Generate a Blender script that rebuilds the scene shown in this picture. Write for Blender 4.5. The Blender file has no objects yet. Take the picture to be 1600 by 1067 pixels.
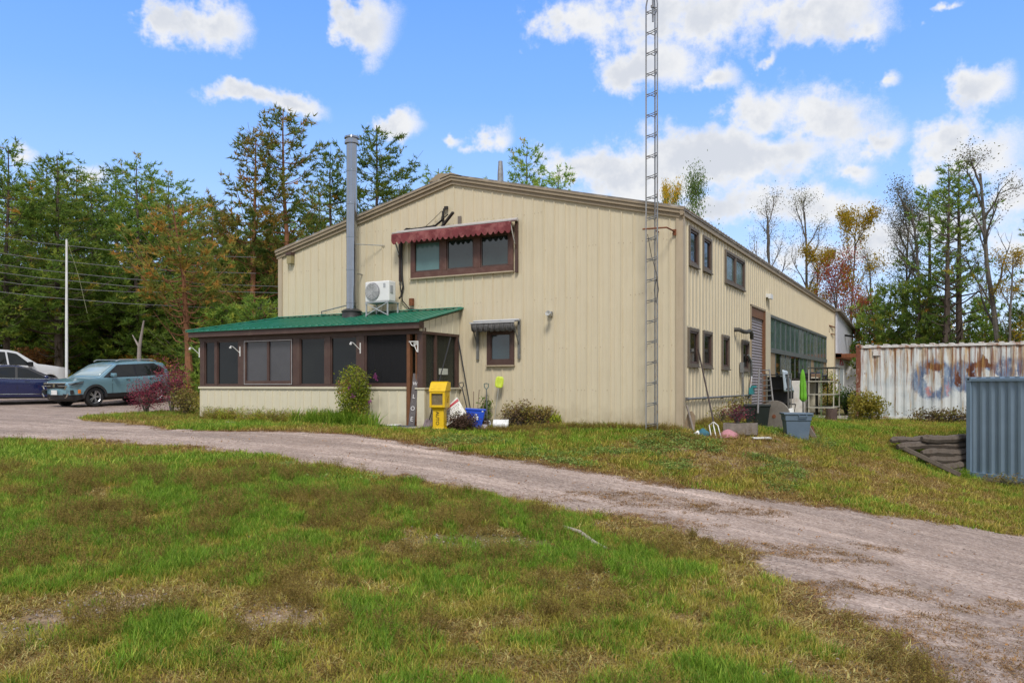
import bpy, bmesh, math, random
import numpy as np
from mathutils import Vector, Matrix, geometry
R = math.radians
SC = bpy.context.scene
COL = SC.collection
random.seed(5)
RNG = np.random.default_rng(7)

# ------------------------------------------------------------------ camera
# world frame: X along the gable wall (0 at its right corner), Y along the side wall, Z up; pad of the building z = 0
F = 1261.0
CX, CY, CZ = 5.486, -18.37, 1.02
cd = bpy.data.cameras.new('camera'); cam = bpy.data.objects.new('camera', cd); COL.objects.link(cam)
cam.location = (CX, CY, CZ); cam.rotation_euler = (R(90), 0, R(28.49))
cd.sensor_width = 36; cd.lens = 36 * F / 1600; cd.shift_y = 68.5 / 1600; cd.clip_end = 3000; cd.clip_start = .1
SC.camera = cam
SC.view_settings.view_transform = 'Standard'; SC.view_settings.look = 'None'
SC.view_settings.gamma = 1; SC.view_settings.use_curve_mapping = False
SC.view_settings.exposure = 0.95
SUN_EL, SUN_AZ = R(48), R(150)

# ------------------------------------------------------------------ sky with clouds
W = bpy.data.worlds.new('World'); SC.world = W; W.use_nodes = True
wn = W.node_tree.nodes; wl = W.node_tree.links; wn.clear()

def cloud_group():
    g = bpy.data.node_groups.new('cloud_density', 'ShaderNodeTree')
    g.interface.new_socket('Vector', in_out='INPUT', socket_type='NodeSocketVector')
    g.interface.new_socket('Fac', in_out='OUTPUT', socket_type='NodeSocketFloat')
    n = g.nodes; l = g.links
    gi = n.new('NodeGroupInput'); go = n.new('NodeGroupOutput')
    # warp
    def noise(scale, det, rough=.55):
        a = n.new('ShaderNodeTexNoise'); a.inputs['Scale'].default_value = scale
        a.inputs['Detail'].default_value = det; a.inputs['Roughness'].default_value = rough
        l.new(gi.outputs[0], a.inputs['Vector']); return a
    w = noise(10, 5, .62)
    sb = n.new('ShaderNodeVectorMath'); sb.operation = 'SUBTRACT'; sb.inputs[1].default_value = (.5, .5, .5)
    l.new(w.outputs['Color'], sb.inputs[0])
    ms = n.new('ShaderNodeVectorMath'); ms.operation = 'MULTIPLY'; ms.inputs[1].default_value = (.12, .085, 0)
    l.new(sb.outputs[0], ms.inputs[0])
    ad = n.new('ShaderNodeVectorMath'); ad.operation = 'ADD'
    l.new(gi.outputs[0], ad.inputs[0]); l.new(ms.outputs[0], ad.inputs[1])
    prev = None
    # pixel-free description: azimuth from the view axis and elevation, in radians, with half widths
    clouds = [(320, 30, 75, 38, .0), (262, 15, 50, 25, -.15), (575, 40, 52, 50, -.02), (400, 155, 110, 22, -.22), (460, 160, 55, 18, -.1), (625, 193, 42, 24, -.08),
              (767, 205, 38, 25, -.02), (705, 205, 25, 16, -.3), (120, 262, 60, 26, -.1), (20, 235, 40, 20, -.3),
              (905, 35, 110, 48, -.2), (1080, 15, 190, 48, .0), (1290, 20, 110, 55, .0), (1345, 50, 40, 35, -.1), (1010, 100, 95, 38, .0), (1095, 110, 55, 28, -.1),
              (1190, 170, 90, 42, -.08), (1290, 195, 110, 50, -.06), (1370, 215, 65, 28, -.12), (1195, 90, 25, 18, -.35),
              (1090, 258, 215, 50, .2), (1000, 258, 105, 42, .12), (900, 262, 60, 30, .0), (1190, 245, 130, 34, .1), (1320, 262, 40, 22, -.1), (1240, 330, 170, 34, -.02), (1100, 330, 120, 30, -.05),
              (1380, 133, 30, 20, -.08), (1518, 145, 52, 34, .0), (1530, 235, 95, 50, -.02), (1440, 270, 50, 25, -.2), (1590, 290, 60, 50, -.2), (1480, 20, 30, 14, -.35),
              (1450, 350, 200, 50, -.25), (1300, 400, 250, 45, -.3), (1640, 170, 60, 30, -.1), (1620, 390, 90, 60, -.2)]
    for (px, py, hw, hh, b) in clouds:
        az = math.atan((px - 800) / F); el = math.atan((602 - py) / F * math.cos(az))
        k = math.cos(az)
        s = n.new('ShaderNodeVectorMath'); s.operation = 'SUBTRACT'; s.inputs[1].default_value = (az, el, 0)
        l.new(ad.outputs[0], s.inputs[0])
        m = n.new('ShaderNodeVectorMath'); m.operation = 'MULTIPLY'; m.inputs[1].default_value = (F / (hw * k * k), F / (hh * k), 0)
        l.new(s.outputs[0], m.inputs[0])
        le = n.new('ShaderNodeVectorMath'); le.operation = 'LENGTH'; l.new(m.outputs[0], le.inputs[0])
        o = n.new('ShaderNodeMath'); o.operation = 'SUBTRACT'; o.inputs[0].default_value = 1 + b
        l.new(le.outputs['Value'], o.inputs[1])
        if prev is None: prev = o
        else:
            x = n.new('ShaderNodeMath'); x.operation = 'SMOOTH_MAX'; x.inputs[2].default_value = .25
            l.new(prev.outputs[0], x.inputs[0]); l.new(o.outputs[0], x.inputs[1]); prev = x
    # clouds of the same kind all round, outside the view
    big = noise(2.6, 3, .6)
    mr = n.new('ShaderNodeMapRange'); mr.inputs[1].default_value = .3; mr.inputs[2].default_value = .6
    mr.inputs[3].default_value = -.4; mr.inputs[4].default_value = 1.1
    l.new(big.outputs['Fac'], mr.inputs[0])
    sx = n.new('ShaderNodeSeparateXYZ'); l.new(gi.outputs[0], sx.inputs[0])
    aa = n.new('ShaderNodeMath'); aa.operation = 'ABSOLUTE'; l.new(sx.outputs[0], aa.inputs[0])
    el2 = n.new('ShaderNodeMapRange'); el2.inputs[1].default_value = .5; el2.inputs[2].default_value = .65; l.new(sx.outputs[1], el2.inputs[0])
    az2 = n.new('ShaderNodeMapRange'); az2.inputs[1].default_value = .65; az2.inputs[2].default_value = .85; l.new(aa.outputs[0], az2.inputs[0])
    mx = n.new('ShaderNodeMath'); mx.operation = 'MAXIMUM'; l.new(el2.outputs[0], mx.inputs[0]); l.new(az2.outputs[0], mx.inputs[1])
    mixo = n.new('ShaderNodeMix'); l.new(mx.outputs[0], mixo.inputs['Factor'])
    l.new(prev.outputs[0], mixo.inputs[2]); l.new(mr.outputs[0], mixo.inputs[3])
    # ragged edges
    f1 = noise(20, 8, .66)
    mm = n.new('ShaderNodeMath'); mm.operation = 'MULTIPLY_ADD'; mm.inputs[1].default_value = 2.3; mm.inputs[2].default_value = -1.04
    l.new(f1.outputs['Fac'], mm.inputs[0])
    sm = n.new('ShaderNodeMath'); sm.operation = 'ADD'; l.new(mixo.outputs[0], sm.inputs[0]); l.new(mm.outputs[0], sm.inputs[1])
    l.new(sm.outputs[0], go.inputs[0])
    return g

tc = wn.new('ShaderNodeTexCoord')
rot = wn.new('ShaderNodeVectorRotate'); rot.rotation_type = 'Z_AXIS'; rot.inputs['Angle'].default_value = -R(28.49)
wl.new(tc.outputs['Generated'], rot.inputs['Vector'])
sep = wn.new('ShaderNodeSeparateXYZ'); wl.new(rot.outputs[0], sep.inputs[0])
az = wn.new('ShaderNodeMath'); az.operation = 'ARCTAN2'; wl.new(sep.outputs[0], az.inputs[0]); wl.new(sep.outputs[1], az.inputs[1])
el = wn.new('ShaderNodeMath'); el.operation = 'ARCSINE'; wl.new(sep.outputs[2], el.inputs[0])
cmb = wn.new('ShaderNodeCombineXYZ'); wl.new(az.outputs[0], cmb.inputs[0]); wl.new(el.outputs[0], cmb.inputs[1])
CG = cloud_group()
d1 = wn.new('ShaderNodeGroup'); d1.node_tree = CG; wl.new(cmb.outputs[0], d1.inputs[0])
up = wn.new('ShaderNodeVectorMath'); up.operation = 'ADD'; up.inputs[1].default_value = (.006, .022, 0); wl.new(cmb.outputs[0], up.inputs[0])
d2 = wn.new('ShaderNodeTexNoise'); d2.inputs['Scale'].default_value = 14; d2.inputs['Detail'].default_value = 4; d2.inputs['Roughness'].default_value = .6; wl.new(up.outputs[0], d2.inputs['Vector'])
dsum = wn.new('ShaderNodeMath'); dsum.operation = 'MULTIPLY_ADD'; dsum.inputs[1].default_value = 2.4; wl.new(d2.outputs['Fac'], dsum.inputs[0])
dsub = wn.new('ShaderNodeMath'); dsub.operation = 'SUBTRACT'; dsub.inputs[1].default_value = 1.25; wl.new(d1.outputs[0], dsub.inputs[0]); wl.new(dsub.outputs[0], dsum.inputs[2])
cov = wn.new('ShaderNodeMapRange'); cov.interpolation_type = 'SMOOTHSTEP'
cov.inputs[1].default_value = -.08; cov.inputs[2].default_value = .72; wl.new(d1.outputs[0], cov.inputs[0])
shd = wn.new('ShaderNodeMapRange'); shd.interpolation_type = 'SMOOTHSTEP'
shd.inputs[1].default_value = .25; shd.inputs[2].default_value = 1.25; wl.new(dsum.outputs[0], shd.inputs[0])
cc = wn.new('ShaderNodeMix'); cc.data_type = 'RGBA'; wl.new(shd.outputs[0], cc.inputs['Factor'])
cc.inputs[6].default_value = (3.55, 3.6, 3.7, 1); cc.inputs[7].default_value = (2.75, 2.9, 3.2, 1)
sky = wn.new('ShaderNodeTexSky'); sky.sky_type = 'NISHITA'; sky.sun_disc = False
sky.sun_elevation = SUN_EL; sky.sun_rotation = SUN_AZ; sky.air_density = 1.0; sky.dust_density = .6; sky.ozone_density = 1.6
tint = wn.new('ShaderNodeMix'); tint.data_type = 'RGBA'; tint.blend_type = 'MULTIPLY'; tint.inputs['Factor'].default_value = 1
wl.new(sky.outputs[0], tint.inputs[6]); tint.inputs[7].default_value = (1.0, 1.0, 1.12, 1)
ramp = wn.new('ShaderNodeValToRGB'); re_ = ramp.color_ramp.elements; re_[0].color = (.66, .79, .97, 1); re_[1].position = 1; re_[1].color = (.05, .20, .72, 1)
for q_, c_ in ((.10, (.49, .66, .93)), (.24, (.28, .495, .92)), (.33, (.18, .40, .90)), (.48, (.105, .30, .85))): w_ = re_.new(q_); w_.color = (*c_, 1)
wl.new(sep.outputs[2], ramp.inputs[0])
rs = wn.new('ShaderNodeVectorMath'); rs.operation = 'SCALE'; rs.inputs['Scale'].default_value = 4.9; wl.new(ramp.outputs[0], rs.inputs[0])
skm = wn.new('ShaderNodeMix'); skm.data_type = 'RGBA'; skm.inputs['Factor'].default_value = .86; wl.new(tint.outputs[2], skm.inputs[6]); wl.new(rs.outputs[0], skm.inputs[7])
mixc = wn.new('ShaderNodeMix'); mixc.data_type = 'RGBA'
wl.new(cov.outputs[0], mixc.inputs['Factor']); wl.new(skm.outputs[2], mixc.inputs[6]); wl.new(cc.outputs[2], mixc.inputs[7])
bg = wn.new('ShaderNodeBackground'); bg.inputs['Strength'].default_value = .13
wl.new(mixc.outputs[2], bg.inputs['Color'])
W.cycles.sampling_method = 'MANUAL'; W.cycles.sample_map_resolution = 256
wo = wn.new('ShaderNodeOutputWorld'); wl.new(bg.outputs[0], wo.inputs['Surface'])

sd = bpy.data.lights.new('sun', 'SUN'); sd.energy = 1.45; sd.angle = R(14); sd.color = (1, .95, .87)
so = bpy.data.objects.new('sun', sd); COL.objects.link(so)
sdir = Vector((math.sin(SUN_AZ) * math.cos(SUN_EL), math.cos(SUN_AZ) * math.cos(SUN_EL), math.sin(SUN_EL)))
so.rotation_euler = (-sdir).to_track_quat('-Z', 'Y').to_euler(); so.location = (0, -30, 40)

# ------------------------------------------------------------------ helpers: places
ca, sa = .879, .477
def ray(px): r = (px - 800) / F; return (r * ca - sa, r * sa + ca)
def DP(px, py, t):            # a place seen at this bearing, t metres deep
    a = ray(px); return Vector((CX + t * a[0], CY + t * a[1], CZ + (602 - py) / F * t))
def FW(px, py, Y=0.0):        # on a plane parallel to the gable wall
    a = ray(px); t = (Y - CY) / a[1]; return Vector((CX + t * a[0], Y, CZ + (602 - py) / F * t))
def SW(px, py, X=0.0):        # on a plane parallel to the side wall
    a = ray(px); t = (X - CX) / a[0]; return Vector((X, CY + t * a[1], CZ + (602 - py) / F * t))
def LD(px, t): a = ray(px); return (CX + t * a[0], CY + t * a[1])

# terrain heights through control points
cp = []
def cpx(px, t, b): x, y = LD(px, t); cp.append((x, y, CZ - b))
for p in [(0, 0, 0), (-3, 0, 0), (-6, 0, 0), (-6.3, -1.8, -.06), (-10, -1.9, -.04), (-14, -1.8, .0), (-12.6, 5, .1), (-6, 8, .05), (-12, 28, .6), (0, 6, 0.0), (0, 12, .0),
          (0, 20, -.05), (0, 28, -.1), (-3, -.9, -.1), (-5, -1.0, -.16), (-1, -1, -.1), (1.5, 1, -.12), (2.2, 7, -.12), (2.7, 11.6, -.17), (7.5, 11.3, -.2), (14, 11.3, -.3), (4, 20, -.1), (10, 20, 0),
          (4.2, 6.6, -.36), (5.6, 7.2, -.42), (6.6, 7.4, -.45), (9, 8.5, -.4), (13, 9, -.4), (12, 3, -1.7), (20, 0, -2.1), (20, -15, -2.3), (35, -5, -2.6), (30, 20, -.5),
          (20, 35, .3), (60, 100, .5), (0, 60, 1.4), (0, 110, 2.5), (-60, 120, 4), (-100, 60, 5), (-70, 20, 3.4), (-60, -20, 1.2), (-35, -30, -.4), (0, -30, -1.4), (20, -32, -2.2),
          (-300, 0, 5), (300, 0, -3), (0, 300, 3), (0, -300, -3), (-300, 300, 6), (300, 300, 1), (-300, -300, 0), (300, -300, -3), (-20, 30, 1.2), (100, 30, -.5)]: cp.append(p)
for p in [(800, 15.4, 1.42), (800, 11.8, 1.67), (800, 5.67, 2.09), (600, 17.2, 1.17), (600, 12.8, 1.45), (0, 17.6, 1.2), (0, 27, .82), (120, 22.6, .95), (300, 19, 1.05), (400, 15.2, 1.3),
          (0, 5.6, 2.05), (0, 10, 1.72), (400, 9, 1.85), (1300, 13.4, 2.05), (1060, 14, 1.75), (1600, 13.8, 2.55), (1150, 10, 2.0), (1600, 6.2, 2.3), (1600, 9.5, 2.5), (1000, 10.95, 1.85),
          (1300, 8, 2.15), (1200, 5.5, 2.15), (1246, 19.2, 1.33), (1150, 18.3, 1.2), (1300, 17, 1.7), (1400, 17.5, 2.0), (1450, 20.2, 2.2), (1390, 20.4, 1.75), (1510, 20.7, 2.38), (1600, 19.2, 2.4), (1700, 19, 2.5),
          (1340, 24, 1.25), (148, 29, .78), (245, 29.8, .8), (50, 30.5, .75), (40, 34, .45), (100, 38, .25), (40, 38, .25), (200, 42, -.1), (250, 50, -.6), (100, 52, -.8), (0, 50, -.6), (330, 36, .25), (300, 29, .75)]: cpx(*p)
CP = np.array(cp, float)
def _phi(r): return np.sqrt(r * r + .25)
def _fit():
    n = len(CP); d = np.hypot(CP[:, None, 0] - CP[None, :, 0], CP[:, None, 1] - CP[None, :, 1])
    A = np.zeros((n + 3, n + 3)); A[:n, :n] = _phi(d) - np.eye(n) * .02
    P = np.c_[np.ones(n), CP[:, :2]]; A[:n, n:] = P; A[n:, :n] = P.T
    return np.linalg.solve(A, np.r_[CP[:, 2], 0, 0, 0])
WT = _fit()
def _lat(ix, iy, s):
    h = np.sin(ix * 127.1 + iy * 311.7 + s * 74.7) * 43758.5453
    return h - np.floor(h)
def vnoise(x, y, s=0):
    ix = np.floor(x); iy = np.floor(y); fx = x - ix; fy = y - iy; fx = fx * fx * (3 - 2 * fx); fy = fy * fy * (3 - 2 * fy)
    a = _lat(ix, iy, s); b = _lat(ix + 1, iy, s); c = _lat(ix, iy + 1, s); d = _lat(ix + 1, iy + 1, s)
    return (a * (1 - fx) + b * fx) * (1 - fy) + (c * (1 - fx) + d * fx) * fy
def fbm(x, y, s=0, o=4):
    t = 0; a = .5; n = 0
    for i in range(o): t = t + a * vnoise(x * 2 ** i + 17 * i, y * 2 ** i - 9 * i, s + i); n += a; a *= .55
    return t / n
def H(x, y):
    x = np.atleast_1d(np.asarray(x, float)); y = np.atleast_1d(np.asarray(y, float)); out = np.zeros(len(x))
    n = len(CP)
    for i in range(0, len(x), 20000):
        xx = x[i:i + 20000]; yy = y[i:i + 20000]
        d = np.hypot(xx[:, None] - CP[None, :, 0], yy[:, None] - CP[None, :, 1])
        out[i:i + 20000] = _phi(d) @ WT[:n] + WT[n] + WT[n + 1] * xx + WT[n + 2] * yy
    return out + (fbm(x * 1.4, y * 1.4, 3, 3) - .5) * .07
def hz(x, y): return float(H(x, y)[0])
def GR(px, py):               # where this line of sight meets the ground
    a = ray(px); t = np.arange(4, 60, .05); x = CX + t * a[0]; y = CY + t * a[1]; z = CZ + (602 - py) / F * t
    h = H(x, y); k = np.argmax(z < h)
    return Vector((x[k], y[k], h[k]))

# ------------------------------------------------------------------ helpers: materials
MATS = {}
def M(name, col, rough=.6, metal=0., var=.18, scale=6., bump=0., bscale=60., streak=0., dirt=None, dirta=.5, dscale=3., spec=.5, trans=0., coat=0., emis=None, randobj=0.):
    if name in MATS: return MATS[name]
    m = bpy.data.materials.new(name); MATS[name] = m; m.use_nodes = True
    n = m.node_tree.nodes; l = m.node_tree.links; p = n['Principled BSDF']
    p.inputs['Roughness'].default_value = rough; p.inputs['Metallic'].default_value = metal
    p.inputs['Specular IOR Level'].default_value = spec; p.inputs['Coat Weight'].default_value = coat
    c = n.new('ShaderNodeTexCoord')
    t = n.new('ShaderNodeTexNoise'); t.inputs['Scale'].default_value = scale; t.inputs['Detail'].default_value = 8; t.inputs['Roughness'].default_value = .65
    l.new(c.outputs['Object'], t.inputs['Vector'])
    mp = n.new('ShaderNodeMapRange'); mp.inputs[1].default_value = .25; mp.inputs[2].default_value = .75; mp.inputs[3].default_value = 1 - var; mp.inputs[4].default_value = 1 + var
    l.new(t.outputs['Fac'], mp.inputs[0])
    x = n.new('ShaderNodeMix'); x.data_type = 'RGBA'; x.blend_type = 'MULTIPLY'; x.inputs['Factor'].default_value = 1
    x.inputs[6].default_value = (*col, 1); l.new(mp.outputs[0], x.inputs[7])
    out = x.outputs[2]
    if streak > 0:
        mg = n.new('ShaderNodeMapping'); mg.inputs['Scale'].default_value = (5, 5, .28); l.new(c.outputs['Object'], mg.inputs[0])
        s = n.new('ShaderNodeTexNoise'); s.inputs['Scale'].default_value = 2.2; s.inputs['Detail'].default_value = 7; s.inputs['Roughness'].default_value = .7; l.new(mg.outputs[0], s.inputs['Vector'])
        r = n.new('ShaderNodeMapRange'); r.inputs[1].default_value = .48; r.inputs[2].default_value = .72; r.inputs[4].default_value = streak; l.new(s.outputs['Fac'], r.inputs[0])
        y = n.new('ShaderNodeMix'); y.data_type = 'RGBA'; l.new(r.outputs[0], y.inputs['Factor']); l.new(out, y.inputs[6])
        dc = dirt or (col[0] * .55, col[1] * .5, col[2] * .4); y.inputs[7].default_value = (*dc, 1); out = y.outputs[2]
    elif dirt:
        s = n.new('ShaderNodeTexNoise'); s.inputs['Scale'].default_value = dscale; s.inputs['Detail'].default_value = 8; s.inputs['Roughness'].default_value = .7; l.new(c.outputs['Object'], s.inputs['Vector'])
        r = n.new('ShaderNodeMapRange'); r.inputs[1].default_value = .5; r.inputs[2].default_value = .62; r.inputs[4].default_value = dirta; l.new(s.outputs['Fac'], r.inputs[0])
        y = n.new('ShaderNodeMix'); y.data_type = 'RGBA'; l.new(r.outputs[0], y.inputs['Factor']); l.new(out, y.inputs[6]); y.inputs[7].default_value = (*dirt, 1); out = y.outputs[2]
    if randobj > 0:
        oi = n.new('ShaderNodeObjectInfo'); rr = n.new('ShaderNodeMapRange'); rr.inputs[3].default_value = 1 - randobj; rr.inputs[4].default_value = 1 + randobj
        l.new(oi.outputs['Random'], rr.inputs[0])
        y = n.new('ShaderNodeMix'); y.data_type = 'RGBA'; y.blend_type = 'MULTIPLY'; y.inputs['Factor'].default_value = 1; l.new(out, y.inputs[6]); l.new(rr.outputs[0], y.inputs[7]); out = y.outputs[2]
    l.new(out, p.inputs['Base Color'])
    if bump > 0:
        b = n.new('ShaderNodeTexNoise'); b.inputs['Scale'].default_value = bscale; b.inputs['Detail'].default_value = 6; l.new(c.outputs['Object'], b.inputs['Vector'])
        bb = n.new('ShaderNodeBump'); bb.inputs['Strength'].default_value = bump; bb.inputs['Distance'].default_value = .02; l.new(b.outputs['Fac'], bb.inputs['Height']); l.new(bb.outputs[0], p.inputs['Normal'])
    if trans > 0:
        tr = n.new('ShaderNodeBsdfTransparent'); tr.inputs[0].default_value = (.9, .92, .9, 1); ms = n.new('ShaderNodeMixShader'); ms.inputs[0].default_value = trans
        l.new(p.outputs[0], ms.inputs[1]); l.new(tr.outputs[0], ms.inputs[2]); l.new(ms.outputs[0], n['Material Output'].inputs[0])
    return m

def base_dirt(m, col=(.33, .26, .16), h=.55, amt=.6):
    n = m.node_tree.nodes; l = m.node_tree.links; p = n['Principled BSDF']; old = p.inputs['Base Color'].links[0].from_socket
    c = n.new('ShaderNodeTexCoord'); sp = n.new('ShaderNodeSeparateXYZ'); l.new(c.outputs['Object'], sp.inputs[0])
    t = n.new('ShaderNodeTexNoise'); t.inputs['Scale'].default_value = 3.5; t.inputs['Detail'].default_value = 8; t.inputs['Roughness'].default_value = .7; l.new(c.outputs['Object'], t.inputs['Vector'])
    a = n.new('ShaderNodeMath'); a.operation = 'MULTIPLY_ADD'; a.inputs[1].default_value = -1.3; a.inputs[2].default_value = h + .65; l.new(t.outputs['Fac'], a.inputs[0])
    b_ = n.new('ShaderNodeMath'); b_.operation = 'SUBTRACT'; l.new(a.outputs[0], b_.inputs[0]); l.new(sp.outputs[2], b_.inputs[1])
    r = n.new('ShaderNodeMapRange'); r.inputs[1].default_value = 0; r.inputs[2].default_value = h * 1.3; r.inputs[4].default_value = amt; l.new(b_.outputs[0], r.inputs[0])
    y = n.new('ShaderNodeMix'); y.data_type = 'RGBA'; l.new(r.outputs[0], y.inputs['Factor']); l.new(old, y.inputs[6]); y.inputs[7].default_value = (*col, 1); l.new(y.outputs[2], p.inputs['Base Color'])

def leafmat(name, cols, rough=.6, transl=.35, attr='tint'):
    """foliage whose colour runs through cols by the per-leaf attribute"""
    m = bpy.data.materials.new(name); MATS[name] = m; m.use_nodes = True
    n = m.node_tree.nodes; l = m.node_tree.links; p = n['Principled BSDF']; p.inputs['Roughness'].default_value = rough; p.inputs['Specular IOR Level'].default_value = .25
    a = n.new('ShaderNodeAttribute'); a.attribute_name = attr
    r = n.new('ShaderNodeValToRGB'); r.color_ramp.interpolation = 'LINEAR'
    e = r.color_ramp.elements; k = len(cols)
    e[0].position = 0; e[0].color = (*cols[0], 1); e[1].position = 1; e[1].color = (*cols[-1], 1)
    for i in range(1, k - 1): q = e.new(i / (k - 1)); q.color = (*cols[i], 1)
    l.new(a.outputs['Fac'], r.inputs[0])
    oi = n.new('ShaderNodeObjectInfo'); rr = n.new('ShaderNodeMapRange'); rr.inputs[3].default_value = .72; rr.inputs[4].default_value = 1.28; l.new(oi.outputs['Random'], rr.inputs[0])
    y = n.new('ShaderNodeMix'); y.data_type = 'RGBA'; y.blend_type = 'MULTIPLY'; y.inputs['Factor'].default_value = 1; l.new(r.outputs[0], y.inputs[6]); l.new(rr.outputs[0], y.inputs[7])
    l.new(y.outputs[2], p.inputs['Base Color'])
    t = n.new('ShaderNodeBsdfTranslucent'); l.new(y.outputs[2], t.inputs[0]); ms = n.new('ShaderNodeMixShader'); ms.inputs[0].default_value = transl
    l.new(p.outputs[0], ms.inputs[1]); l.new(t.outputs[0], ms.inputs[2]); l.new(ms.outputs[0], n['Material Output'].inputs[0])
    return m

cream = M('cream painted siding', (.60, .525, .375), .5, 0, .05, 1.2, streak=.32, dirt=(.47, .37, .22), bump=.05, bscale=3)
cream2 = M('cream siding newer', (.63, .58, .44), .5, 0, .05, 1.5, streak=.22, dirt=(.45, .40, .28))
base_dirt(cream); base_dirt(cream2, (.36, .31, .21), .4, .5)
trimt = M('tan brown trim', (.31, .245, .165), .55, 0, .12, 3, streak=.3)
cornerm = M('tan corner trim', (.43, .35, .245), .55, 0, .08, 3, streak=.3)
brown = M('dark brown trim', (.075, .040, .032), .5, 0, .15, 5, dirt=(.12, .08, .06), dirta=.4)
redbrown = M('reddish brown window wood', (.105, .045, .033), .5, 0, .2, 6, dirt=(.16, .10, .08), dirta=.4)
greenm = M('green metal roofing', (.012, .17, .10), .35, 0, .15, 2, dirt=(.05, .20, .15), dirta=.5, dscale=2)
roofm = M('weathered galvanised roofing', (.22, .19, .16), .6, .2, .3, 3, dirt=(.5, .47, .42), dirta=.6)
steel = M('bright stainless steel', (.33, .35, .38), .14, 1, .08, 4, bump=.02, bscale=8)
galv = M('galvanised steel', (.30, .31, .32), .45, .75, .2, 9, dirt=(.20, .12, .07), dirta=.5, dscale=7)
rust = M('rusty steel', (.20, .07, .03), .8, .2, .4, 8, bump=.3)
blackm = M('black plastic', (.012, .012, .013), .45, 0, .2)
darkm = M('dark rubber', (.018, .018, .018), .8, 0, .3, 12)
whitep = M('white plastic', (.72, .72, .70), .4, 0, .08, 4, dirt=(.45, .42, .36), dirta=.4)
greywood = M('weathered grey wood', (.20, .17, .145), .85, 0, .35, 9, bump=.4, bscale=25, streak=.5)
brownwood = M('brown stained wood', (.16, .065, .025), .6, 0, .25, 8)
conc = M('concrete', (.34, .31, .27), .85, 0, .2, 6, bump=.2)
glassd = M('dark window glass', (.010, .012, .012), .04, 0, .2, 2, spec=.38, bump=.03, bscale=1.2)  # opaque; the darkness of the interiors behind is put into the colour
glassb = M('blind behind glass', (.10, .19, .19), .12, 0, .1, 2, spec=.6)
glassg = M('greenish greenhouse glass', (.09, .145, .14), .08, 0, .45, 3, spec=.7, dirt=(.16, .2, .19), dirta=.4)  # green glass lightened, pale reflections are put into its colour
glassw = M('greenhouse glass with painted reflections', (.16, .19, .19), .2, 0, .4, 5, dirt=(.3, .32, .3), dirta=.5)  # paleness imitates reflections on the panes, painted into the colour
glassu = M('upper window glass', (.022, .036, .036), .05, 0, .3, 3, spec=.9, bump=.04, bscale=1.5)
screen = M('insect screen with interior shade', (.016, .016, .018), .6, 0, .2, trans=.22, spec=.2)  # shade of the porch interior is put into this dark colour
clearish = M('porch side screen', (.045, .05, .04), .5, 0, .2, trans=.5, spec=.3)
cable = M('black cable', (.014, .013, .012), .6)

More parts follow.
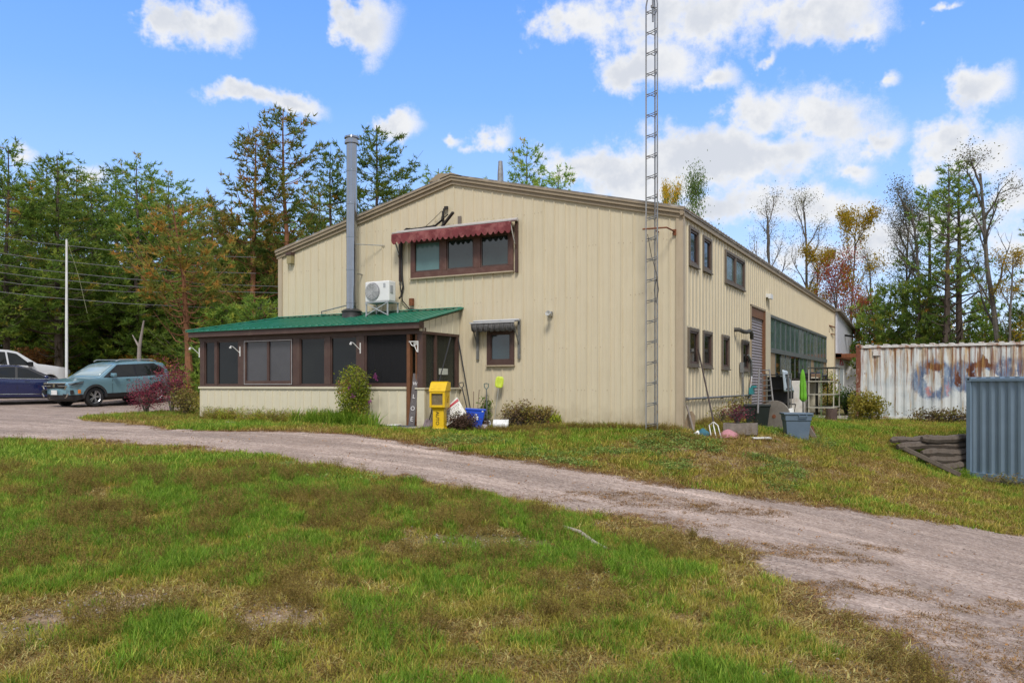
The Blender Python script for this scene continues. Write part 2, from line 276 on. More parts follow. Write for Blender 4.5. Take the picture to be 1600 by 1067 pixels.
# ------------------------------------------------------------------ helpers: meshes
class MB:
    def __init__(s): s.v = []; s.f = []; s.m = []
    def add(s, vs, fs, m=0):
        o = len(s.v); s.v += [tuple(v) for v in vs]; s.f += [[o + i for i in f] for f in fs]; s.m += [m] * len(fs); return s
    def box(s, c, d, rot=None, m=0):
        c = Vector(c); x, y, z = d[0] / 2, d[1] / 2, d[2] / 2
        vs = [Vector((a * x, b * y, e * z)) for e in (-1, 1) for b in (-1, 1) for a in (-1, 1)]
        if rot is not None: vs = [rot @ v for v in vs]
        return s.add([v + c for v in vs], [(0, 2, 3, 1), (4, 5, 7, 6), (0, 1, 5, 4), (2, 6, 7, 3), (0, 4, 6, 2), (1, 3, 7, 5)], m)
    def bb(s, x0, x1, y0, y1, z0, z1, m=0): return s.box(((x0 + x1) / 2, (y0 + y1) / 2, (z0 + z1) / 2), (abs(x1 - x0), abs(y1 - y0), abs(z1 - z0)), None, m)
    def beam(s, a, b, w, h, m=0, up=(0, 0, 1)):
        a = Vector(a); b = Vector(b); d = b - a; L = d.length; d.normalize(); u = Vector(up)
        if abs(d.dot(u)) > .98: u = Vector((0, 1, 0))
        x = d.cross(u).normalized(); u = x.cross(d)
        rot = Matrix((x, d, u)).transposed()
        return s.box((a + b) / 2, (w, L, h), rot, m)
    def tube(s, pts, r, n=8, m=0, caps=True):
        pts = [Vector(p) for p in pts]; k = len(pts); rs = r if hasattr(r, '__len__') else [r] * k
        vs = []; fs = []
        ref = None
        for i, p in enumerate(pts):
            d = (pts[min(i + 1, k - 1)] - pts[max(i - 1, 0)]).normalized()
            if ref is None: ref = Vector((0, 0, 1)) if abs(d.z) < .9 else Vector((1, 0, 0))
            x = d.cross(ref).normalized(); y = x.cross(d); ref = y
            for j in range(n):
                a = 2 * math.pi * j / n; vs.append(p + (x * math.cos(a) + y * math.sin(a)) * rs[i])
        for i in range(k - 1):
            for j in range(n):
                fs.append((i * n + j, i * n + (j + 1) % n, (i + 1) * n + (j + 1) % n, (i + 1) * n + j))
        if caps: fs.append(tuple(range(n))[::-1]); fs.append(tuple(range((k - 1) * n, k * n)))
        return s.add(vs, fs, m)
    def lathe(s, prof, c=(0, 0, 0), n=20, m=0, rot=None):
        vs = []; fs = []; k = len(prof)
        for (r, z) in prof:
            for j in range(n):
                a = 2 * math.pi * j / n; v = Vector((r * math.cos(a), r * math.sin(a), z))
                if rot is not None: v = rot @ v
                vs.append(v + Vector(c))
        for i in range(k - 1):
            for j in range(n): fs.append((i * n + j, i * n + (j + 1) % n, (i + 1) * n + (j + 1) % n, (i + 1) * n + j))
        return s.add(vs, fs, m)
    def prism(s, poly, fn, a, b, m=0):     # poly 2D points, fn(u, v, w) -> 3D, from w=a to w=b
        k = len(poly); vs = [fn(u, v, a) for u, v in poly] + [fn(u, v, b) for u, v in poly]
        fs = [tuple(range(k))[::-1], tuple(range(k, 2 * k))] + [(i, (i + 1) % k, k + (i + 1) % k, k + i) for i in range(k)]
        return s.add(vs, fs, m)
    def mesh(s, name, mats, smooth=False, fix=True):
        me = bpy.data.meshes.new(name); me.from_pydata(s.v, [], s.f)
        for mt in (mats if isinstance(mats, (list, tuple)) else [mats]): me.materials.append(mt)
        if any(s.m): me.polygons.foreach_set('material_index', s.m)
        if fix:
            bm = bmesh.new(); bm.from_mesh(me); bmesh.ops.recalc_face_normals(bm, faces=bm.faces); bm.to_mesh(me); bm.free()
        if smooth:
            me.polygons.foreach_set('use_smooth', [True] * len(me.polygons)); me.set_sharp_from_angle(angle=R(38))
        me.update(); return me
    def build(s, name, mats, parent=None, smooth=False, bevel=0, world=True, fix=True):
        return link(name, s.mesh(name, mats, smooth, fix), parent, bevel, world)
def link(name, me, parent=None, bevel=0, world=True):
    o = bpy.data.objects.new(name, me); COL.objects.link(o)
    if parent is not None:
        o.parent = parent
        if world and parent.type == 'EMPTY': o.matrix_parent_inverse = Matrix.Translation(-parent.location)
    if bevel > 0:
        b = o.modifiers.new('bevel', 'BEVEL'); b.width = bevel; b.segments = 2; b.limit_method = 'ANGLE'
    return o
def tag(o, label=None, cat=None, group=None, kind=None):
    if label: o['label'] = label
    if cat: o['category'] = cat
    if group: o['group'] = group
    if kind: o['kind'] = kind
    return o
def thing(name, label, cat, loc=(0, 0, 0), rz=0, group=None):
    o = bpy.data.objects.new(name, None); COL.objects.link(o); o.location = loc; o.rotation_euler = (0, 0, rz); o.empty_display_size = .2
    return tag(o, label, cat, group)
def copy_tree(o, parent=None):
    c = o.copy(); COL.objects.link(c)
    if parent is not None: c.parent = parent
    for ch in list(o.children): copy_tree(ch, c)
    return c
def text_mesh(txt, size, depth=.004):
    cu = bpy.data.curves.new('lettering', 'FONT'); cu.body = txt; cu.size = size; cu.extrude = depth; cu.align_x = 'CENTER'; cu.align_y = 'CENTER'
    o = bpy.data.objects.new('lettering', cu); COL.objects.link(o)
    dg = bpy.context.evaluated_depsgraph_get(); me = bpy.data.meshes.new_from_object(o.evaluated_get(dg))
    bpy.data.objects.remove(o); return me
def rx(a): return Matrix.Rotation(a, 3, 'X')
def ry(a): return Matrix.Rotation(a, 3, 'Y')
def rz(a): return Matrix.Rotation(a, 3, 'Z')

# ------------------------------------------------------------------ driveway outline
def edge(pts): return [LD(px, b / ((py - 602) / F)) for px, py, b in pts]
def gp(px, py): g = GR(px, py); return (g.x, g.y)
near = [gp(*p) for p in [(-160, 684), (0, 689), (200, 697), (400, 714), (500, 730), (600, 748), (700, 764), (800, 782), (900, 800), (1000, 818), (1080, 838), (1145, 860), (1220, 900), (1295, 950), (1385, 1010), (1490, 1085), (1700, 1230)]]
far = [gp(*p) for p in [(1950, 870), (1750, 853), (1600, 837), (1450, 816), (1300, 795), (1180, 778), (1060, 760), (930, 739), (800, 718), (700, 702), (600, 686), (560, 680), (480, 676), (400, 673), (300, 671), (200, 663), (130, 657), (160, 651), (240, 646), (300, 641)]]
back = [LD(300, 33), LD(200, 35), LD(100, 38), LD(0, 38), LD(-160, 37), LD(-260, 30)]
def subdiv(pts, closed, step, amp, seed):
    out = []; n = len(pts)
    for i in range(n if closed else n - 1):
        p0, p1, p2, p3 = [Vector(pts[(i + k) % n if closed else min(max(i + k, 0), n - 1)]) for k in (-1, 0, 1, 2)]
        L = (p2 - p1).length; k = max(1, int(L / step))
        for j in range(k):
            t = j / k; q = .5 * ((2 * p1) + (-p0 + p2) * t + (2 * p0 - 5 * p1 + 4 * p2 - p3) * t * t + (-p0 + 3 * p1 - 3 * p2 + p3) * t ** 3)
            out.append(q)
    a = np.array([(q.x, q.y) for q in out])
    a[:, 0] += (fbm(a[:, 0] * 1.3, a[:, 1] * 1.3, seed, 5) - .5) * amp; a[:, 1] += (fbm(a[:, 0] * 1.3 + 50, a[:, 1] * 1.3, seed + 5, 5) - .5) * amp
    return a
DRIVE = subdiv(near + far + back, True, .12, .75, 21)
def inside(poly, x, y):
    x = np.asarray(x); y = np.asarray(y); c = np.zeros(x.shape, bool); n = len(poly)
    for i in range(n):
        x0, y0 = poly[i - 1]; x1, y1 = poly[i]
        if y0 == y1: continue
        k = ((y0 > y) != (y1 > y)); c ^= k & (x < (x1 - x0) * (y - y0) / (y1 - y0) + x0)
    return c
def ddist(x, y, step=3):       # distance to the driveway edge, negative inside
    P = DRIVE[::step]; d = np.full(np.shape(x), 1e9)
    for i in range(0, len(x), 8000):
        xx = x[i:i + 8000]; yy = y[i:i + 8000]
        d[i:i + 8000] = np.sqrt(((xx[:, None] - P[None, :, 0]) ** 2 + (yy[:, None] - P[None, :, 1]) ** 2).min(1))
    return np.where(inside(DRIVE[::2], x, y), -d, d)

# lawn state: 0 lush green .. 1 dead brown, shared by the soil colour and the blades
def dryness(x, y, dd):
    a = fbm(x * .5 + 3, y * .5, 40, 5); b = fbm(x * 2.6, y * 2.6 + 8, 44, 4)
    d = .45 + (a - .5) * 1.6 + (b - .5) * 1.5
    d = d + .42 * np.exp(-np.clip(dd, 0, 9) / .35)
    # camera-near belt drier, the strip along the drive at the left greener
    dn = np.hypot(x - CX, y - CY)
    d = d + .06 * (dn < 8.5)
    d = d - .24 * np.exp(-((x + 10) ** 2 / 60 + (y + 8.5) ** 2 / 8))
    d = d + .22 * np.exp(-((x - 5.5) ** 2 / 4 + (y + 10) ** 2 / 9)) + .15 * np.exp(-((x - 3) ** 2 / 12 + (y + 1) ** 2 / 6))
    return np.clip(d + .06 * (np.hypot(x - CX, y - CY) > 12), 0, 1)

# ------------------------------------------------------------------ ground
def axis(lo, hi, step, far_):
    a = list(np.arange(lo, hi, step)); s = step; x = hi
    while x < far_: a.append(x); s *= 1.13; x += s
    a.append(far_); s = step; x = lo - step
    while x > -far_: a.insert(0, x); s *= 1.13; x -= s
    a.insert(0, -far_); return np.array(a)
gx = axis(-16, 12, .17, 900); gy = axis(-15.5, 8.5, .17, 900)
GX, GY = np.meshgrid(gx, gy); fx = GX.ravel(); fy = GY.ravel(); fz = H(fx, fy)
nx, ny = len(gx), len(gy)
idx = np.arange(nx * ny).reshape(ny, nx)
faces = np.stack([idx[:-1, :-1], idx[:-1, 1:], idx[1:, 1:], idx[1:, :-1]], -1).reshape(-1, 4)
me = bpy.data.meshes.new('ground'); me.from_pydata(np.c_[fx, fy, fz].tolist(), [], faces.tolist())
GD = np.where((abs(fx) < 45) & (abs(fy) < 45), 0, 9).astype(float); sel = GD == 0
GD[sel] = ddist(fx[sel], fy[sel], 6)
at = me.attributes.new('dry', 'FLOAT', 'POINT'); at.data.foreach_set('value', dryness(fx, fy, np.clip(GD, 0, 9)))
at = me.attributes.new('edge', 'FLOAT', 'POINT'); at.data.foreach_set('value', GD)
me.polygons.foreach_set('use_smooth', [True] * len(me.polygons))
gm = bpy.data.materials.new('lawn soil'); gm.use_nodes = True
n = gm.node_tree.nodes; l = gm.node_tree.links; p = n['Principled BSDF']; p.inputs['Roughness'].default_value = .95; p.inputs['Specular IOR Level'].default_value = .1
a = n.new('ShaderNodeAttribute'); a.attribute_name = 'dry'; tcn = n.new('ShaderNodeTexCoord')
t = n.new('ShaderNodeTexNoise'); t.inputs['Scale'].default_value = 5; t.inputs['Detail'].default_value = 10; t.inputs['Roughness'].default_value = .75; l.new(tcn.outputs['Object'], t.inputs['Vector'])
ma = n.new('ShaderNodeMath'); ma.operation = 'MULTIPLY_ADD'; ma.inputs[1].default_value = .9; l.new(t.outputs['Fac'], ma.inputs[0])
mb_ = n.new('ShaderNodeMath'); mb_.operation = 'SUBTRACT'; mb_.inputs[1].default_value = .45; l.new(a.outputs['Fac'], mb_.inputs[0]); l.new(mb_.outputs[0], ma.inputs[2])
r = n.new('ShaderNodeValToRGB'); e = r.color_ramp.elements; e[0].color = (.14, .14, .045, 1); e[1].position = 1; e[1].color = (.33, .245, .17, 1)
for q, c in ((.35, (.18, .155, .06)), (.6, (.23, .175, .085)), (.8, (.28, .20, .12))): w_ = e.new(q); w_.color = (*c, 1)
l.new(ma.outputs[0], r.inputs[0])
a2 = n.new('ShaderNodeAttribute'); a2.attribute_name = 'edge'
t2 = n.new('ShaderNodeTexNoise'); t2.inputs['Scale'].default_value = 2.5; t2.inputs['Detail'].default_value = 10; t2.inputs['Roughness'].default_value = .8; l.new(tcn.outputs['Object'], t2.inputs['Vector'])
q1 = n.new('ShaderNodeMath'); q1.operation = 'MULTIPLY_ADD'; q1.inputs[1].default_value = 2.2; q1.inputs[2].default_value = -1.35; l.new(t2.outputs['Fac'], q1.inputs[0])
q2 = n.new('ShaderNodeMath'); q2.operation = 'SUBTRACT'; l.new(q1.outputs[0], q2.inputs[0]); l.new(a2.outputs['Fac'], q2.inputs[1])
q3 = n.new('ShaderNodeMapRange'); q3.inputs[1].default_value = -.25; q3.inputs[2].default_value = .05; l.new(q2.outputs[0], q3.inputs[0])
mg = n.new('ShaderNodeMix'); mg.data_type = 'RGBA'; l.new(q3.outputs[0], mg.inputs['Factor']); l.new(r.outputs[0], mg.inputs[6]); mg.inputs[7].default_value = (.36, .28, .225, 1)
l.new(mg.outputs[2], p.inputs['Base Color'])
bp = n.new('ShaderNodeBump'); bp.inputs['Strength'].default_value = .8; bp.inputs['Distance'].default_value = .04
t3 = n.new('ShaderNodeTexNoise'); t3.inputs['Scale'].default_value = 28; t3.inputs['Detail'].default_value = 8; l.new(tcn.outputs['Object'], t3.inputs['Vector']); l.new(t3.outputs['Fac'], bp.inputs['Height']); l.new(bp.outputs[0], p.inputs['Normal'])
me.materials.append(gm)
ground = link('ground', me); tag(ground, kind='structure')

# driveway sheet following the ground
bx0, by0 = DRIVE.min(0); bx1, by1 = DRIVE.max(0)
gxx, gyy = np.meshgrid(np.arange(bx0, bx1, .42), np.arange(by0, by1, .42)); gxx = gxx.ravel() + RNG.uniform(-.08, .08, gxx.size); gyy = gyy.ravel() + RNG.uniform(-.08, .08, gyy.size)
k = ddist(gxx, gyy, 2) < -.12; ip = np.c_[gxx[k], gyy[k]]
B = DRIVE; nb = len(B)
vin = [Vector(p) for p in B] + [Vector(p) for p in ip]
res = geometry.delaunay_2d_cdt(vin, [(i, (i + 1) % nb) for i in range(nb)], [], 1, 1e-4)
vv = np.array([(v.x, v.y) for v in res[0]]); zz = H(vv[:, 0], vv[:, 1])
dv = ddist(vv[:, 0], vv[:, 1], 2)
zz = zz + .004 + .018 * np.clip(-dv / .3, 0, 1)
me = bpy.data.meshes.new('driveway'); me.from_pydata(np.c_[vv, zz].tolist(), [], [tuple(f) for f in res[2]])
bm = bmesh.new(); bm.from_mesh(me)
cen = np.array([tuple(f.calc_center_median()) for f in bm.faces]); ins = inside(DRIVE, cen[:, 0], cen[:, 1])
bmesh.ops.delete(bm, geom=[f for f, q in zip(list(bm.faces), ins) if not q], context='FACES')
for f in bm.faces:
    if f.normal.z < 0: f.normal_flip()
    f.smooth = True
bm.to_mesh(me); bm.free()
NR = subdiv(near, False, .25, 0, 1); pv = np.array([tuple(v.co) for v in me.vertices]); dn_ = np.sqrt(((pv[:, None, 0] - NR[None, :, 0]) ** 2 + (pv[:, None, 1] - NR[None, :, 1]) ** 2).min(1)) + (fbm(pv[:, 0] * .5, pv[:, 1] * .5, 12, 3) - .5) * .9
at = me.attributes.new('rut', 'FLOAT', 'POINT'); at.data.foreach_set('value', np.exp(-((dn_ - .95) / .30) ** 2) + np.exp(-((dn_ - 2.6) / .32) ** 2))
dm = bpy.data.materials.new('gravel'); dm.use_nodes = True
n = dm.node_tree.nodes; l = dm.node_tree.links; p = n['Principled BSDF']; p.inputs['Roughness'].default_value = .92; p.inputs['Specular IOR Level'].default_value = .2
tcn = n.new('ShaderNodeTexCoord')
def nz(sc, det, ro=.6, vec=None):
    t = n.new('ShaderNodeTexNoise'); t.inputs['Scale'].default_value = sc; t.inputs['Detail'].default_value = det; t.inputs['Roughness'].default_value = ro
    l.new(vec or tcn.outputs['Object'], t.inputs['Vector']); return t
vo = n.new('ShaderNodeTexVoronoi'); vo.inputs['Scale'].default_value = 34; l.new(tcn.outputs['Object'], vo.inputs['Vector'])
fine = nz(60, 6, .8); mid = nz(3, 8, .7); big = nz(.45, 4)
mpg = n.new('ShaderNodeMapping'); mpg.inputs['Rotation'].default_value = (0, 0, R(42)); mpg.inputs['Scale'].default_value = (.25, 3, 1); l.new(tcn.outputs['Object'], mpg.inputs[0])
trk = nz(1.1, 6, .7, mpg.outputs[0])
r = n.new('ShaderNodeValToRGB'); e = r.color_ramp.elements; e[0].color = (.18, .125, .10, 1); e[1].position = 1; e[1].color = (.66, .54, .46, 1)
for q, c in ((.35, (.35, .262, .215)), (.6, (.46, .355, .295)), (.8, (.54, .43, .365))): w_ = e.new(q); w_.color = (*c, 1)
sp = n.new('ShaderNodeSeparateColor'); l.new(vo.outputs['Color'], sp.inputs[0])
m1 = n.new('ShaderNodeMath'); m1.operation = 'MULTIPLY_ADD'; m1.inputs[1].default_value = .55; l.new(sp.outputs[0], m1.inputs[0])
m2 = n.new('ShaderNodeMath'); m2.operation = 'MULTIPLY_ADD'; m2.inputs[1].default_value = .55; m2.inputs[2].default_value = 0; l.new(fine.outputs['Fac'], m2.inputs[0]); l.new(m2.outputs[0], m1.inputs[2])
l.new(m1.outputs[0], r.inputs[0])
rr = n.new('ShaderNodeMapRange'); rr.inputs[1].default_value = .3; rr.inputs[2].default_value = .7; rr.inputs[3].default_value = .60; rr.inputs[4].default_value = 1.16; l.new(trk.outputs['Fac'], rr.inputs[0])
r2 = n.new('ShaderNodeMapRange'); r2.inputs[1].default_value = .3; r2.inputs[2].default_value = .7; r2.inputs[3].default_value = .86; r2.inputs[4].default_value = 1.12; l.new(mid.outputs['Fac'], r2.inputs[0])
mu0 = n.new('ShaderNodeMath'); mu0.operation = 'MULTIPLY'; l.new(rr.outputs[0], mu0.inputs[0]); l.new(r2.outputs[0], mu0.inputs[1])
ra = n.new('ShaderNodeAttribute'); ra.attribute_name = 'rut'; rb_ = n.new('ShaderNodeMapRange'); rb_.inputs[3].default_value = .86; rb_.inputs[4].default_value = 1.14; l.new(ra.outputs['Fac'], rb_.inputs[0])
mu = n.new('ShaderNodeMath'); mu.operation = 'MULTIPLY'; l.new(mu0.outputs[0], mu.inputs[0]); l.new(rb_.outputs[0], mu.inputs[1])
x1 = n.new('ShaderNodeMix'); x1.data_type = 'RGBA'; x1.blend_type = 'MULTIPLY'; x1.inputs['Factor'].default_value = 1; l.new(r.outputs[0], x1.inputs[6]); l.new(mu.outputs[0], x1.inputs[7])
x2 = n.new('ShaderNodeMix'); x2.data_type = 'RGBA'; r3 = n.new('ShaderNodeMapRange'); r3.inputs[1].default_value = .52; r3.inputs[2].default_value = .7; r3.inputs[4].default_value = .45; l.new(big.outputs['Fac'], r3.inputs[0])
l.new(r3.outputs[0], x2.inputs['Factor']); l.new(x1.outputs[2], x2.inputs[6]); x2.inputs[7].default_value = (.26, .19, .15, 1); l.new(x2.outputs[2], p.inputs['Base Color'])
bp = n.new('ShaderNodeBump'); bp.inputs['Strength'].default_value = .7; bp.inputs['Distance'].default_value = .015; l.new(m1.outputs[0], bp.inputs['Height'])
bp2 = n.new('ShaderNodeBump'); bp2.inputs['Strength'].default_value = .5; bp2.inputs['Distance'].default_value = .06; l.new(mid.outputs['Fac'], bp2.inputs['Height']); l.new(bp.outputs[0], bp2.inputs['Normal']); l.new(bp2.outputs[0], p.inputs['Normal'])
me.materials.append(dm)
drive = link('driveway', me); tag(drive, kind='structure')

# ------------------------------------------------------------------ the steel building
BW, BL, EH, RH = 12.57, 28.05, 5.0, 6.52       # width, length, eave and ridge heights of the wall
bld = thing('metal_building', 'large cream ribbed metal building with low gable roof and brown window frames', 'building', (-6.28, 14, 0))
def roofz(x): return EH + (RH - EH) * (1 - abs(x + BW / 2) / (BW / 2))
fw = MB(); fw.prism([(-BW, -.15), (0, -.15), (0, EH), (-BW / 2, RH), (-BW, EH)], lambda u, v, w: (u, w, v), .06, .12)
# (the window openings are cut in the cladding; the sheathing behind stays whole)
fwo = fw.build('front_wall', cream, bld)
OPEN = [(-7.66, -4.43, 3.99, 5.10), (-5.21, -4.41, 1.55, 2.49)]
step = BW / 42
for i in range(42):
    x0 = -BW + i * step; x1 = x0 + step
    lo, hi = -.08 + RNG.uniform(-.015, .015), None
    spans = [(lo, None)]
    cuts = sorted([(o[2], o[3], o[0], o[1]) for o in OPEN if o[0] < x1 - .02 and o[1] > x0 + .02])
    b = MB(); b2 = MB(); edges = [x0] + sorted({e for c in cuts for e in (c[2], c[3]) if x0 + .01 < e < x1 - .01}) + [x1]
    for a0, a1 in zip(edges[:-1], edges[1:]):
        cs = [c for c in cuts if c[2] < a1 - .005 and c[3] > a0 + .005]; z = lo
        for c in cs + [None]:
            if c is None: (b2 if cs else b).prism([(a0, z), (a1, z), (a1, roofz(a1) - .02), (a0, roofz(a0) - .02)], lambda u, v, w: (u, w, v), 0, .057)
            else: b.prism([(a0, z), (a1, z), (a1, c[0]), (a0, c[0])], lambda u, v, w: (u, w, v), 0, .057); z = c[1]
    # standing rib at the panel's left edge, minor crease in the middle
    for rx_, hw, pr in ((x0 + .022, .022, .030), (x0 + step * .5, .014, .007)):
        cs = [c for c in cuts if c[2] < rx_ + hw and c[3] > rx_ - hw]; z = lo
        for c in cs + [None]:
            zt = roofz(rx_) - .16 if c is None else c[0] - .045
            (b2 if (cs and c is None) else b).add([(rx_ - hw, -.001, z), (rx_ + hw, -.001, z), (rx_ + hw * .5, -pr, z), (rx_ - hw * .5, -pr, z), (rx_ - hw, -.001, zt), (rx_ + hw, -.001, zt), (rx_ + hw * .5, -pr, zt), (rx_ - hw * .5, -pr, zt)],
                  [(0, 1, 2, 3), (4, 7, 6, 5), (0, 3, 7, 4), (1, 5, 6, 2), (3, 2, 6, 7)])
            if c: z = c[1] + .03
    b.build('siding_panel', cream, fwo)
    if b2.v: b2.build('siding_panel', cream, fwo)
b = MB()
for zr_ in (.9, 1.95, 3.2, 4.45, 5.4):
    for i in range(42):
        for q_ in (.07, .17, .25):
            x = -BW + i * step + q_
            if zr_ < roofz(x) - .25 and not any(o[0] - .1 < x < o[1] + .1 and o[2] - .1 < zr_ < o[3] + .1 for o in OPEN) and RNG.random() < .4: b.box((x, -.003, zr_ + RNG.uniform(-.015, .015)), (.02, .008, .02))
tag(b.build('screw_heads', M('rust stained screw', (.44, .36, .25), .8), fwo), kind='stuff')
# side wall with its openings
SO = [(.53, 1.36, 3.90, 4.83), (1.75, 2.58, 3.92, 4.80), (4.07, 6.44, 3.87, 4.78), (.48, 1.36, 1.48, 2.40), (1.75, 2.64, 1.47, 2.40), (3.72, 4.51, 1.47, 2.40), (6.10, 7.05, 1.46, 2.38), (7.42, 9.85, -.2, 3.5), (10.49, 24.98, 1.05, 3.47)]
b = MB(); ys = sorted({0., BL} | {e for o in SO for e in o[:2]})
for y0, y1 in zip(ys[:-1], ys[1:]):
    z = -.15
    for c in sorted([o for o in SO if o[0] < y1 - .01 and o[1] > y0 + .01], key=lambda o: o[2]):
        if c[2] > z: b.bb(-.1, 0, y0, y1, z, c[2])
        z = c[3]
    b.bb(-.1, 0, y0, y1, z, EH)
swo = b.build('side_wall', cream, bld)
b = MB(); y = .16
while y < BL:
    z = -.12
    for c in sorted([o for o in SO if o[0] < y + .02 and o[1] > y - .02], key=lambda o: o[2]) + [None]:
        zt = EH - .06 if c is None else c[2] - .05
        if zt > z: b.add([(.0, y - .022, z), (.028, y - .011, z), (.028, y + .011, z), (.0, y + .022, z), (.0, y - .022, zt), (.028, y - .011, zt), (.028, y + .011, zt), (.0, y + .022, zt)], [(0, 1, 5, 4), (1, 2, 6, 5), (2, 3, 7, 6), (0, 3, 2, 1), (4, 5, 6, 7)])
        if c: z = c[3] + .03
    y += .305
tag(b.build('siding_ribs', cream, swo), kind='stuff')
b = MB(); b.bb(-BW, -BW + .1, .13, BL, -.15, EH); b.build('left_wall', cream, bld)
b = MB(); b.prism([(-BW, -.15), (0, -.15), (0, EH), (-BW / 2, RH), (-BW, EH)], lambda u, v, w: (u, w, v), BL - .1, BL - .003); b.build('rear_wall', cream, bld)
b = MB(); b.bb(-BW + .1, -.1, .13, BL - .1, -.12, -.02); b.build('floor_slab', conc, bld)
# dark interior partition so the big openings look into a room
# roof
b = MB()
for s in (-1, 1):
    xe = -BW / 2 + s * (BW / 2 + .10); ze = EH + .08
    b.add([(-BW / 2, -.14, RH + .08), (xe, -.14, ze - .02), (xe, BL + .1, ze - .02), (-BW / 2, BL + .1, RH + .08), (-BW / 2, -.14, RH + .13), (xe, -.14, ze + .03), (xe, BL + .1, ze + .03), (-BW / 2, BL + .1, RH + .13)],
          [(0, 1, 2, 3), (4, 7, 6, 5), (0, 4, 5, 1), (1, 5, 6, 2), (2, 6, 7, 3)])
roof = b.build('roof', roofm, bld)
b = MB(); y = -.1
while y < BL:
    for s in (-1, 1):
        xe = -BW / 2 + s * (BW / 2 + .115); b.beam((-BW / 2, y, RH + .145), (xe, y, EH + .125), .045, .035)
    y += .305
tag(b.build('roof_ribs', roofm, roof), kind='stuff')
b = MB(); b.prism([(-BW / 2 - .35, RH + .075), (-BW / 2, RH + .2), (-BW / 2 + .35, RH + .075), (-BW / 2, RH + .15)], lambda u, v, w: (u, w, v), -.16, BL); b.build('ridge_cap', trimt, roof)
# rake trim in two steps, eave trim, corner trims
for s, nm in ((-1, 'rake_trim'), (1, 'rake_trim')):
    b = MB(); xe = -BW / 2 + s * (BW / 2 + .09)
    sl = (RH - EH) / (BW / 2)
    def q(x, dz): return RH - abs(x + BW / 2) * sl + dz
    c = -BW / 2
    for (d0, d1, yo0, yo1) in ((-.095, .0, -.065, .0), (.0, .10, -.115, .0), (.085, .125, -.145, -.02)):
        b.prism([(c, q(c, d0)), (xe, q(xe, d0)), (xe, q(xe, d1)), (c, q(c, d1))], lambda u, v, w: (u, w, v), yo0 - .001 * s, yo1 - .05 if yo1 == 0 else yo1)
    b.build(nm, trimt, bld)
b = MB(); b.bb(.0, .075, -.13, BL, EH - .05, EH + .10); b.bb(.0, .11, -.14, BL + .02, EH + .103, EH + .13); b.build('eave_trim', trimt, bld)
b = MB(); b.bb(-.12, .05, -.045, -.001, -.08, EH - .06); b.bb(.001, .05, -.0, .13, -.08, EH - .05); b.build('corner_trim', cornerm, bld)
b = MB(); b.bb(-BW - .05, -BW + .10, -.045, -.001, 2.6, EH - .06); b.build('corner_trim', cornerm, bld)
b = MB(); b.bb(-.1, .06, BL - .02, BL + .14, -.1, EH + .02); b.build('corner_trim', cornerm, bld)
b = MB(); b.bb(-BW, .04, -.05, .05, -.2, -.075); b.build('foundation', conc, bld)

def frame_front(name, x0, x1, z0, z1, n, mat, panes, w=.10, y=-.06):
    f = MB()
    f.bb(x0 - .02, x1 + .02, y, .05, z0 - .02, z0 + w); f.bb(x0 - .02, x1 + .02, y, .05, z1 - w, z1 + .02)
    f.bb(x0 - .02, x0 + w, y + .001, .049, z0 + w, z1 - w); f.bb(x1 - w, x1 + .02, y + .001, .049, z0 + w, z1 - w)
    for i in range(1, n): xm = x0 + (x1 - x0) * i / n; f.bb(xm - w * .8, xm + w * .8, y + .002, .048, z0 + w, z1 - w)
    fo = f.build(name, mat, bld, bevel=.008)
    for i in range(n):
        a = x0 + (x1 - x0) * i / n + w * .75; c = x0 + (x1 - x0) * (i + 1) / n - w * .75
        s = MB(); sw = .045
        s.bb(a, c, -.035, .03, z0 + w, z0 + w + sw); s.bb(a, c, -.035, .03, z1 - w - sw, z1 - w); s.bb(a, a + sw, -.034, .029, z0 + w + sw, z1 - w - sw); s.bb(c - sw, c, -.034, .029, z0 + w + sw, z1 - w - sw)
        s.build('sash', brown, fo)
        g = MB(); g.bb(a + sw, c - sw, -.01, 0.0, z0 + w + sw, z1 - w - sw); g.build('pane', panes[i], fo)
    s = MB(); s.bb(x0 - .04, x1 + .04, y - .035, .0, z0 - .055, z0 - .022); s.build('sill', cornerm, fo)
    return fo
uw = frame_front('window', -7.64, -4.45, 4.0, 5.09, 3, redbrown, [glassb, glassu, glassu], .13)
b = MB(); b.bb(-5.35, -4.62, -.005, -.0, 4.17, 4.38) # faint blind line at the foot of the right pane
lw = frame_front('window', -5.19, -4.43, 1.57, 2.47, 1, brown, [glassu], .09)
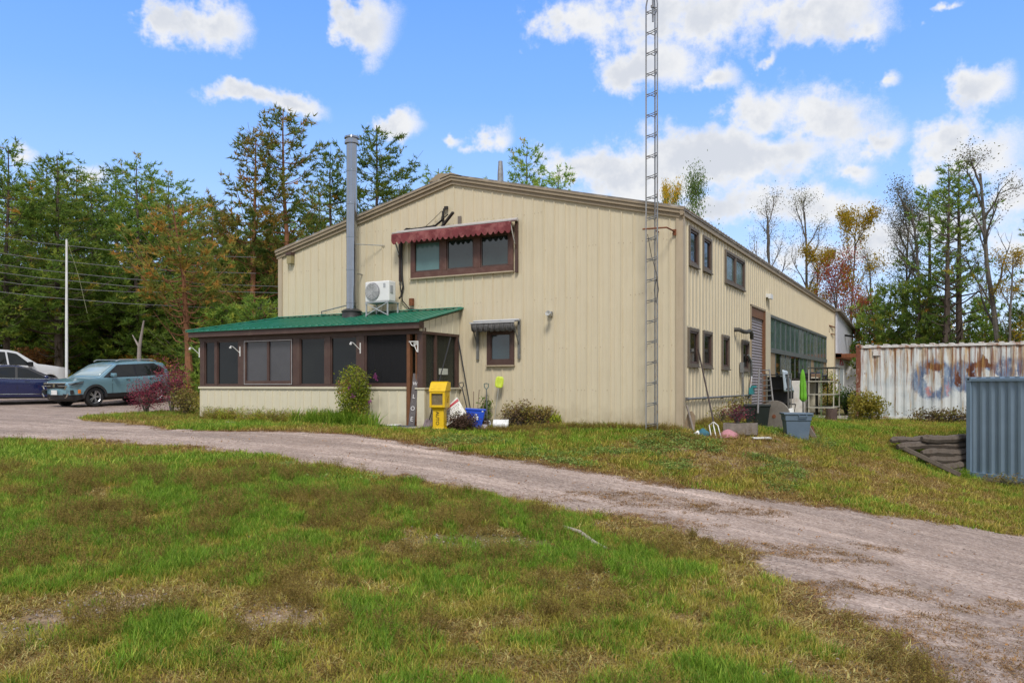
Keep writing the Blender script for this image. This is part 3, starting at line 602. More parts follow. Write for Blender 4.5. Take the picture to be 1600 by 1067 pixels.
for i, (y0, y1, z0, z1) in enumerate(SO[:7]):
    f = MB(); w = .07; n2 = 2 if i == 2 else 1
    m_ = M('grey brown window frame', (.13, .105, .08), .6, 0, .2, 5)
    f.bb(-.06, .05, y0, y1, z0, z0 + w); f.bb(-.06, .05, y0, y1, z1 - w, z1); f.bb(-.059, .049, y0, y0 + w, z0 + w, z1 - w); f.bb(-.059, .049, y1 - w, y1, z0 + w, z1 - w)
    if n2 == 2: f.bb(-.058, .048, (y0 + y1) / 2 - .05, (y0 + y1) / 2 + .05, z0 + w, z1 - w)
    f.bb(.0, .075, y0 - .02, y1 + .02, z0 - .03, z0 - .002)
    fo = f.build('window', m_, bld)
    for k in range(n2):
        a = y0 + w + (y1 - y0) / 2 * k; c = (y1 - w) if n2 == 1 or k == 1 else (y0 + y1) / 2 - .05
        if k == 1: a = (y0 + y1) / 2 + .05
        s = MB(); s.bb(-.04, .02, a, c, z0 + w, z0 + w + .05); s.bb(-.04, .02, a, c, z1 - w - .05, z1 - w); s.bb(-.039, .019, a, a + .05, z0 + w + .05, z1 - w - .05); s.bb(-.039, .019, c - .05, c, z0 + w + .05, z1 - w - .05)
        s.build('sash', brown, fo)
        g = MB(); g.bb(-.02, -.01, a + .05, c - .05, z0 + w + .05, z1 - w - .05); g.build('pane', glassg if i in (2,) else glassd, fo)

# awnings
awc = M('faded red awning cloth', (.16, .026, .03), .75, 0, .25, 5, dirt=(.33, .12, .11), dirta=.6, dscale=4)
b = MB(); n_ = 150; x0, x1 = -8.02, -4.28
ztop, zl = 5.20, 5.04
for i in range(n_ - 1):
    u0 = i / (n_ - 1); u1 = (i + 1) / (n_ - 1)
    def prof(u):
        x = x0 + (x1 - x0) * u; sc = .10 * abs(math.sin(u * math.pi * 22)) ** .7
        return [(x, -.12, ztop + .05), (x, -.42, ztop - .02), (x, -.445, ztop - .05), (x, -.45 + .02 * math.sin(u * 40), zl - .06 - sc)]
    A = prof(u0); Bq = prof(u1); b.add(A + Bq, [(k, k + 1, k + 5, k + 4) for k in range(3)])
aw = b.build('awning', awc, bld, smooth=False); sol = aw.modifiers.new('thick', 'SOLIDIFY'); sol.thickness = .008
b = MB(); b.tube([(x0 - .03, -.13, ztop + .07), (x1 + .03, -.13, ztop + .07)], .045, 10); b.beam((x0, -.42, ztop + .0), (x1, -.42, ztop + .0), .03, .03); b.build('roller_tube', M('awning cassette', (.45, .42, .40), .5), aw)
for x in (x0 + .03, x1 - .03):
    b = MB(); b.beam((x, -.40, ztop - .03), (x, -.10, ztop - .66), .03, .03); b.bb(x - .035, x + .035, -.10, -.035, ztop - 1.28, ztop + .1, 0); b.build('arm', [brown], aw)
    b = MB(); b.beam((x, -.435, ztop - .04), (x, -.12, ztop - .62), .02, .02); b.build('strut', whitep, aw)
# small grey awning frame over the lower window
oldc = M('weathered grey awning cloth', (.13, .125, .125), .85, 0, .45, 14, bump=.4, bscale=20)
b = MB(); x0, x1 = -5.52, -4.24
for i in range(24):
    u0, u1 = i / 24, (i + 1) / 24
    def pr(u):
        x = x0 + (x1 - x0) * u; return [(x, -.12, 2.68), (x, -.36, 2.63), (x + .01, -.37, 2.60), (x + .02, -.35 + .03 * math.sin(u * 50), 2.44 - .05 * abs(math.sin(u * 23)))]
    A = pr(u0); Bq = pr(u1); b.add(A + Bq, [(k, k + 1, k + 5, k + 4) for k in range(3)])
ao = b.build('small_awning', oldc, bld, smooth=True); ao.modifiers.new('thick', 'SOLIDIFY').thickness = .008
b = MB(); b.tube([(x0 - .04, -.14, 2.70), (x1 + .04, -.14, 2.70)], .03, 8); b.beam((x0 - .02, -.37, 2.64), (x1 + .02, -.37, 2.64), .04, .035); b.build('roller_tube', M('pale awning bar', (.5, .5, .5), .5), ao)
for x in (x0 + .03, x1 - .01):
    b = MB(); b.bb(x - .035, x + .035, -.07, -.032, 1.70, 2.72); b.beam((x, -.36, 2.62), (x, -.08, 2.1), .025, .025); b.build('arm', M('grey awning arm', (.15, .15, .14), .7, 0, .4, 10), ao)

# fittings on the front wall
def fitting(name, mb, mats, lab=None): o = mb.build(name, mats, bld, bevel=.004); return o
b = MB(); b.bb(-12.17, -11.95, -.20, -.03, 4.95, 5.03); b.bb(-12.15, -11.97, -.17, -.03, 4.70, 4.95, 1); fitting('wall_lamp', b, [brown, M('old lamp glass', (.30, .25, .12), .3)])
b = MB(); p0 = FW(861, 491); b.box((p0.x, -.06, p0.z), (.12, .06, .12)); b.beam((p0.x, -.08, p0.z), (p0.x + .05, -.22, p0.z - .02), .05, .05); b.lathe([(0, -.07), (.05, -.07), (.075, .07), (.06, .07), (0, .03)], (p0.x + .06, -.25, p0.z - .02), 14, 1, rx(R(70))); fitting('floodlight', b, [galv, M('lamp face', (.35, .35, .33), .3)])
b = MB(); p0 = SW(1198, 463); b.box((.05, p0.y, p0.z), (.1, .5, .12)); b.box((.13, p0.y, p0.z - .02), (.08, .46, .16)); fitting('side_lamp', b, [whitep])
b = MB(); p0 = SW(1286, 500); b.beam((0, 25.8, 4.1), (.1, 27.6, 4.1), .05, .06); b.beam((.02, 26.5, 3.7), (.1, 27.6, 3.72), .04, .05); b.beam((.0, 25.8, 4.1), (.0, 26.2, 3.6), .04, .04); fitting('pipe_bracket', b, [rust])
# service mast, wires down to the heat pump
P = lambda px, py, o=-.06: FW(px, py, o)
b = MB(); b.beam(P(690, 355, -.1), P(708, 332, -.3), .07, .05); b.beam(P(693, 356, -.05), P(692, 330, -.05), .05, .04); b.beam(P(718, 338, -.04), P(718, 351, -.04), .10, .03, 1); b.box(P(697, 325, -.07), (.10, .06, .08)); b.build('service_mast', [M('tarred wood', (.03, .025, .022), .8), greywood], bld)
b = MB()
b.tube([P(694, 326, -.1), P(690, 345, -.12), P(680, 353, -.08), P(655, 357, -.07), P(635, 359, -.07), P(628, 368, -.07), P(627, 400, -.07), P(628, 430, -.08), P(630, 448, -.07), P(627, 462, -.08), P(624, 466, -.25)], .028, 6)
b.tube([P(700, 335, -.2), P(680, 352, -.13), P(655, 359, -.12), P(635, 357, -.12), P(624, 366, -.1), P(625, 400, -.1), P(625, 445, -.1), P(629, 470, -.07), P(640, 483, -.06), P(655, 484, -.06)], .016, 5)
b.tube([P(690, 330, -.1), P(675, 345, -.1), P(665, 354, -.1)], .008, 4)
b.build('cable_run', cable, bld)
b = MB(); p0 = P(643, 472, -.08); b.box(p0, (.11, .09, .2)); b.build('junction_box', rust, bld)
# roof furniture
b = MB(); b.tube([(-5.95, 2.0, 6.4), (-5.95, 2.0, 7.15), (-5.95, 2.0, 7.5)], [.10, .085, .06], 10); b.build('roof_vent_pipe', galv, roof)
b = MB(); b.lathe([(.0, .45), (.25, .42), (.42, .28), (.5, .05), (.5, -.3)], (-4.9, 3.5, 6.35), 20); b.build('roof_vent_dome', M('pale grey dome', (.45, .45, .44), .5), roof, smooth=True)
b = MB(); b.prism([(-.45, 0), (.45, 0), (.2, .16), (-.1, .2)], lambda u, v, w: (-6.6 + u, w, 6.56 + v), -.1, .5); b.build('ridge_end_flashing', trimt, roof)

# roll-up door and greenhouse glazing in the side wall
slatm = M('mauve grey roll door steel', (.30, .27, .29), .5, .1, .1, 3, streak=.2)
b = MB(); z = -.1
while z < 3.25: b.add([(-.07, 7.45, z), (-.07, 9.45, z), (-.045, 9.45, z + .045), (-.045, 7.45, z + .045), (-.07, 7.45, z + .09), (-.07, 9.45, z + .09), (-.09, 7.45, z), (-.09, 9.45, z), (-.09, 7.45, z + .09), (-.09, 9.45, z + .09)], [(0, 1, 2, 3), (3, 2, 5, 4), (6, 8, 9, 7)]); z += .092
rd = b.build('rolling_door', slatm, bld, fix=False); tag(rd, kind='stuff')
b = MB(); b.bb(-.3, .03, 9.45, 9.6, -.1, 3.5); b.bb(-.3, -.02, 7.3, 7.44, -.1, 3.5); b.bb(-.3, .0, 7.44, 9.45, 3.2, 3.48); b.bb(.001, .04, 9.6, 10.4, -.1, 3.52, 1)
b.bb(.001, .035, 7.34, 7.42, -.1, 3.55, 2); b.bb(.002, .036, 7.34, 9.6, 3.5, 3.56, 2)
b.build('door_frame', [brownwood, cream, trimt], bld)
fr = M('weathered glazing bars', (.10, .115, .11), .7, 0, .3, 6)
b = MB(); GY0, GY1 = 10.49, 24.98; ncol = 14
b.bb(-.08, .03, GY0, GY1, 3.38, 3.47); b.bb(-.08, .04, GY0, GY1, 2.16, 2.32); b.bb(-.08, .03, GY0, GY1, 1.05, 1.14)
for i in range(ncol + 1): y = GY0 + (GY1 - GY0) * i / ncol; b.bb(-.05, .008, y - .028, y + .028, 1.14, 3.38)
gl = b.build('greenhouse_window', fr, bld)
gms = [glassg, glassg, glassg, glassw, glassd]
for i in range(ncol):
    for j, (za, zb) in enumerate(((1.14, 2.16), (2.32, 3.38))):
        y0 = GY0 + (GY1 - GY0) * i / ncol + .028; y1 = GY0 + (GY1 - GY0) * (i + 1) / ncol - .028
        m_ = [glassd, glassd, glassw, glassg, M('board in window', (.30, .22, .13), .7)][int(RNG.integers(0, 5))] if j == 0 else gms[int(RNG.integers(0, 3 + (i > 2)))]
        g = MB(); g.bb(-.025, -.015, y0, y1, za, zb); g.build('pane', m_, gl)
# pipe, vents, tap on the side wall
b = MB(); b.tube([(.07, .2, .70), (.07, 7.2, .72)], .028, 7); [b.box((.04, y, .70), (.08, .05, .08)) for y in (.3, 1.8, 3.6, 5.2, 6.6)]
b.tube([(.09, 5.9, .0), (.1, 5.9, .85), (.08, 5.85, 1.6)], .035, 6); b.tube([(.06, 6.9, .6), (.08, 7.15, 1.3), (.10, 7.0, 1.75), (.05, 6.8, 1.95)], .04, 6); b.box((.08, 5.85, 1.55), (.1, .12, .3)); b.build('water_pipe', galv, bld)
b = MB(); b.box((.14, 6.9, .85), (.12, .25, .2)); b.lathe([(0, -.03), (.09, -.03), (.09, .03), (0, .03)], (.2, 6.9, .98), 10); b.build('tap', M('teal tap', (.03, .22, .24), .5), bld)
b = MB(); b.tube([(.0, 5.1, 2.62), (.16, 5.15, 2.62), (.2, 5.5, 2.58), (.2, 6.0, 2.6), (.18, 6.4, 2.66), (.17, 6.75, 2.6), (.15, 6.85, 2.45)], .06, 8); b.build('vent_hose', M('dirty vent pipe', (.06, .055, .045), .7, 0, .4, 10), bld)

# ------------------------------------------------------------------ porch
po = thing('porch', 'enclosed lean-to porch with green metal roof and dark brown window posts', 'porch', (-10.1, -1.7, 0))
PY = -1.72
b = MB(); b.bb(-14.08, -6.6, PY + .02, PY + .10, -.15, .92); kw = b.build('knee_wall', cream2, po)
k = 26; st = (14.08 - 6.6) / k
for i in range(k):
    x0 = -14.08 + i * st; b = MB(); b.bb(x0, x0 + st, PY, PY + .018, -.12, .90)
    b.add([(x0 + .0, PY, -.12), (x0 + .042, PY, -.12), (x0 + .032, PY - .028, -.12), (x0 + .010, PY - .028, -.12), (x0, PY, .88), (x0 + .042, PY, .88), (x0 + .032, PY - .028, .88), (x0 + .01, PY - .028, .88)], [(0, 1, 2, 3), (4, 7, 6, 5), (0, 3, 7, 4), (1, 5, 6, 2), (3, 2, 6, 7)])
    b.build('siding_panel', cream2, kw)
b = MB(); b.bb(-6.14, -6.06, PY + .07, -.05, -.15, .92); [b.bb(-6.06, -6.032, y, y + .04, -.12, .9) for y in (-1.45, -1.15, -.85, -.55, -.25)]; b.bb(-6.26, -6.03, PY - .01, PY + .07, -.15, .92); b.build('side_knee_wall', cream2, po)
b = MB(); b.bb(-14.09, -14.0, PY + .1, 3, -.15, .92); b.bb(-14.05, -14.0, PY + .1, 3, .97, 2.35, 1); b.bb(-14.09, -12.6, 3, 3.08, -.15, 2.6); b.build('left_wall', [cream2, screen], po)
b = MB(); b.bb(-14.12, -6.58, PY - .045, PY + .12, .925, .985, 1); b.bb(-14.10, -6.58, PY - .02, PY + .12, .986, 1.03); b.bb(-6.3, -6.0, PY - .04, -.03, .925, .96, 1); b.build('sill', [brown, cream2], po)
for x0, x1 in ((-14.08, -13.89), (-13.46, -13.36), (-12.49, -12.28), (-10.40, -10.15), (-9.26, -9.06), (-8.17, -7.91)):
    b = MB(); b.bb(x0, x1, PY - .02, PY + .1, 1.031, 2.31); b.build('post', brown, po, bevel=.005)
b = MB(); b.bb(-6.24, -6.08, PY - .02, PY + .14, .961, 2.31); b.build('post', brown, po, bevel=.005)
b = MB(); b.bb(-6.2, -6.08, -.16, -.04, .961, 2.36); b.build('post', brown, po, bevel=.005)
b = MB(); b.bb(-6.2, -6.1, -1.15, -1.05, .961, 2.36); b.build('post', brown, po, bevel=.005)
b = MB(); b.bb(-14.10, -6.06, PY - .03, PY + .11, 2.311, 2.46); b.bb(-6.21, -6.07, PY + .111, -.04, 2.31, 2.37); b.build('header', brown, po)
# door jamb and threshold
b = MB(); b.bb(-6.58, -6.48, PY, PY + .12, -.05, 2.31); b.bb(-6.31, -6.27, PY, PY + .12, .1, 2.31); b.bb(-6.48, -6.27, PY + .02, PY + .1, -.05, .25); b.build('door_frame', brownwood, po)
b = MB(); b.bb(-7.6, -6.0, PY - .55, PY - .05, -.3, .0); b.build('step', conc, po, bevel=.02)
b = MB(); b.bb(-14.0, -6.15, PY + .12, -.1, -.1, .0); b.build('floor', greywood, po)
# panes
for x0, x1 in ((-13.89, -13.46), (-13.36, -12.49), (-10.15, -9.26), (-9.06, -8.17)):
    f = MB(); w = .035; y0, y1 = PY + .0, PY + .06
    f.bb(x0, x1, y0, y1, 1.031, 1.031 + w); f.bb(x0, x1, y0, y1, 2.31 - w, 2.31); f.bb(x0, x0 + w, y0, y1, 1.07, 2.27); f.bb(x1 - w, x1, y0, y1, 1.07, 2.27)
    fo = f.build('window', brown, po); g = MB(); g.bb(x0 + w, x1 - w, PY + .03, PY + .04, 1.066, 2.275); g.build('pane', glassd, fo)
f = MB(); x0, x1 = -7.91, -6.58; f.bb(x0, x1, PY, PY + .06, 1.031, 1.08); f.bb(x0, x0 + .05, PY, PY + .06, 1.08, 2.31); fo = f.build('window', brown, po)
g = MB(); g.bb(x0 + .05, x1, PY + .03, PY + .04, 1.08, 2.31); g.build('screen', screen, fo)
# slider with pale outline
x0, x1 = -12.25, -10.42; f = MB(); w = .018
f.bb(x0, x1, PY - .035, PY - .021, 1.045, 1.045 + w, 1); f.bb(x0, x1, PY - .035, PY - .021, 2.28 - w, 2.28, 1); f.bb(x0, x0 + w, PY - .035, PY - .021, 1.063, 2.26, 1); f.bb(x1 - w, x1, PY - .035, PY - .021, 1.063, 2.26, 1)
w = .07; f.bb(x0, x1, PY - .02, PY + .08, 1.032, 1.15); f.bb(x0, x1, PY - .02, PY + .08, 2.25, 2.309); f.bb(x0, x0 + w, PY - .019, PY + .08, 1.15, 2.25); f.bb(x1 - w, x1, PY - .019, PY + .08, 1.15, 2.25); f.bb(-11.37, -11.29, PY - .018, PY + .08, 1.15, 2.25)
fo = f.build('sliding_window', [brown, M('aluminium edge', (.45, .43, .43), .4, .5)], po)
gsc = M('grey screened glass', (.07, .07, .078), .25, 0, .15, 2, spec=.6)
for a, c in ((x0 + w, -11.37), (-11.29, x1 - w)): g = MB(); g.bb(a, c, PY + .02, PY + .03, 1.15, 2.25); g.build('pane', gsc, fo)
g = MB(); g.bb(-6.15, -6.14, PY + .14, -1.15, .97, 2.31); g.bb(-6.15, -6.14, -1.05, -.16, .97, 2.31); g.build('side_screen', clearish, po)
g = MB(); g.box((-6.13, -.72, 1.38), (.006, .42, .16)); g.build('notice', M('faded notice', (.5, .52, .46), .6, 0, .35, 30), po)
# gable infill, fascia, roof
b = MB(); sl = (3.03 - 2.58) / 1.95
b.prism([(PY - .1, 2.375), (-.03, 2.375), (-.03, 3.0), (PY - .1, 3.0 - (1.79) * sl)], lambda u, v, w: (w, u, v), -6.12, -6.07)
for i in range(7): y = PY + .0 + i * .27; b.bb(-6.07, -6.055, y, y + .03, 2.38, 2.58 + (y + 1.95) * sl - .03)
b.build('gable_infill', cream2, po)
b = MB(); b.bb(-14.3, -6.03, -1.97, -1.91, 2.43, 2.575); b.bb(-14.3, -14.24, -1.91, 3, 2.43, 2.575); b.bb(-14.24, -6.1, -1.91, PY - .03, 2.44, 2.462); b.bb(-6.09, -6.03, -1.91, -1.75, 2.44, 2.6); b.build('fascia', brown, po)
b = MB()
FLp, FRp, BRp, BLp = Vector((-14.36, -2.03, 2.58)), Vector((-5.98, -2.03, 2.58)), Vector((-5.98, -.03, 3.04)), Vector((-12.6, -.03, 3.04))
LB, LT = Vector((-14.36, 3.1, 2.58)), Vector((-12.6, 3.1, 3.04)); th = Vector((0, 0, .03))
b.add([FLp, FRp, BRp, BLp, FLp + th, FRp + th, BRp + th, BLp + th], [(0, 1, 2, 3), (4, 7, 6, 5), (0, 4, 5, 1), (1, 5, 6, 2), (2, 6, 7, 3)])
b.add([FLp, BLp, LT, LB, FLp + th, BLp + th, LT + th, LB + th], [(0, 1, 2, 3), (4, 7, 6, 5), (0, 3, 7, 4), (3, 2, 6, 7)])
pr = b.build('roof', greenm, po)
b = MB(); x = -14.25; off = Vector((0, 0, .036))
while x < -5.98:
    yb = -.03 if x > -12.6 else -2.03 + 2.0 * (x + 14.36) / 1.76
    zb = 2.58 + (yb + 2.03) * .23
    b.beam(Vector((x, -2.035, 2.58)) + off, Vector((x, yb, zb)) + off, .04, .022); x += .2286
tag(b.build('roof_ribs', greenm, pr), kind='stuff')
b = MB(); b.beam(FLp + th * 1.8, BLp + th * 1.8, .16, .02); b.beam(FRp + th * 1.6, BRp + th * 1.6, .10, .03); b.beam(BRp + Vector((0, -.04, .06)), BLp + Vector((0, -.04, .06)), .1, .02); b.build('roof_flashing', M('green ridge trim', (.02, .22, .15), .35, 0, .1), pr)
# plant brackets and string lights
wht = M('white painted iron', (.75, .75, .73), .5)
for xx in (-12.42, -8.05, -14.1):
    b = MB(); b.bb(xx, xx + .025, PY - .04, PY - .021, 1.85, 2.13); b.tube([(xx, PY - .03, 1.95), (xx - .08, PY - .2, 2.12), (xx - .1, PY - .28, 2.14)], .012, 5); b.lathe([(0, 0), (.035, -.03), (.03, -.06), (0, -.06)], (xx - .1, PY - .28, 2.13), 8); b.build('plant_hook', wht, po)
b = MB(); z1 = 2.13; b.bb(-6.22, -6.2, PY - .05, PY - .022, 1.85, z1); b.bb(-6.48, -6.22, PY - .05, PY - .022, z1 - .02, z1)
b.tube([(-6.46, PY - .035, z1 - .01), (-6.40, PY - .035, z1 - .1), (-6.3, PY - .035, z1 - .14), (-6.24, PY - .035, z1 - .27)], .011, 5)
b.tube([(-6.22, PY - .035, z1), (-6.34, PY - .035, z1 - .13)], .01, 5); b.lathe([(.03, -.006), (.045, -.006), (.045, .006), (.03, .006)], (-6.29, PY - .035, z1 - .07), 10, 0, rx(R(90))); b.build('corner_bracket', wht, po)

# flue pipe
fl = thing('stove_chimney', 'tall shiny stainless steel stove pipe rising through the green porch roof', 'chimney', (-9.7, -.45, 2.9))
fx0, fy0 = -9.62, -.48; ztop_ = CZ + (602 - 222) / F * 22.95
b = MB(); b.tube([(fx0, fy0, 2.85), (fx0, fy0, ztop_)], .15, 24); pipe = b.build('pipe', steel, fl, smooth=True)
z = 3.35
while z < ztop_ - .3: b = MB(); b.lathe([(.151, -.025), (.158, -.02), (.158, .02), (.151, .025)], (fx0, fy0, z), 24); b.build('joint_band', steel, fl, smooth=True); z += .93
b = MB(); b.lathe([(.15, -.1), (.2, -.1), (.2, -.03), (.165, -.03), (.165, .05), (.21, .05), (.2, .1), (.08, .15), (0, .16)], (fx0, fy0, ztop_), 24); b.build('cap', steel, fl, smooth=True)
b = MB(); b.lathe([(.16, .2), (.24, .17), (.30, .12), (.27, .10), (.27, -.1), (.34, -.2)], (fx0, fy0, 2.98), 24); b.build('storm_collar', M('black collar', (.03, .028, .028), .5), fl, smooth=True)
b = MB(); b.tube([(fx0 + .1, fy0, 5.0), (fx0 + .8, -.02, 4.97)], .012, 5); b.tube([(fx0, fy0 + .1, 4.2), (fx0, -.02, 4.2)], .02, 5); b.tube([(fx0 - .1, fy0, 3.3), (fx0 - 1.5, -.05, 3.2), (fx0 - 1.5, -.05, 2.98)], .018, 5); b.build('brace', galv, fl)

# heat pump on its stand
hp = thing('heat_pump', 'white outdoor heat pump unit on a cross braced metal stand', 'air conditioner', (-8.6, -.45, 2.95))
b = MB(); b.box((-8.62, -.5, 3.60), (.82, .32, .56)); body = b.build('casing', M('white enamel', (.72, .72, .71), .35, 0, .04), hp, bevel=.03)
b = MB(); b.lathe([(.0, .02), (.24, .02), (.245, .0)], (-8.76, -.67, 3.60), 28, 0, rx(R(90)))
for k in range(1, 6): rr_ = .04 * k; b.lathe([(rr_ - .006, .02), (rr_ - .006, .035), (rr_ + .006, .035), (rr_ + .006, .02)], (-8.76, -.67, 3.60), 28, 1, rx(R(90)))
for k in range(8): a = k * math.pi / 4; b.beam((-8.76, -.70, 3.6), (-8.76 + .235 * math.cos(a), -.70, 3.6 + .235 * math.sin(a)), .008, .008, 1)
b.build('fan_grille', [M('grille shade', (.28, .28, .29), .6), M('grille wire', (.5, .5, .5), .5)], hp)
b = MB(); b.box((-8.36, -.664, 3.75), (.07, .006, .12)); b.box((-8.20, -.55, 3.65), (.012, .12, .2)); b.build('badge', M('grey sticker', (.35, .36, .38), .5), hp)
b = MB()
for x in (-8.98, -8.25):
    for y in (-.66, -.2): b.beam((x, y, 2.9), (x, y, 3.31), .035, .035)
b.bb(-9.02, -8.21, -.68, -.18, 3.29, 3.315); b.beam((-8.98, -.68, 2.95), (-8.25, -.68, 3.28), .02, .02); b.beam((-8.25, -.695, 2.95), (-8.98, -.695, 3.28), .02, .02); b.build('stand', M('pale grey stand', (.42, .44, .46), .5, .3), hp)

fl.location.x += .24; hp.location.x += .27
# ------------------------------------------------------------------ annex behind
an = thing('rear_annex', 'pale grey boarded annex behind the far end of the side wall, over a rusty beam', 'building', (0, 34, 0))
aw_ = M('pale grey painted boards', (.58, .59, .64), .7, 0, .15, 5, streak=.4, dirt=(.3, .29, .3))
b = MB(); b.bb(-6, .12, BL + .16, BL + 8.5, 2.75, 4.4); b.prism([(0, 0), (8.34, 0), (8.34, .0), (0, .6)], lambda u, v, w: (w, BL + .16 + u, 4.4 + v), -6, .12)
ub = b.build('upper_storey', aw_, an)
for i in range(24): y = BL + .2 + i * .34; b = MB(); b.bb(.121, .145, y, y + .32, 2.76, 4.38 + .6 * (1 - (i / 24))); b.build('board', aw_, ub)
b = MB(); b.prism([(-.2, .0), (8.6, -.62), (8.6, -.5), (-.2, .14)], lambda u, v, w: (w, BL + .16 + u, 5.0 + v), -6.2, .35); b.build('roof', roofm, an)
b = MB(); b.bb(-6, .02, BL + .16, BL + 8.5, -.3, 2.5); b.bb(-6, 2.4, BL + 5.6, BL + 5.75, -.3, 2.5); b.build('lower_wall', M('white painted wall', (.62, .62, .64), .7, 0, .12, 3, streak=.3), an)
b = MB(); b.bb(-1, .35, BL + .2, BL + 8.6, 2.5, 2.74); b.bb(-.5, 2.6, BL + .2, BL + .35, 2.52, 2.72); b.build('rusty_beam', rust, an)
b = MB(); y = BL + .9; b.bb(.021, .06, y, y + 2.9, -.2, 2.0); b.build('door', M('pale blue door', (.50, .56, .60), .6, 0, .1), an); 
b = MB(); b.bb(.021, .09, y - .15, y, -.2, 2.15); b.bb(.021, .09, y + 2.9, y + 3.05, -.2, 2.15); b.bb(.021, .09, y, y + 2.9, 2.0, 2.15); b.build('door_frame', whitep, an)
gr = M('red spray paint', (.45, .04, .08), .6)
b = MB(); b.tube([(.03, BL + 2.2, 2.05), (.03, BL + 2.6, 2.45), (.03, BL + 3.4, 2.4), (.03, BL + 3.9, 2.2)], .04, 4); b.tube([(.03, BL + 2.7, 2.0), (.03, BL + 3.1, 2.2), (.03, BL + 3.4, 2.05)], .05, 4); b.build('spray_mark', gr, an)
b = MB(); b.beam((.15, BL + 3.6, 3.9), (.6, BL + 4.4, 3.85), .12, .1); b.build('yard_lamp', blackm, an)

# ------------------------------------------------------------------ antenna mast
tw = thing('lattice_mast', 'tall slim galvanised triangular lattice mast bracketed to the front corner of the wall', 'antenna mast', (-.55, -.45, -.1))
A = [Vector((-.68, -.52, 0)), Vector((-.40, -.55, 0)), Vector((-.54, -.30, 0))]
top = 12.6
for a_ in A: b = MB(); b.tube([a_ + Vector((0, 0, -.2)), a_ + Vector((0, 0, 9.75)), (a_ - Vector((-.54, -.45, 0))) * .55 + Vector((-.54, -.45, 10.15)), (a_ - Vector((-.54, -.45, 0))) * .5 + Vector((-.54, -.45, 11))], .018, 7); b.build('leg', galv, tw)
b = MB(); b.tube([(-.54, -.45, 9.4), (-.54, -.45, 12)], .022, 7); b.box((-.54, -.45, 9.75), (.08, .08, .05)); b.build('top_tube', galv, tw)
z = .12
while z < 9.8:
    b = MB()
    for i in range(3):
        p_, q_ = A[i], A[(i + 1) % 3]; b.tube([p_ + Vector((0, 0, z)), (p_ + q_) / 2 + Vector((0, 0, z + .012)), q_ + Vector((0, 0, z + .05 * (i == 0)))], .010, 5)
    b.tube([A[0] + Vector((0, 0, z - .06)), A[1] + Vector((0, 0, z + .0))], .009, 5)
    b.build('rung', galv, tw); z += .475
b = MB(); b.tube([(-.75, -.56, 4.62), (-.2, -.5, 4.62), (-.15, -.04, 4.60)], .02, 6); b.box((-.15, -.045, 4.58), (.08, .03, .14)); b.tube([(-.54, -.3, 4.62), (-.54, -.04, 4.62)], .02, 6); b.build('wall_bracket', rust, tw)
b = MB(); b.tube([(-.64, -.53, 4.5), (-.55, -.52, 4.0), (-.42, -.57, 3.6), (-.36, -.58, 3.2), (-.42, -.58, 2.9), (-.47, -.57, 3.2), (-.4, -.57, 3.5)], .008, 5); b.build('loose_cable', cable, tw)
b = MB(); b.tube([(-.67, -.56, .0), (-.67, -.56, 5), (-.67, -.56, 8.6)], .012, 5); b.build('coax_cable', M('pale cable', (.3, .3, .3), .6), tw)
# ------------------------------------------------------------------ shipping containers
def nodes_of(m): return m.node_tree.nodes, m.node_tree.links
def nmath(n, l, op, a, b=None, c=None, clamp=False):
    x = n.new('ShaderNodeMath'); x.operation = op; x.use_clamp = clamp
    for i, v in enumerate((a, b, c)):
        if v is None: continue
        if isinstance(v, (int, float)): x.inputs[i].default_value = v
        else: l.new(v, x.inputs[i])
    return x.outputs[0]
def nmix(n, l, f, a, b):
    x = n.new('ShaderNodeMix'); x.data_type = 'RGBA'
    if isinstance(f, (int, float)): x.inputs['Factor'].default_value = f
    else: l.new(f, x.inputs['Factor'])
    for k, v in ((6, a), (7, b)):
        if isinstance(v, tuple): x.inputs[k].default_value = (*v, 1)
        else: l.new(v, x.inputs[k])
    return x.outputs[2]
wm = bpy.data.materials.new('rust streaked white container paint'); wm.use_nodes = True; n, l = nodes_of(wm); p = n['Principled BSDF']; p.inputs['Roughness'].default_value = .6
tcn = n.new('ShaderNodeTexCoord'); O = tcn.outputs['Object']; sp = n.new('ShaderNodeSeparateXYZ'); l.new(O, sp.inputs[0]); X, Z = sp.outputs[0], sp.outputs[2]
def nse(sc, det, vec=None, ro=.6, m=None):
    if m: q = n.new('ShaderNodeMapping'); q.inputs['Scale'].default_value = m; l.new(O, q.inputs[0]); vec = q.outputs[0]
    t = n.new('ShaderNodeTexNoise'); t.inputs['Scale'].default_value = sc; t.inputs['Detail'].default_value = det; t.inputs['Roughness'].default_value = ro; l.new(vec or O, t.inputs['Vector']); return t.outputs['Fac']
def step_(v, a, b): x = n.new('ShaderNodeMapRange'); x.interpolation_type = 'SMOOTHSTEP'; x.inputs[1].default_value = a; x.inputs[2].default_value = b; l.new(v, x.inputs[0]); return x.outputs[0]
w1 = nse(5, 8, ro=.7); w2 = nse(7, 8, m=(1, 1, .3), ro=.75); Xw = nmath(n, l, 'MULTIPLY_ADD', w1, .55, nmath(n, l, 'ADD', X, -.28)); Zw = nmath(n, l, 'MULTIPLY_ADD', w2, .5, nmath(n, l, 'ADD', Z, -.25))
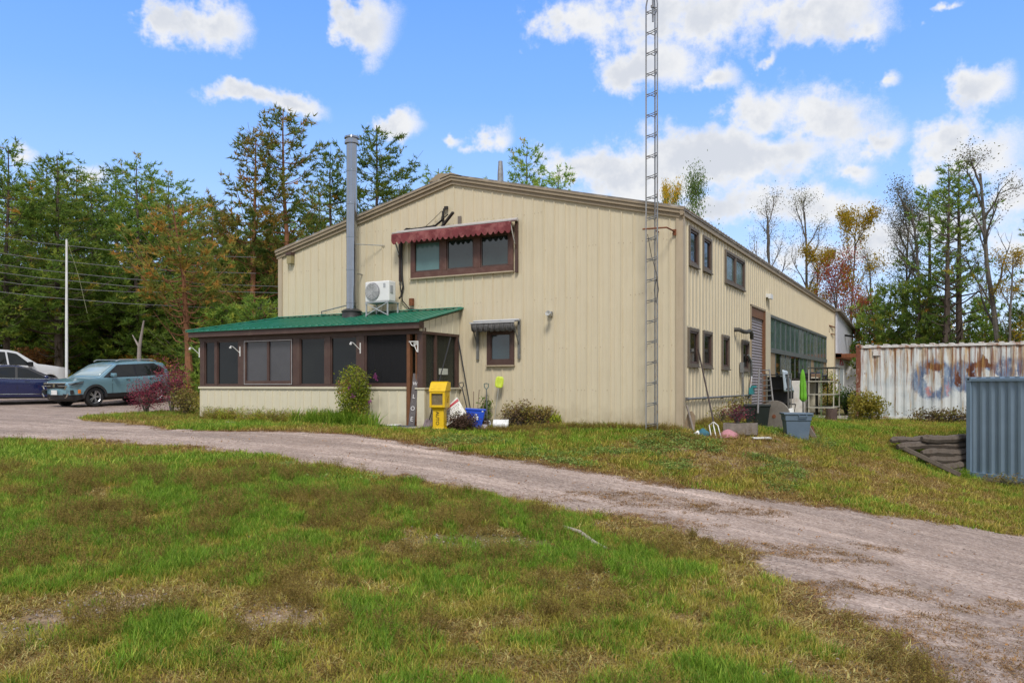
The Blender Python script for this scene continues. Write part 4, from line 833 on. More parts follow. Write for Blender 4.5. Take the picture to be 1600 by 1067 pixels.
def blob(cx, cz, rx_, rz_, soft=.12):       # 1 inside an ellipse
    a = nmath(n, l, 'MULTIPLY', nmath(n, l, 'ADD', Xw, -cx), 1 / rx_); b_ = nmath(n, l, 'MULTIPLY', nmath(n, l, 'ADD', Zw, -cz), 1 / rz_)
    d = nmath(n, l, 'SQRT', nmath(n, l, 'ADD', nmath(n, l, 'MULTIPLY', a, a), nmath(n, l, 'MULTIPLY', b_, b_)))
    return nmath(n, l, 'SUBTRACT', 1.0, step_(d, 1 - soft, 1 + soft))
base = nmix(n, l, step_(nse(2, 5), .4, .65), (.62, .64, .63), (.50, .54, .55))
def sub(a, b): return nmath(n, l, 'MULTIPLY', a, nmath(n, l, 'SUBTRACT', 1.0, b))
def mx(a, b): return nmath(n, l, 'MAXIMUM', a, b)
blue = mx(mx(blob(2.35, 1.4, .66, .66), blob(3.2, 1.5, .55, .5)), mx(blob(3.75, 1.35, .55, .62), blob(4.6, 1.6, .7, .5)))
inner = mx(blob(2.38, 1.38, .27, .36, .12), blob(3.9, 1.45, .24, .26, .15))
bluec = nmix(n, l, step_(nse(4, 5, m=(1, 1, .4)), .42, .6), (.10, .15, .26), (.24, .31, .41))
c = nmix(n, l, nmath(n, l, 'MULTIPLY', sub(blue, inner), step_(nse(9, 7, m=(1, 1, .35), ro=.75), .3, .5)), base, bluec)
c = nmix(n, l, nmath(n, l, 'MULTIPLY', blob(2.22, 1.0, .09, .17, .4), .7), c, (.50, .18, .14)); c = nmix(n, l, nmath(n, l, 'MULTIPLY', blob(2.78, 1.1, .05, .2, .4), .6), c, (.50, .17, .18)); c = nmix(n, l, nmath(n, l, 'MULTIPLY', blob(3.95, 1.12, .22, .06, .4), .8), c, (.60, .22, .28))
for bl in ((2.42, 1.83, .26, .13), (3.05, 1.4, .08, .26), (3.45, 1.6, .09, .38), (3.75, 1.85, .3, .10), (3.8, 2.0, .10, .16), (4.35, 1.2, .08, .12)): c = nmix(n, l, blob(*bl, .25), c, (.10, .028, .014))
# ochre runs hanging from the top rail, and rust spots
zt = step_(Z, .3, 2.3); runs = step_(nmath(n, l, 'MULTIPLY_ADD', zt, .13, nse(3.2, 7, m=(2.2, 1, .22), ro=.7)), .56, .76); c = nmix(n, l, nmath(n, l, 'MULTIPLY', runs, .8), c, (.46, .27, .07))
runs2 = step_(nmath(n, l, 'MULTIPLY_ADD', zt, .10, nse(6, 8, m=(2.5, 1, .07), ro=.75)), .60, .68); c = nmix(n, l, nmath(n, l, 'MULTIPLY', runs2, .85), c, (.20, .065, .02))
spots = step_(nse(9, 8, m=(1, 1, .6), ro=.8), .62, .66); c = nmix(n, l, spots, c, (.16, .05, .02))
topr = step_(nmath(n, l, 'MULTIPLY_ADD', nse(3, 7, ro=.7), .5, Z), 2.62, 2.75); c = nmix(n, l, nmath(n, l, 'MULTIPLY', topr, .75), c, (.22, .08, .03))
bot = nmath(n, l, 'MULTIPLY', step_(nse(4, 6, m=(1.2, 1, 1), ro=.7), .56, .64), nmath(n, l, 'SUBTRACT', 1.0, step_(Z, .3, .48))); c = nmix(n, l, bot, c, (.35, .17, .06))
l.new(c, p.inputs['Base Color'])
wpost = M('rust eaten white post', (.17, .055, .028), .8, 0, .4, 5, dirt=(.50, .42, .36), dirta=.75, dscale=3.2, bump=.2)
wrail = M('white rail with rust', (.62, .60, .57), .65, 0, .15, 5, dirt=(.28, .11, .04), dirta=.9, dscale=3.5)
bcm = M('blue grey container paint', (.18, .25, .325), .5, .1, .10, 2, streak=.45, dirt=(.23, .30, .37), bump=.05, bscale=5)
brail = M('blue grey container rail', (.19, .27, .36), .5, .1, .12, 4)
def container(name, label, P0, ang, L, mats, wavy=False):
    mw, mp_, mr_ = mats
    t = thing(name, label, 'shipping container', P0, ang); Wd, Hh = 2.44, 2.59; kw_ = dict(world=False)
    def corr(x0, x1, fn, z0, z1):
        b = MB(); x = x0; pts = []
        while x < x1 - .01:
            for dx, d in ((0, 0), (.07, 0), (.14, .036), (.21, .036)): pts.append((min(x + dx, x1), d))
            x += .278
        pts.append((x1, 0)); k = len(pts)
        vs = [fn(u, d, z0) for u, d in pts] + [fn(u, d, z1) for u, d in pts]
        b.add(vs, [(i, i + 1, k + i + 1, k + i) for i in range(k - 1)]); return b
    corr(.14, L - .14, lambda u, d, z: (u, .03 + d, z), .16, Hh - .11).build('side_wall', mw, t, fix=False, **kw_)
    corr(.14, L - .14, lambda u, d, z: (u, Wd - .03 - d, z), .16, Hh - .11).build('side_wall', mw, t, fix=False, **kw_)
    corr(.14, Wd - .14, lambda u, d, z: (.03 + d, u, z), .16, Hh - .11).build('end_wall', mw, t, fix=False, **kw_)
    corr(.14, Wd - .14, lambda u, d, z: (L - .03 - d, u, z), .16, Hh - .11).build('end_wall', mw, t, fix=False, **kw_)
    b = MB(); b.bb(.0, L, .06, .08, .1, .12); x = .02
    b.bb(.02, L - .02, .03, Wd - .03, Hh - .05, Hh - .03); 
    while x < L - .1: b.bb(x, x + .14, .04 - .03 * wavy, Wd - .04, Hh - .03, Hh + .004 + .012 * wavy * math.sin(x * 9)); x += .28
    b.build('roof', mr_, t, **kw_)
    for q_ in ((.16, L - .16, -.001, .06, Hh - .11, Hh - .04), (.16, L - .16, Wd - .06, Wd, Hh - .11, Hh - .04), (.16, L - .16, -.001, .05, 0, .16), (.16, L - .16, Wd - .05, Wd, 0, .16), (0, .06, .16, Wd - .16, 0, .16), (L - .06, L, .16, Wd - .16, 0, .16), (0, .06, .16, Wd - .16, Hh - .11, Hh), (L - .06, L, .16, Wd - .16, Hh - .11, Hh)):
        b = MB(); b.bb(*q_); b.build('rail', mr_, t, bevel=.006, **kw_)
    for x in (0, L - .15):
        for y in (0, Wd - .15): b = MB(); b.bb(x + .005, x + .15, y + .003, y + .145, .12, Hh - .12); b.build('corner_post', mp_, t, bevel=.01, **kw_)
        for y in (-.005, Wd - .165):
            for z in (0, Hh - .12): b = MB(); b.bb(x - .003, x + .165, y, y + .17, z, z + .122); b.bb(x + .05, x + .11, y - .002, y + .01, z + .04, z + .09, 1); b.build('corner_casting', [mp_, darkm], t, bevel=.008, **kw_)
    return t
A0 = DP(1337, 655, 27.75); B0 = DP(1600, 655, 25.15)
cang = math.atan2(B0.y - A0.y, B0.x - A0.x)
wc = container('shipping_container', 'long white shipping container streaked with rust and faded blue graffiti', (A0.x, A0.y, -.19), cang, 12.19, (wm, wpost, wrail), True)
b = MB(); b.bb(.55, .78, -.012, .0, 2.22, 2.44); b.build('vent_plate', wrail, wc, world=False)
b = MB(); b.bb(.3, 11.9, .2, .35, -.35, 0); b.bb(.3, 11.9, 2.0, 2.2, -.35, 0); b.build('skid', rust, wc, world=False)
A1 = DP(1509, 744, 20.95); B1 = DP(1600, 757, 19.3)
bc = container('shipping_container', 'plain blue grey shipping container cropped by the right edge of the photo', (A1.x, A1.y, -1.36), math.atan2(B1.y - A1.y, B1.x - A1.x), 6.06, (bcm, brail, brail))

# ------------------------------------------------------------------ timber retaining wall
logm = M('rotten grey timber', (.125, .10, .08), .9, 0, .4, 5, bump=.6, bscale=14, dirt=(.07, .05, .035), dirta=.8, dscale=5)
rw = thing('retaining_wall', 'low retaining wall of stacked rotten grey timbers behind the blue container', 'retaining wall', DP(1440, 700, 21.5).to_tuple())
for i, (xa, ya, xb, yb, th_) in enumerate([(1392, 688, 1470, 684, .15), (1440, 686, 1560, 685, .18), (1402, 697, 1550, 694, .20), (1440, 708, 1550, 706, .20), (1452, 719, 1550, 716, .19), (1470, 730, 1550, 727, .20), (1488, 740, 1550, 738, .2)]):
    a_ = DP(xa, ya, 21.2 - .05 * i) + Vector((0, RNG.uniform(-.06, .06), 0)); c_ = DP(xb, yb, 21.75 - .05 * i); b = MB(); nseg = 16; pts = []; rr_ = []
    for k in range(nseg + 1):
        pts.append(a_.lerp(c_, k / nseg) + Vector((0, RNG.uniform(-.012, .012), RNG.uniform(-.010, .010) + .02 * math.sin(k * .7 + i * 2)))); rr_.append(th_ * .60 * RNG.uniform(.86, 1.08) * (.6 if k == 0 else 1))
    b.tube(pts, rr_, 7)
    b.build('timber', logm, rw)
b = MB(); a_, c_ = DP(1412, 700, 20.6), DP(1500, 742, 20.3); b.beam(a_, c_, .12, .12); b.build('timber', logm, rw, bevel=.02)

# ------------------------------------------------------------------ yard things at the front
fg = 'nothing'
yel = M('yellow newspaper box plastic', (.72, .46, .008), .4, 0, .08, 4, dirt=(.5, .3, .02), dirta=.3)
q = DP(687, 678, 19.9); z0 = hz(q.x, q.y)
nb_ = thing('newspaper_box', 'yellow pedestal newspaper box standing beside the porch corner', 'newspaper box', (q.x, q.y, z0 - .02), R(14))
b = MB(); b.add([(-.20, -.17, 0), (.20, -.17, 0), (.20, .17, 0), (-.20, .17, 0), (-.145, -.12, .14), (.145, -.12, .14), (.145, .12, .14), (-.145, .12, .14), (-.14, -.115, .56), (.14, -.115, .56), (.14, .115, .56), (-.14, .115, .56), (-.19, -.15, .62), (.19, -.15, .62), (.19, .15, .62), (-.19, .15, .62)],
    [(k * 4 + i, k * 4 + (i + 1) % 4, k * 4 + 4 + (i + 1) % 4, k * 4 + 4 + i) for k in range(3) for i in range(4)] + [(3, 2, 1, 0), (12, 13, 14, 15)]); b.build('pedestal', yel, nb_, bevel=.012, world=False)
b = MB(); b.bb(-.20, .20, -.02, .19, .62, 1.02); b.bb(-.20, -.15, -.20, -.02, .62, 1.02); b.bb(.14, .20, -.20, -.02, .62, 1.02); b.bb(-.15, .14, -.20, -.02, .62, .68); b.bb(-.15, .14, -.20, -.02, .96, 1.02)
b.build('cabinet', yel, nb_, bevel=.012, world=False)
b = MB(); b.prism([(-.22, 1.02), (.21, 1.02), (.21, 1.24), (.02, 1.26), (-.06, 1.24)], lambda u, v, w: (w, u, v), -.215, .215)
for x in (-.11, .05): b.add([(x - .05, -.19, 1.075), (x + .05, -.19, 1.075), (x + .03, -.13, 1.16), (x - .03, -.13, 1.16)], [(0, 1, 2, 3)])
b.build('hood', yel, nb_, bevel=.012, world=False)
b = MB(); b.bb(-.15, .14, -.155, -.15, .68, .96); b.build('window', M('scratched clear plastic', (.25, .20, .12), .15, 0, .3, 8, trans=.45), nb_, world=False)
b = MB(); b.bb(-.12, .0, -.1, -.05, .70, .92); b.bb(.03, .1, -.08, -.04, .68, .80); b.build('papers', M('old newsprint', (.40, .33, .25), .9, 0, .3, 20), nb_, world=False)
me = text_mesh('AUTO', .12); me.materials.append(blackm); me.transform(Matrix.Translation((-.02, -.121, .36)) @ Matrix.Rotation(R(90), 4, 'X') @ Matrix.Rotation(R(-90), 4, 'Z')); link('lettering', me, nb_, world=False)
me = text_mesh('AUTO', .06); me.materials.append(M('brownish print', (.25, .13, .01), .6)); me.transform(Matrix.Translation((.204, .02, .82)) @ Matrix.Rotation(R(90), 4, 'Z') @ Matrix.Rotation(R(90), 4, 'X') @ Matrix.Rotation(R(70), 4, 'Z')); link('side_lettering', me, nb_, world=False)

woodh = M('worn wood handle', (.20, .145, .10), .7, 0, .3, 10); darkh = M('dark handle', (.03, .03, .034), .5)
def tool(name, label, cat, a, c, shaft, head=None, r=.016, hm=None, handle=None, group=None):
    """a shaft from a (low) to c (high)"""
    t = thing(name, label, cat, tuple(a), 0, group); b = MB(); b.tube([a, a.lerp(c, .5) + Vector((.0, 0, .01)), c], r, 7); b.build('shaft', shaft, t)
    d = (c - a).normalized(); s = d.cross(Vector((-sa, ca, 0))).normalized(); nrm = d.cross(s)
    def blade(o, dd, w, L, m, nm='blade'):
        b = MB(); vs = []; fs = []
        prof_ = [(0, .45), (.12, .9), (.5, 1), (.85, .92), (1, .55)]
        for u, ww in prof_:
            for k, e in enumerate((-1, -.5, 0, .5, 1)): vs.append(o + dd * (u * L) + s * (e * ww * w / 2) + nrm * (.03 * (abs(e) - .5)))
        for i in range(4):
            for k in range(4): fs.append((i * 5 + k, i * 5 + k + 1, i * 5 + k + 6, i * 5 + k + 5))
        b.add(vs, fs); ob = b.build(nm, m, t, smooth=True, fix=False); ob.modifiers.new('thick', 'SOLIDIFY').thickness = .006
    if head == 'blade': blade(a, -d, .22, .28, hm)
    if head == 'topblade': blade(c, d, .22, .30, hm)
    if handle:
        b = MB(); b.tube([c, c + d * .05 + s * .05, c + d * .14 + s * .055, c + d * .15, c + d * .14 - s * .055, c + d * .05 - s * .05, c], .014, 6); b.build('grip', handle, t)
    return t
def gz(v, dz=0): return Vector((v.x, v.y, hz(v.x, v.y) + dz))
a_ = DP(671, 655, 20.1); tool('shovel', 'long handled shovel leaning on the porch corner with its blade on the ground', 'shovel', a_, DP(704, 527, 20.75), darkh, 'blade', .015, M('mauve grey steel blade', (.17, .13, .14), .6, .3, .3, 6))
a_ = gz(DP(737, 668, 21.1), .25); tool('garden_pole', 'dark pole leaning against the wall from the porch roof edge down', 'pole', a_, FW(715, 524, -.05), darkh, None, .017)
a_ = gz(DP(734, 665, 20.9), .2); tool('spade', 'dark D handled spade leaning behind the bent white sign', 'spade', a_, DP(722, 606, 21.15), darkh, 'blade', .016, galv, darkh)
a_ = gz(DP(761, 665, 20.9), .2); tool('spade', 'spade with a grey green D handle leaning on the wall right of the blue box', 'spade', a_, DP(760, 608, 20.98), M('grey shaft', (.12, .13, .13), .6), 'blade', .016, galv, M('grey green grip', (.10, .16, .15), .5))
a_ = gz(DP(771, 665, 20.7), .05); tool('scoop', 'lime green scoop turned upside down on its pole against the wall', 'scoop', a_, DP(779, 606, 20.8), M('pale pole', (.35, .34, .3), .5), 'topblade', .011, M('lime plastic', (.50, .60, .04), .45))

# bent real estate sign
t = thing('bent_sign', 'bent white sign board with a red stripe slumped on dead stems', 'sign', tuple(gz(DP(712, 676, 20.1))))
def bil(u, v):
    A_, B_, C_, D_ = DP(700, 634, 20.25), DP(714, 620, 20.3), DP(728, 645, 20.15), DP(694, 668, 20.0)
    pnt = (A_ * (1 - u) + B_ * u) * (1 - v) + (D_ * (1 - u) + C_ * u) * v
    return pnt + Vector((sa, -ca, 0)) * .07 * math.sin(u * math.pi) * v + Vector((-.05, 0, .02)) * math.sin(v * math.pi) * (1 - u)
sgn = M('dirty white sign panel', (.68, .67, .64), .5, 0, .1, 6, dirt=(.35, .36, .2), dirta=.6, dscale=5)
def patch(u0, u1, v0, v1, off, n_=8):
    b = MB(); vs = []; 
    for i in range(n_ + 1):
        for j in range(n_ + 1): vs.append(bil(u0 + (u1 - u0) * i / n_, v0 + (v1 - v0) * j / n_) + Vector((sa, -ca, .1)) * off)
    b.add(vs, [(i * (n_ + 1) + j, i * (n_ + 1) + j + 1, (i + 1) * (n_ + 1) + j + 1, (i + 1) * (n_ + 1) + j) for i in range(n_) for j in range(n_)]); return b
o = patch(0, 1, 0, 1, 0).build('panel', sgn, t, fix=False); o.modifiers.new('thick', 'SOLIDIFY').thickness = .008
patch(0.02, .98, .10, .24, .012).build('red_stripe', M('sign red', (.42, .02, .04), .5), t, fix=False)
b = MB()
for v in (.34, .42, .52, .62, .70, .8):
    u = .12
    while u < .85: w = RNG.uniform(.03, .09); pb = patch(u, u + w, v, v + .025, .012, 1); b.add(pb.v, pb.f); u += w + .03
b.build('print', M('sign print', (.18, .15, .15), .6), t, fix=False)
b = MB(); b.tube([DP(690, 672, 20), DP(694, 655, 20.05), DP(713, 622, 20.35)], .010, 5); b.tube([DP(722, 648, 20.2), DP(727, 668, 20.2)], .01, 5); b.build('wire_frame', galv, t)

# recycling box with sticks
bl_ = M('blue recycling plastic', (.012, .07, .52), .4, 0, .1, 4, dirt=(.02, .06, .3), dirta=.4)
q = DP(742, 668, 20.35); z0 = hz(q.x, q.y)
t = thing('recycling_box', 'blue tapered recycling box with white emblem sitting on dead stems by the wall', 'recycling box', (q.x, q.y, z0 + .08), R(26)); t.rotation_euler = (R(-6), R(3), R(26))
b = MB(); V = []
for (w, d, z) in ((.14, .10, 0), (.17, .13, .04), (.235, .17, .44), (.26, .19, .45), (.26, .19, .50), (.235, .17, .50), (.16, .12, .06)): V += [(-w, -d, z), (w, -d, z), (w, d, z), (-w, d, z)]
b.add(V, [(k * 4 + i, k * 4 + (i + 1) % 4, k * 4 + 4 + (i + 1) % 4, k * 4 + 4 + i) for k in range(6) for i in range(4)] + [(3, 2, 1, 0), (24, 25, 26, 27)]); b.build('tub', bl_, t, bevel=.008, world=False)
wp_ = M('white print', (.75, .75, .75), .5)
b = MB(); fr_ = lambda x, z: (x, -.13 - .1 * z - .008, z)
for ang in (90, 210, 330):
    cx_, cz_ = .02 + .042 * math.cos(R(ang)), .30 + .042 * math.sin(R(ang)); b.add([fr_(cx_ + .034 * math.cos(R(ang + a)), cz_ + .034 * math.sin(R(ang + a))) for a in (45, 120, 200, 300)], [(0, 1, 2, 3)])
for zz_, ws in ((.215, (.05, .03, .04)), (.17, (.04, .035))):
    x = -.07
    for w in ws: b.add([fr_(x, zz_), fr_(x + w, zz_), fr_(x + w, zz_ + .028), fr_(x, zz_ + .028)], [(0, 1, 2, 3)]); x += w + .015
b.add([fr_(.16, .42), fr_(.2, .42), fr_(.2, .46), fr_(.16, .46)], [(0, 1, 2, 3)]); b.build('emblem', wp_, t, world=False)
for i, (a_, c_) in enumerate([((-.05, .05, .1), (-.1, .1, .95)), ((.03, .05, .1), (.04, .1, 1.0)), ((.1, 0, .1), (.22, .1, .85))]):
    b = MB(); b.tube([a_, c_], .012, 6); o = b.build('stick', woodh); o.location = t.location; o.rotation_euler = t.rotation_euler
    tag(o, ['left one of the bare sticks standing in the blue box', 'middle bare stick standing upright in the blue box', 'bare stick slanting right out of the blue box'][i], 'stick', 'sticks in the blue box')
# bucket on its side, jar
q = DP(782, 672, 20.3); t = thing('bucket', 'white plastic bucket lying on its side in the weeds by the wall', 'bucket', (q.x, q.y, hz(q.x, q.y) + .13), R(28))
b = MB(); b.lathe([(0, -.19), (.125, -.19), (.13, -.17), (.15, .17), (.158, .175), (.158, .195), (.145, .195), (.13, -.12), (0, -.15)], (0, 0, 0), 24, 0, ry(R(94))); b.build('pail', M('white bucket plastic', (.74, .75, .76), .4, 0, .06, 6, dirt=(.3, .33, .25), dirta=.5, dscale=7), t, smooth=True, world=False)
b = MB(); b.tube([(.17, -.15, .0), (.12, -.17, -.08), (.04, -.12, -.12)], .004, 5); b.build('bail', galv, t, world=False)
q = gz(DP(757, 676, 20.2)); b = MB(); b.lathe([(0, 0), (.08, 0), (.085, .02), (.085, .14), (.07, .17), (.07, .2), (.06, .2), (.06, .03), (0, .03)], q, 18); tag(b.build('glass_jar', M('cloudy jar', (.42, .38, .40), .2, 0, .3, 9), smooth=True), 'cloudy glass jar standing left of the white bucket', 'jar')

# welcome board in the doorway, mat, magazine
q = DP(645, 661, 20.3); t = thing('welcome_board', 'tall grey plank with white letters leaning in the porch doorway', 'sign board', (q.x, PY - .06, .0), R(10)); t.rotation_euler = (R(-3), R(4.5), R(6))
b = MB(); b.bb(-.085, .085, -.012, .012, 0, 1.32); b.build('plank', M('grey painted plank', (.13, .115, .115), .8, 0, .2, 8, streak=.3), t, bevel=.003, world=False)
for ch, zz_, sz in (('W', 1.06, .13), ('L', .74, .15), ('C', .60, .10), ('O', .44, .15), ('M', .30, .09), ('E', .17, .16)):
    big_ = ch in 'WLOE'; me = text_mesh(ch, sz); me.materials.append(M('white letter', (.72, .70, .70), .6) if big_ else M('faded letter', (.19, .18, .18), .7)); me.transform(Matrix.Translation((0, -.016, zz_)) @ Matrix.Rotation(R(90), 4, 'X')); link('letter', me, t, world=False)
b = MB(); b.bb(-7.35, -6.2, PY - .5, PY - .08, .002, .014); tag(b.build('doormat', M('slate doormat', (.07, .08, .10), .95, 0, .3, 30)), 'dark slate doormat on the porch step', 'doormat')
b = MB(); b.box((-6.75, PY - .33, .03), (.34, .22, .015), rz(R(15))); b.box((-6.68, PY - .3, .043), (.25, .2, .01), rz(R(-5))); tag(b.build('magazine', whitep), 'white folded papers lying on the slate doormat', 'papers')
q = gz(DP(590, 675, 19.6), .03); b = MB(); b.beam(q + Vector((-.35, .1, 0)), q + Vector((.35, -.1, 0)), .06, .04); tag(b.build('metal_strip', galv), 'grey metal strip lying in the grass before the step', 'metal strip')
for i, (px, py, s) in enumerate([(360, 666, .16), (505, 671, .2), (470, 672, .1)]):
    q = gz(DP(px, py, 21.3)); bm = bmesh.new(); bmesh.ops.create_icosphere(bm, subdivisions=2, radius=s)
    for v in bm.verts: v.co = Vector((v.co.x * 1.5, v.co.y, v.co.z * .55)) * (1 + .25 * (random.random() - .5))
    me = bpy.data.meshes.new('stone'); bm.to_mesh(me); bm.free(); me.materials.append([conc, M('brick red stone', (.25, .13, .09), .9, 0, .3, 8), conc][i]); o = link('stone', me); o.location = q
    tag(o, ['pale round stone in the grass below the sliding porch window', 'reddish flat stone in the grass at the foot of the vine', 'small grey stone left of the reddish one'][i], 'stone')

# ------------------------------------------------------------------ side yard clutter
def gp3(px, py, dz=0): g = GR(px, py); return Vector((g.x, g.y, g.z + dz))
a_ = gp3(1120, 684); c_ = SW(1091, 546, .08); t = thing('pitchfork', 'long dark handled fork with white tines leaning on the side wall', 'garden fork', tuple(a_))
b = MB(); m_ = a_.lerp(c_, .17); b.tube([m_, c_], .02, 7); b.build('shaft', M('brown black shaft', (.05, .035, .03), .5), t)
for k in (-1, 0, 1): b = MB(); b.tube([m_, m_ + Vector((.10 * k, 0, -.08)), a_ + Vector((.11 * k, -.05, 0))], .012, 5); b.build('tine', whitep, t)
b = MB(); a_, c_ = gp3(1085, 678), SW(1073, 633, .1); b.beam(a_, c_, .04, .03); tag(b.build('stake', greywood), 'thin grey stake leaning on the wall beside the corner', 'stake')
a_ = gp3(1076, 674); b = MB(); b.prism([(-.14, 0), (.14, 0), (.12, .36), (.04, .46), (-.05, .44)], lambda u, v, w: (a_.x + u, a_.y + w + v * .25, a_.z + v), 0, .035); tag(b.build('board_offcut', M('tan board', (.22, .16, .10), .85, 0, .3, 9)), 'short tan board with a broken top propped at the wall corner', 'board')
def cloth(name, c, sx, sy, hh, mat_, lab, cat, seed, rot=0):
    N = 16; b = MB(); vs = []
    for i in range(N):
        for j in range(N):
            u, v = i / (N - 1) * 2 - 1, j / (N - 1) * 2 - 1; rr_ = math.hypot(u, v)
            h = hh * max(0, 1 - rr_ ** 2.2 * .9) * (.7 + .6 * float(vnoise(np.array([u * 2.2 + 5]), np.array([v * 2.2]), seed)[0]))
            k = 1 - .22 * (abs(u * v)); x, y = u * sx * k, v * sy * k
            vs.append(c + Vector((x * math.cos(rot) - y * math.sin(rot), x * math.sin(rot) + y * math.cos(rot), h + .01)))
    b.add(vs, [(i * N + j, (i + 1) * N + j, (i + 1) * N + j + 1, i * N + j + 1) for i in range(N - 1) for j in range(N - 1)])
    o = b.build(name, mat_, smooth=True, fix=False); o.modifiers.new('thick', 'SOLIDIFY').thickness = .012; tag(o, lab, cat); return o
cloth('cloth', gp3(1098, 681), .17, .13, .15, M('teal cloth', (.03, .12, .16), .8, 0, .3, 9), 'crumpled teal cloth on the ground near the wall corner', 'cloth', 2)
cloth('paper_scrap', gp3(1090, 680), .12, .09, .08, M('white scrap', (.7, .7, .68), .7), 'small white scrap beside the teal cloth', 'paper', 8)
cloth('cushion', gp3(1138, 684), .27, .2, .15, M('faded pink cushion', (.42, .19, .21), .85, 0, .15, 9), 'faded pink cushion lying in the grass beside the fork', 'cushion', 3, R(25))
a_ = gp3(1189, 688); b = MB(); b.box(a_ + Vector((0, 0, .06)), (.42, .24, .03), rz(R(30))); tag(b.build('white_board', whitep, bevel=.004), 'small flat white board lying in the grass', 'board')
a_ = gp3(1157, 678); t = thing('planter_box', 'weathered wooden planter box of dead stems near the pipe', 'planter', tuple(a_), R(8))
for (x, y, w, d) in ((0, -.2, .75, .03), (0, .2, .75, .03), (-.36, 0, .03, .37), (.36, 0, .03, .37)): b = MB(); b.box((x, y, .12), (w, d, .26)); b.build('board', greywood, t, bevel=.004, world=False)
b = MB(); b.box((0, 0, .12), (.68, .36, .14)); b.build('soil', M('dark soil', (.04, .03, .02), .95), t, world=False)
# black tub
a_ = gp3(1183, 669); t = thing('black_tub', 'square black plastic tub under the rolling door edge', 'tub', tuple(a_), R(12)); b = MB(); V = []
for (w, z) in ((.24, 0), (.31, .56), (.33, .56), (.33, .62), (.30, .62), (.23, .1)): V += [(-w, -w, z), (w, -w, z), (w, w, z), (-w, w, z)]
b.add(V, [(k * 4 + i, k * 4 + (i + 1) % 4, k * 4 + 4 + (i + 1) % 4, k * 4 + 4 + i) for k in range(5) for i in range(4)] + [(3, 2, 1, 0), (20, 21, 22, 23)]); b.build('tub', M('black green plastic', (.012, .018, .016), .5), t, bevel=.02, world=False)
b = MB(); b.bb(-.30, .30, -.30, .30, .57, .60); b.build('lid', M('grey tub lid', (.10, .11, .11), .5), t, world=False)
# round table top
a_ = gp3(1216, 674); t = thing('table_top', 'round grey brown table top leaning on edge against the black tub', 'table top', tuple(a_), R(28)); rr_ = .40
rot_ = Matrix.Rotation(R(-14), 3, 'Y') @ Matrix.Rotation(R(-38), 3, 'Z') @ Matrix.Rotation(R(74), 3, 'X')
b = MB(); b.lathe([(0, -.02), (rr_, -.02), (rr_ + .012, -.008), (rr_ + .012, .008), (rr_, .02), (0, .02)], (-.10, 0, rr_ * .95), 36, 0, rot_); b.build('top', M('grey brown laminate', (.17, .15, .125), .6, 0, .2, 5, dirt=(.10, .08, .06), dirta=.6), t, smooth=True, world=False)
b = MB(); b.lathe([(0, .021), (.05, .021), (.05, .03), (0, .03)], (-.10, 0, rr_ * .95), 12, 0, rot_); b.build('mounting_plate', rust, t, world=False)
# white panel
a_ = gp3(1228, 674); b = MB(); b.prism([(-.14, 0), (.26, 0), (.12, .60), (-.26, .52)], lambda u, v, w: (a_.x + u * ca, a_.y + .25 + u * sa + w + v * .2, a_.z + v), 0, .03); tag(b.build('leaning_sheet', whitep, bevel=.004), 'slanting white panel between the round table top and the grey bin', 'panel')
# tote
tm = M('blue grey bin plastic', (.10, .145, .20), .5, 0, .1, 5, dirt=(.16, .2, .24), dirta=.3); a_ = gp3(1244, 687); t = thing('storage_bin', 'large blue grey plastic bin with rim handles standing on the grass', 'bin', tuple(a_), R(22)); b = MB(); V = []
for (w, d, z) in ((.24, .19, 0), (.285, .22, .46), (.30, .24, .47), (.305, .245, .60), (.34, .27, .61), (.34, .27, .65), (.29, .23, .65), (.23, .18, .05)): V += [(-w, -d, z), (w, -d, z), (w, d, z), (-w, d, z)]
b.add(V, [(k * 4 + i, k * 4 + (i + 1) % 4, k * 4 + 4 + (i + 1) % 4, k * 4 + 4 + i) for k in range(7) for i in range(4)] + [(3, 2, 1, 0), (28, 29, 30, 31)]); b.build('tub', tm, t, bevel=.012, world=False)
b = MB(); b.tube([(.0, -.26, .60), (.0, -.30, .57), (.18, -.30, .57), (.18, -.26, .60)], .014, 6); b.build('handle', tm, t, world=False)
b = MB(); b.tube([(.33, -.08, .60), (.37, -.08, .57), (.37, .08, .57), (.33, .08, .60)], .014, 6); b.build('handle', tm, t, world=False)
a_ = gp3(1276, 690); b = MB(); b.beam(a_, a_ + Vector((-.30, .06, .50)), .05, .11); tag(b.build('plank', greywood, bevel=.004), 'grey plank leaning on the right side of the grey bin', 'plank')
a_ = gp3(1268, 688); b = MB(); b.box(a_ + Vector((0, .1, .17)), (.12, .12, .36), ry(R(-14))); tag(b.build('wood_block', brownwood), 'dark block between the bin and the leaning plank', 'wood block')
# metal frames near the door
alu = M('dull aluminium tube', (.21, .20, .19), .5, .5, .2, 9)
def Q(px, py, X_): return SW(px, py, X_)
t = thing('ladder_rack', 'dull metal ladder rack standing against the rolling door', 'ladder', tuple(Q(1195, 648, 1.3)))
xa = 1.3
for pa, pb in (((1184, 646), (1186, 577)), ((1209, 640), (1202, 577))): b = MB(); b.tube([Q(*pa, xa), Q(*pb, xa - .25)], .024, 7); b.build('rail', alu, t)
for i in range(8): yy_ = 578 + i * 8.0; k = (yy_ - 577) / 69; b = MB(); b.tube([Q(1186 - 2 * k, yy_ + 1, xa - .25 * (1 - k)), Q(1202 + 7 * k, yy_, xa - .25 * (1 - k))], .014, 6); b.build('rung', alu, t)
t = thing('wire_shelf', 'black open wire shelf unit with pale uprights before the greenhouse window', 'shelf', tuple(Q(1214, 642, 1.1)))
p0 = Q(1214, 642, 1.1); p0.z = hz(p0.x, p0.y)
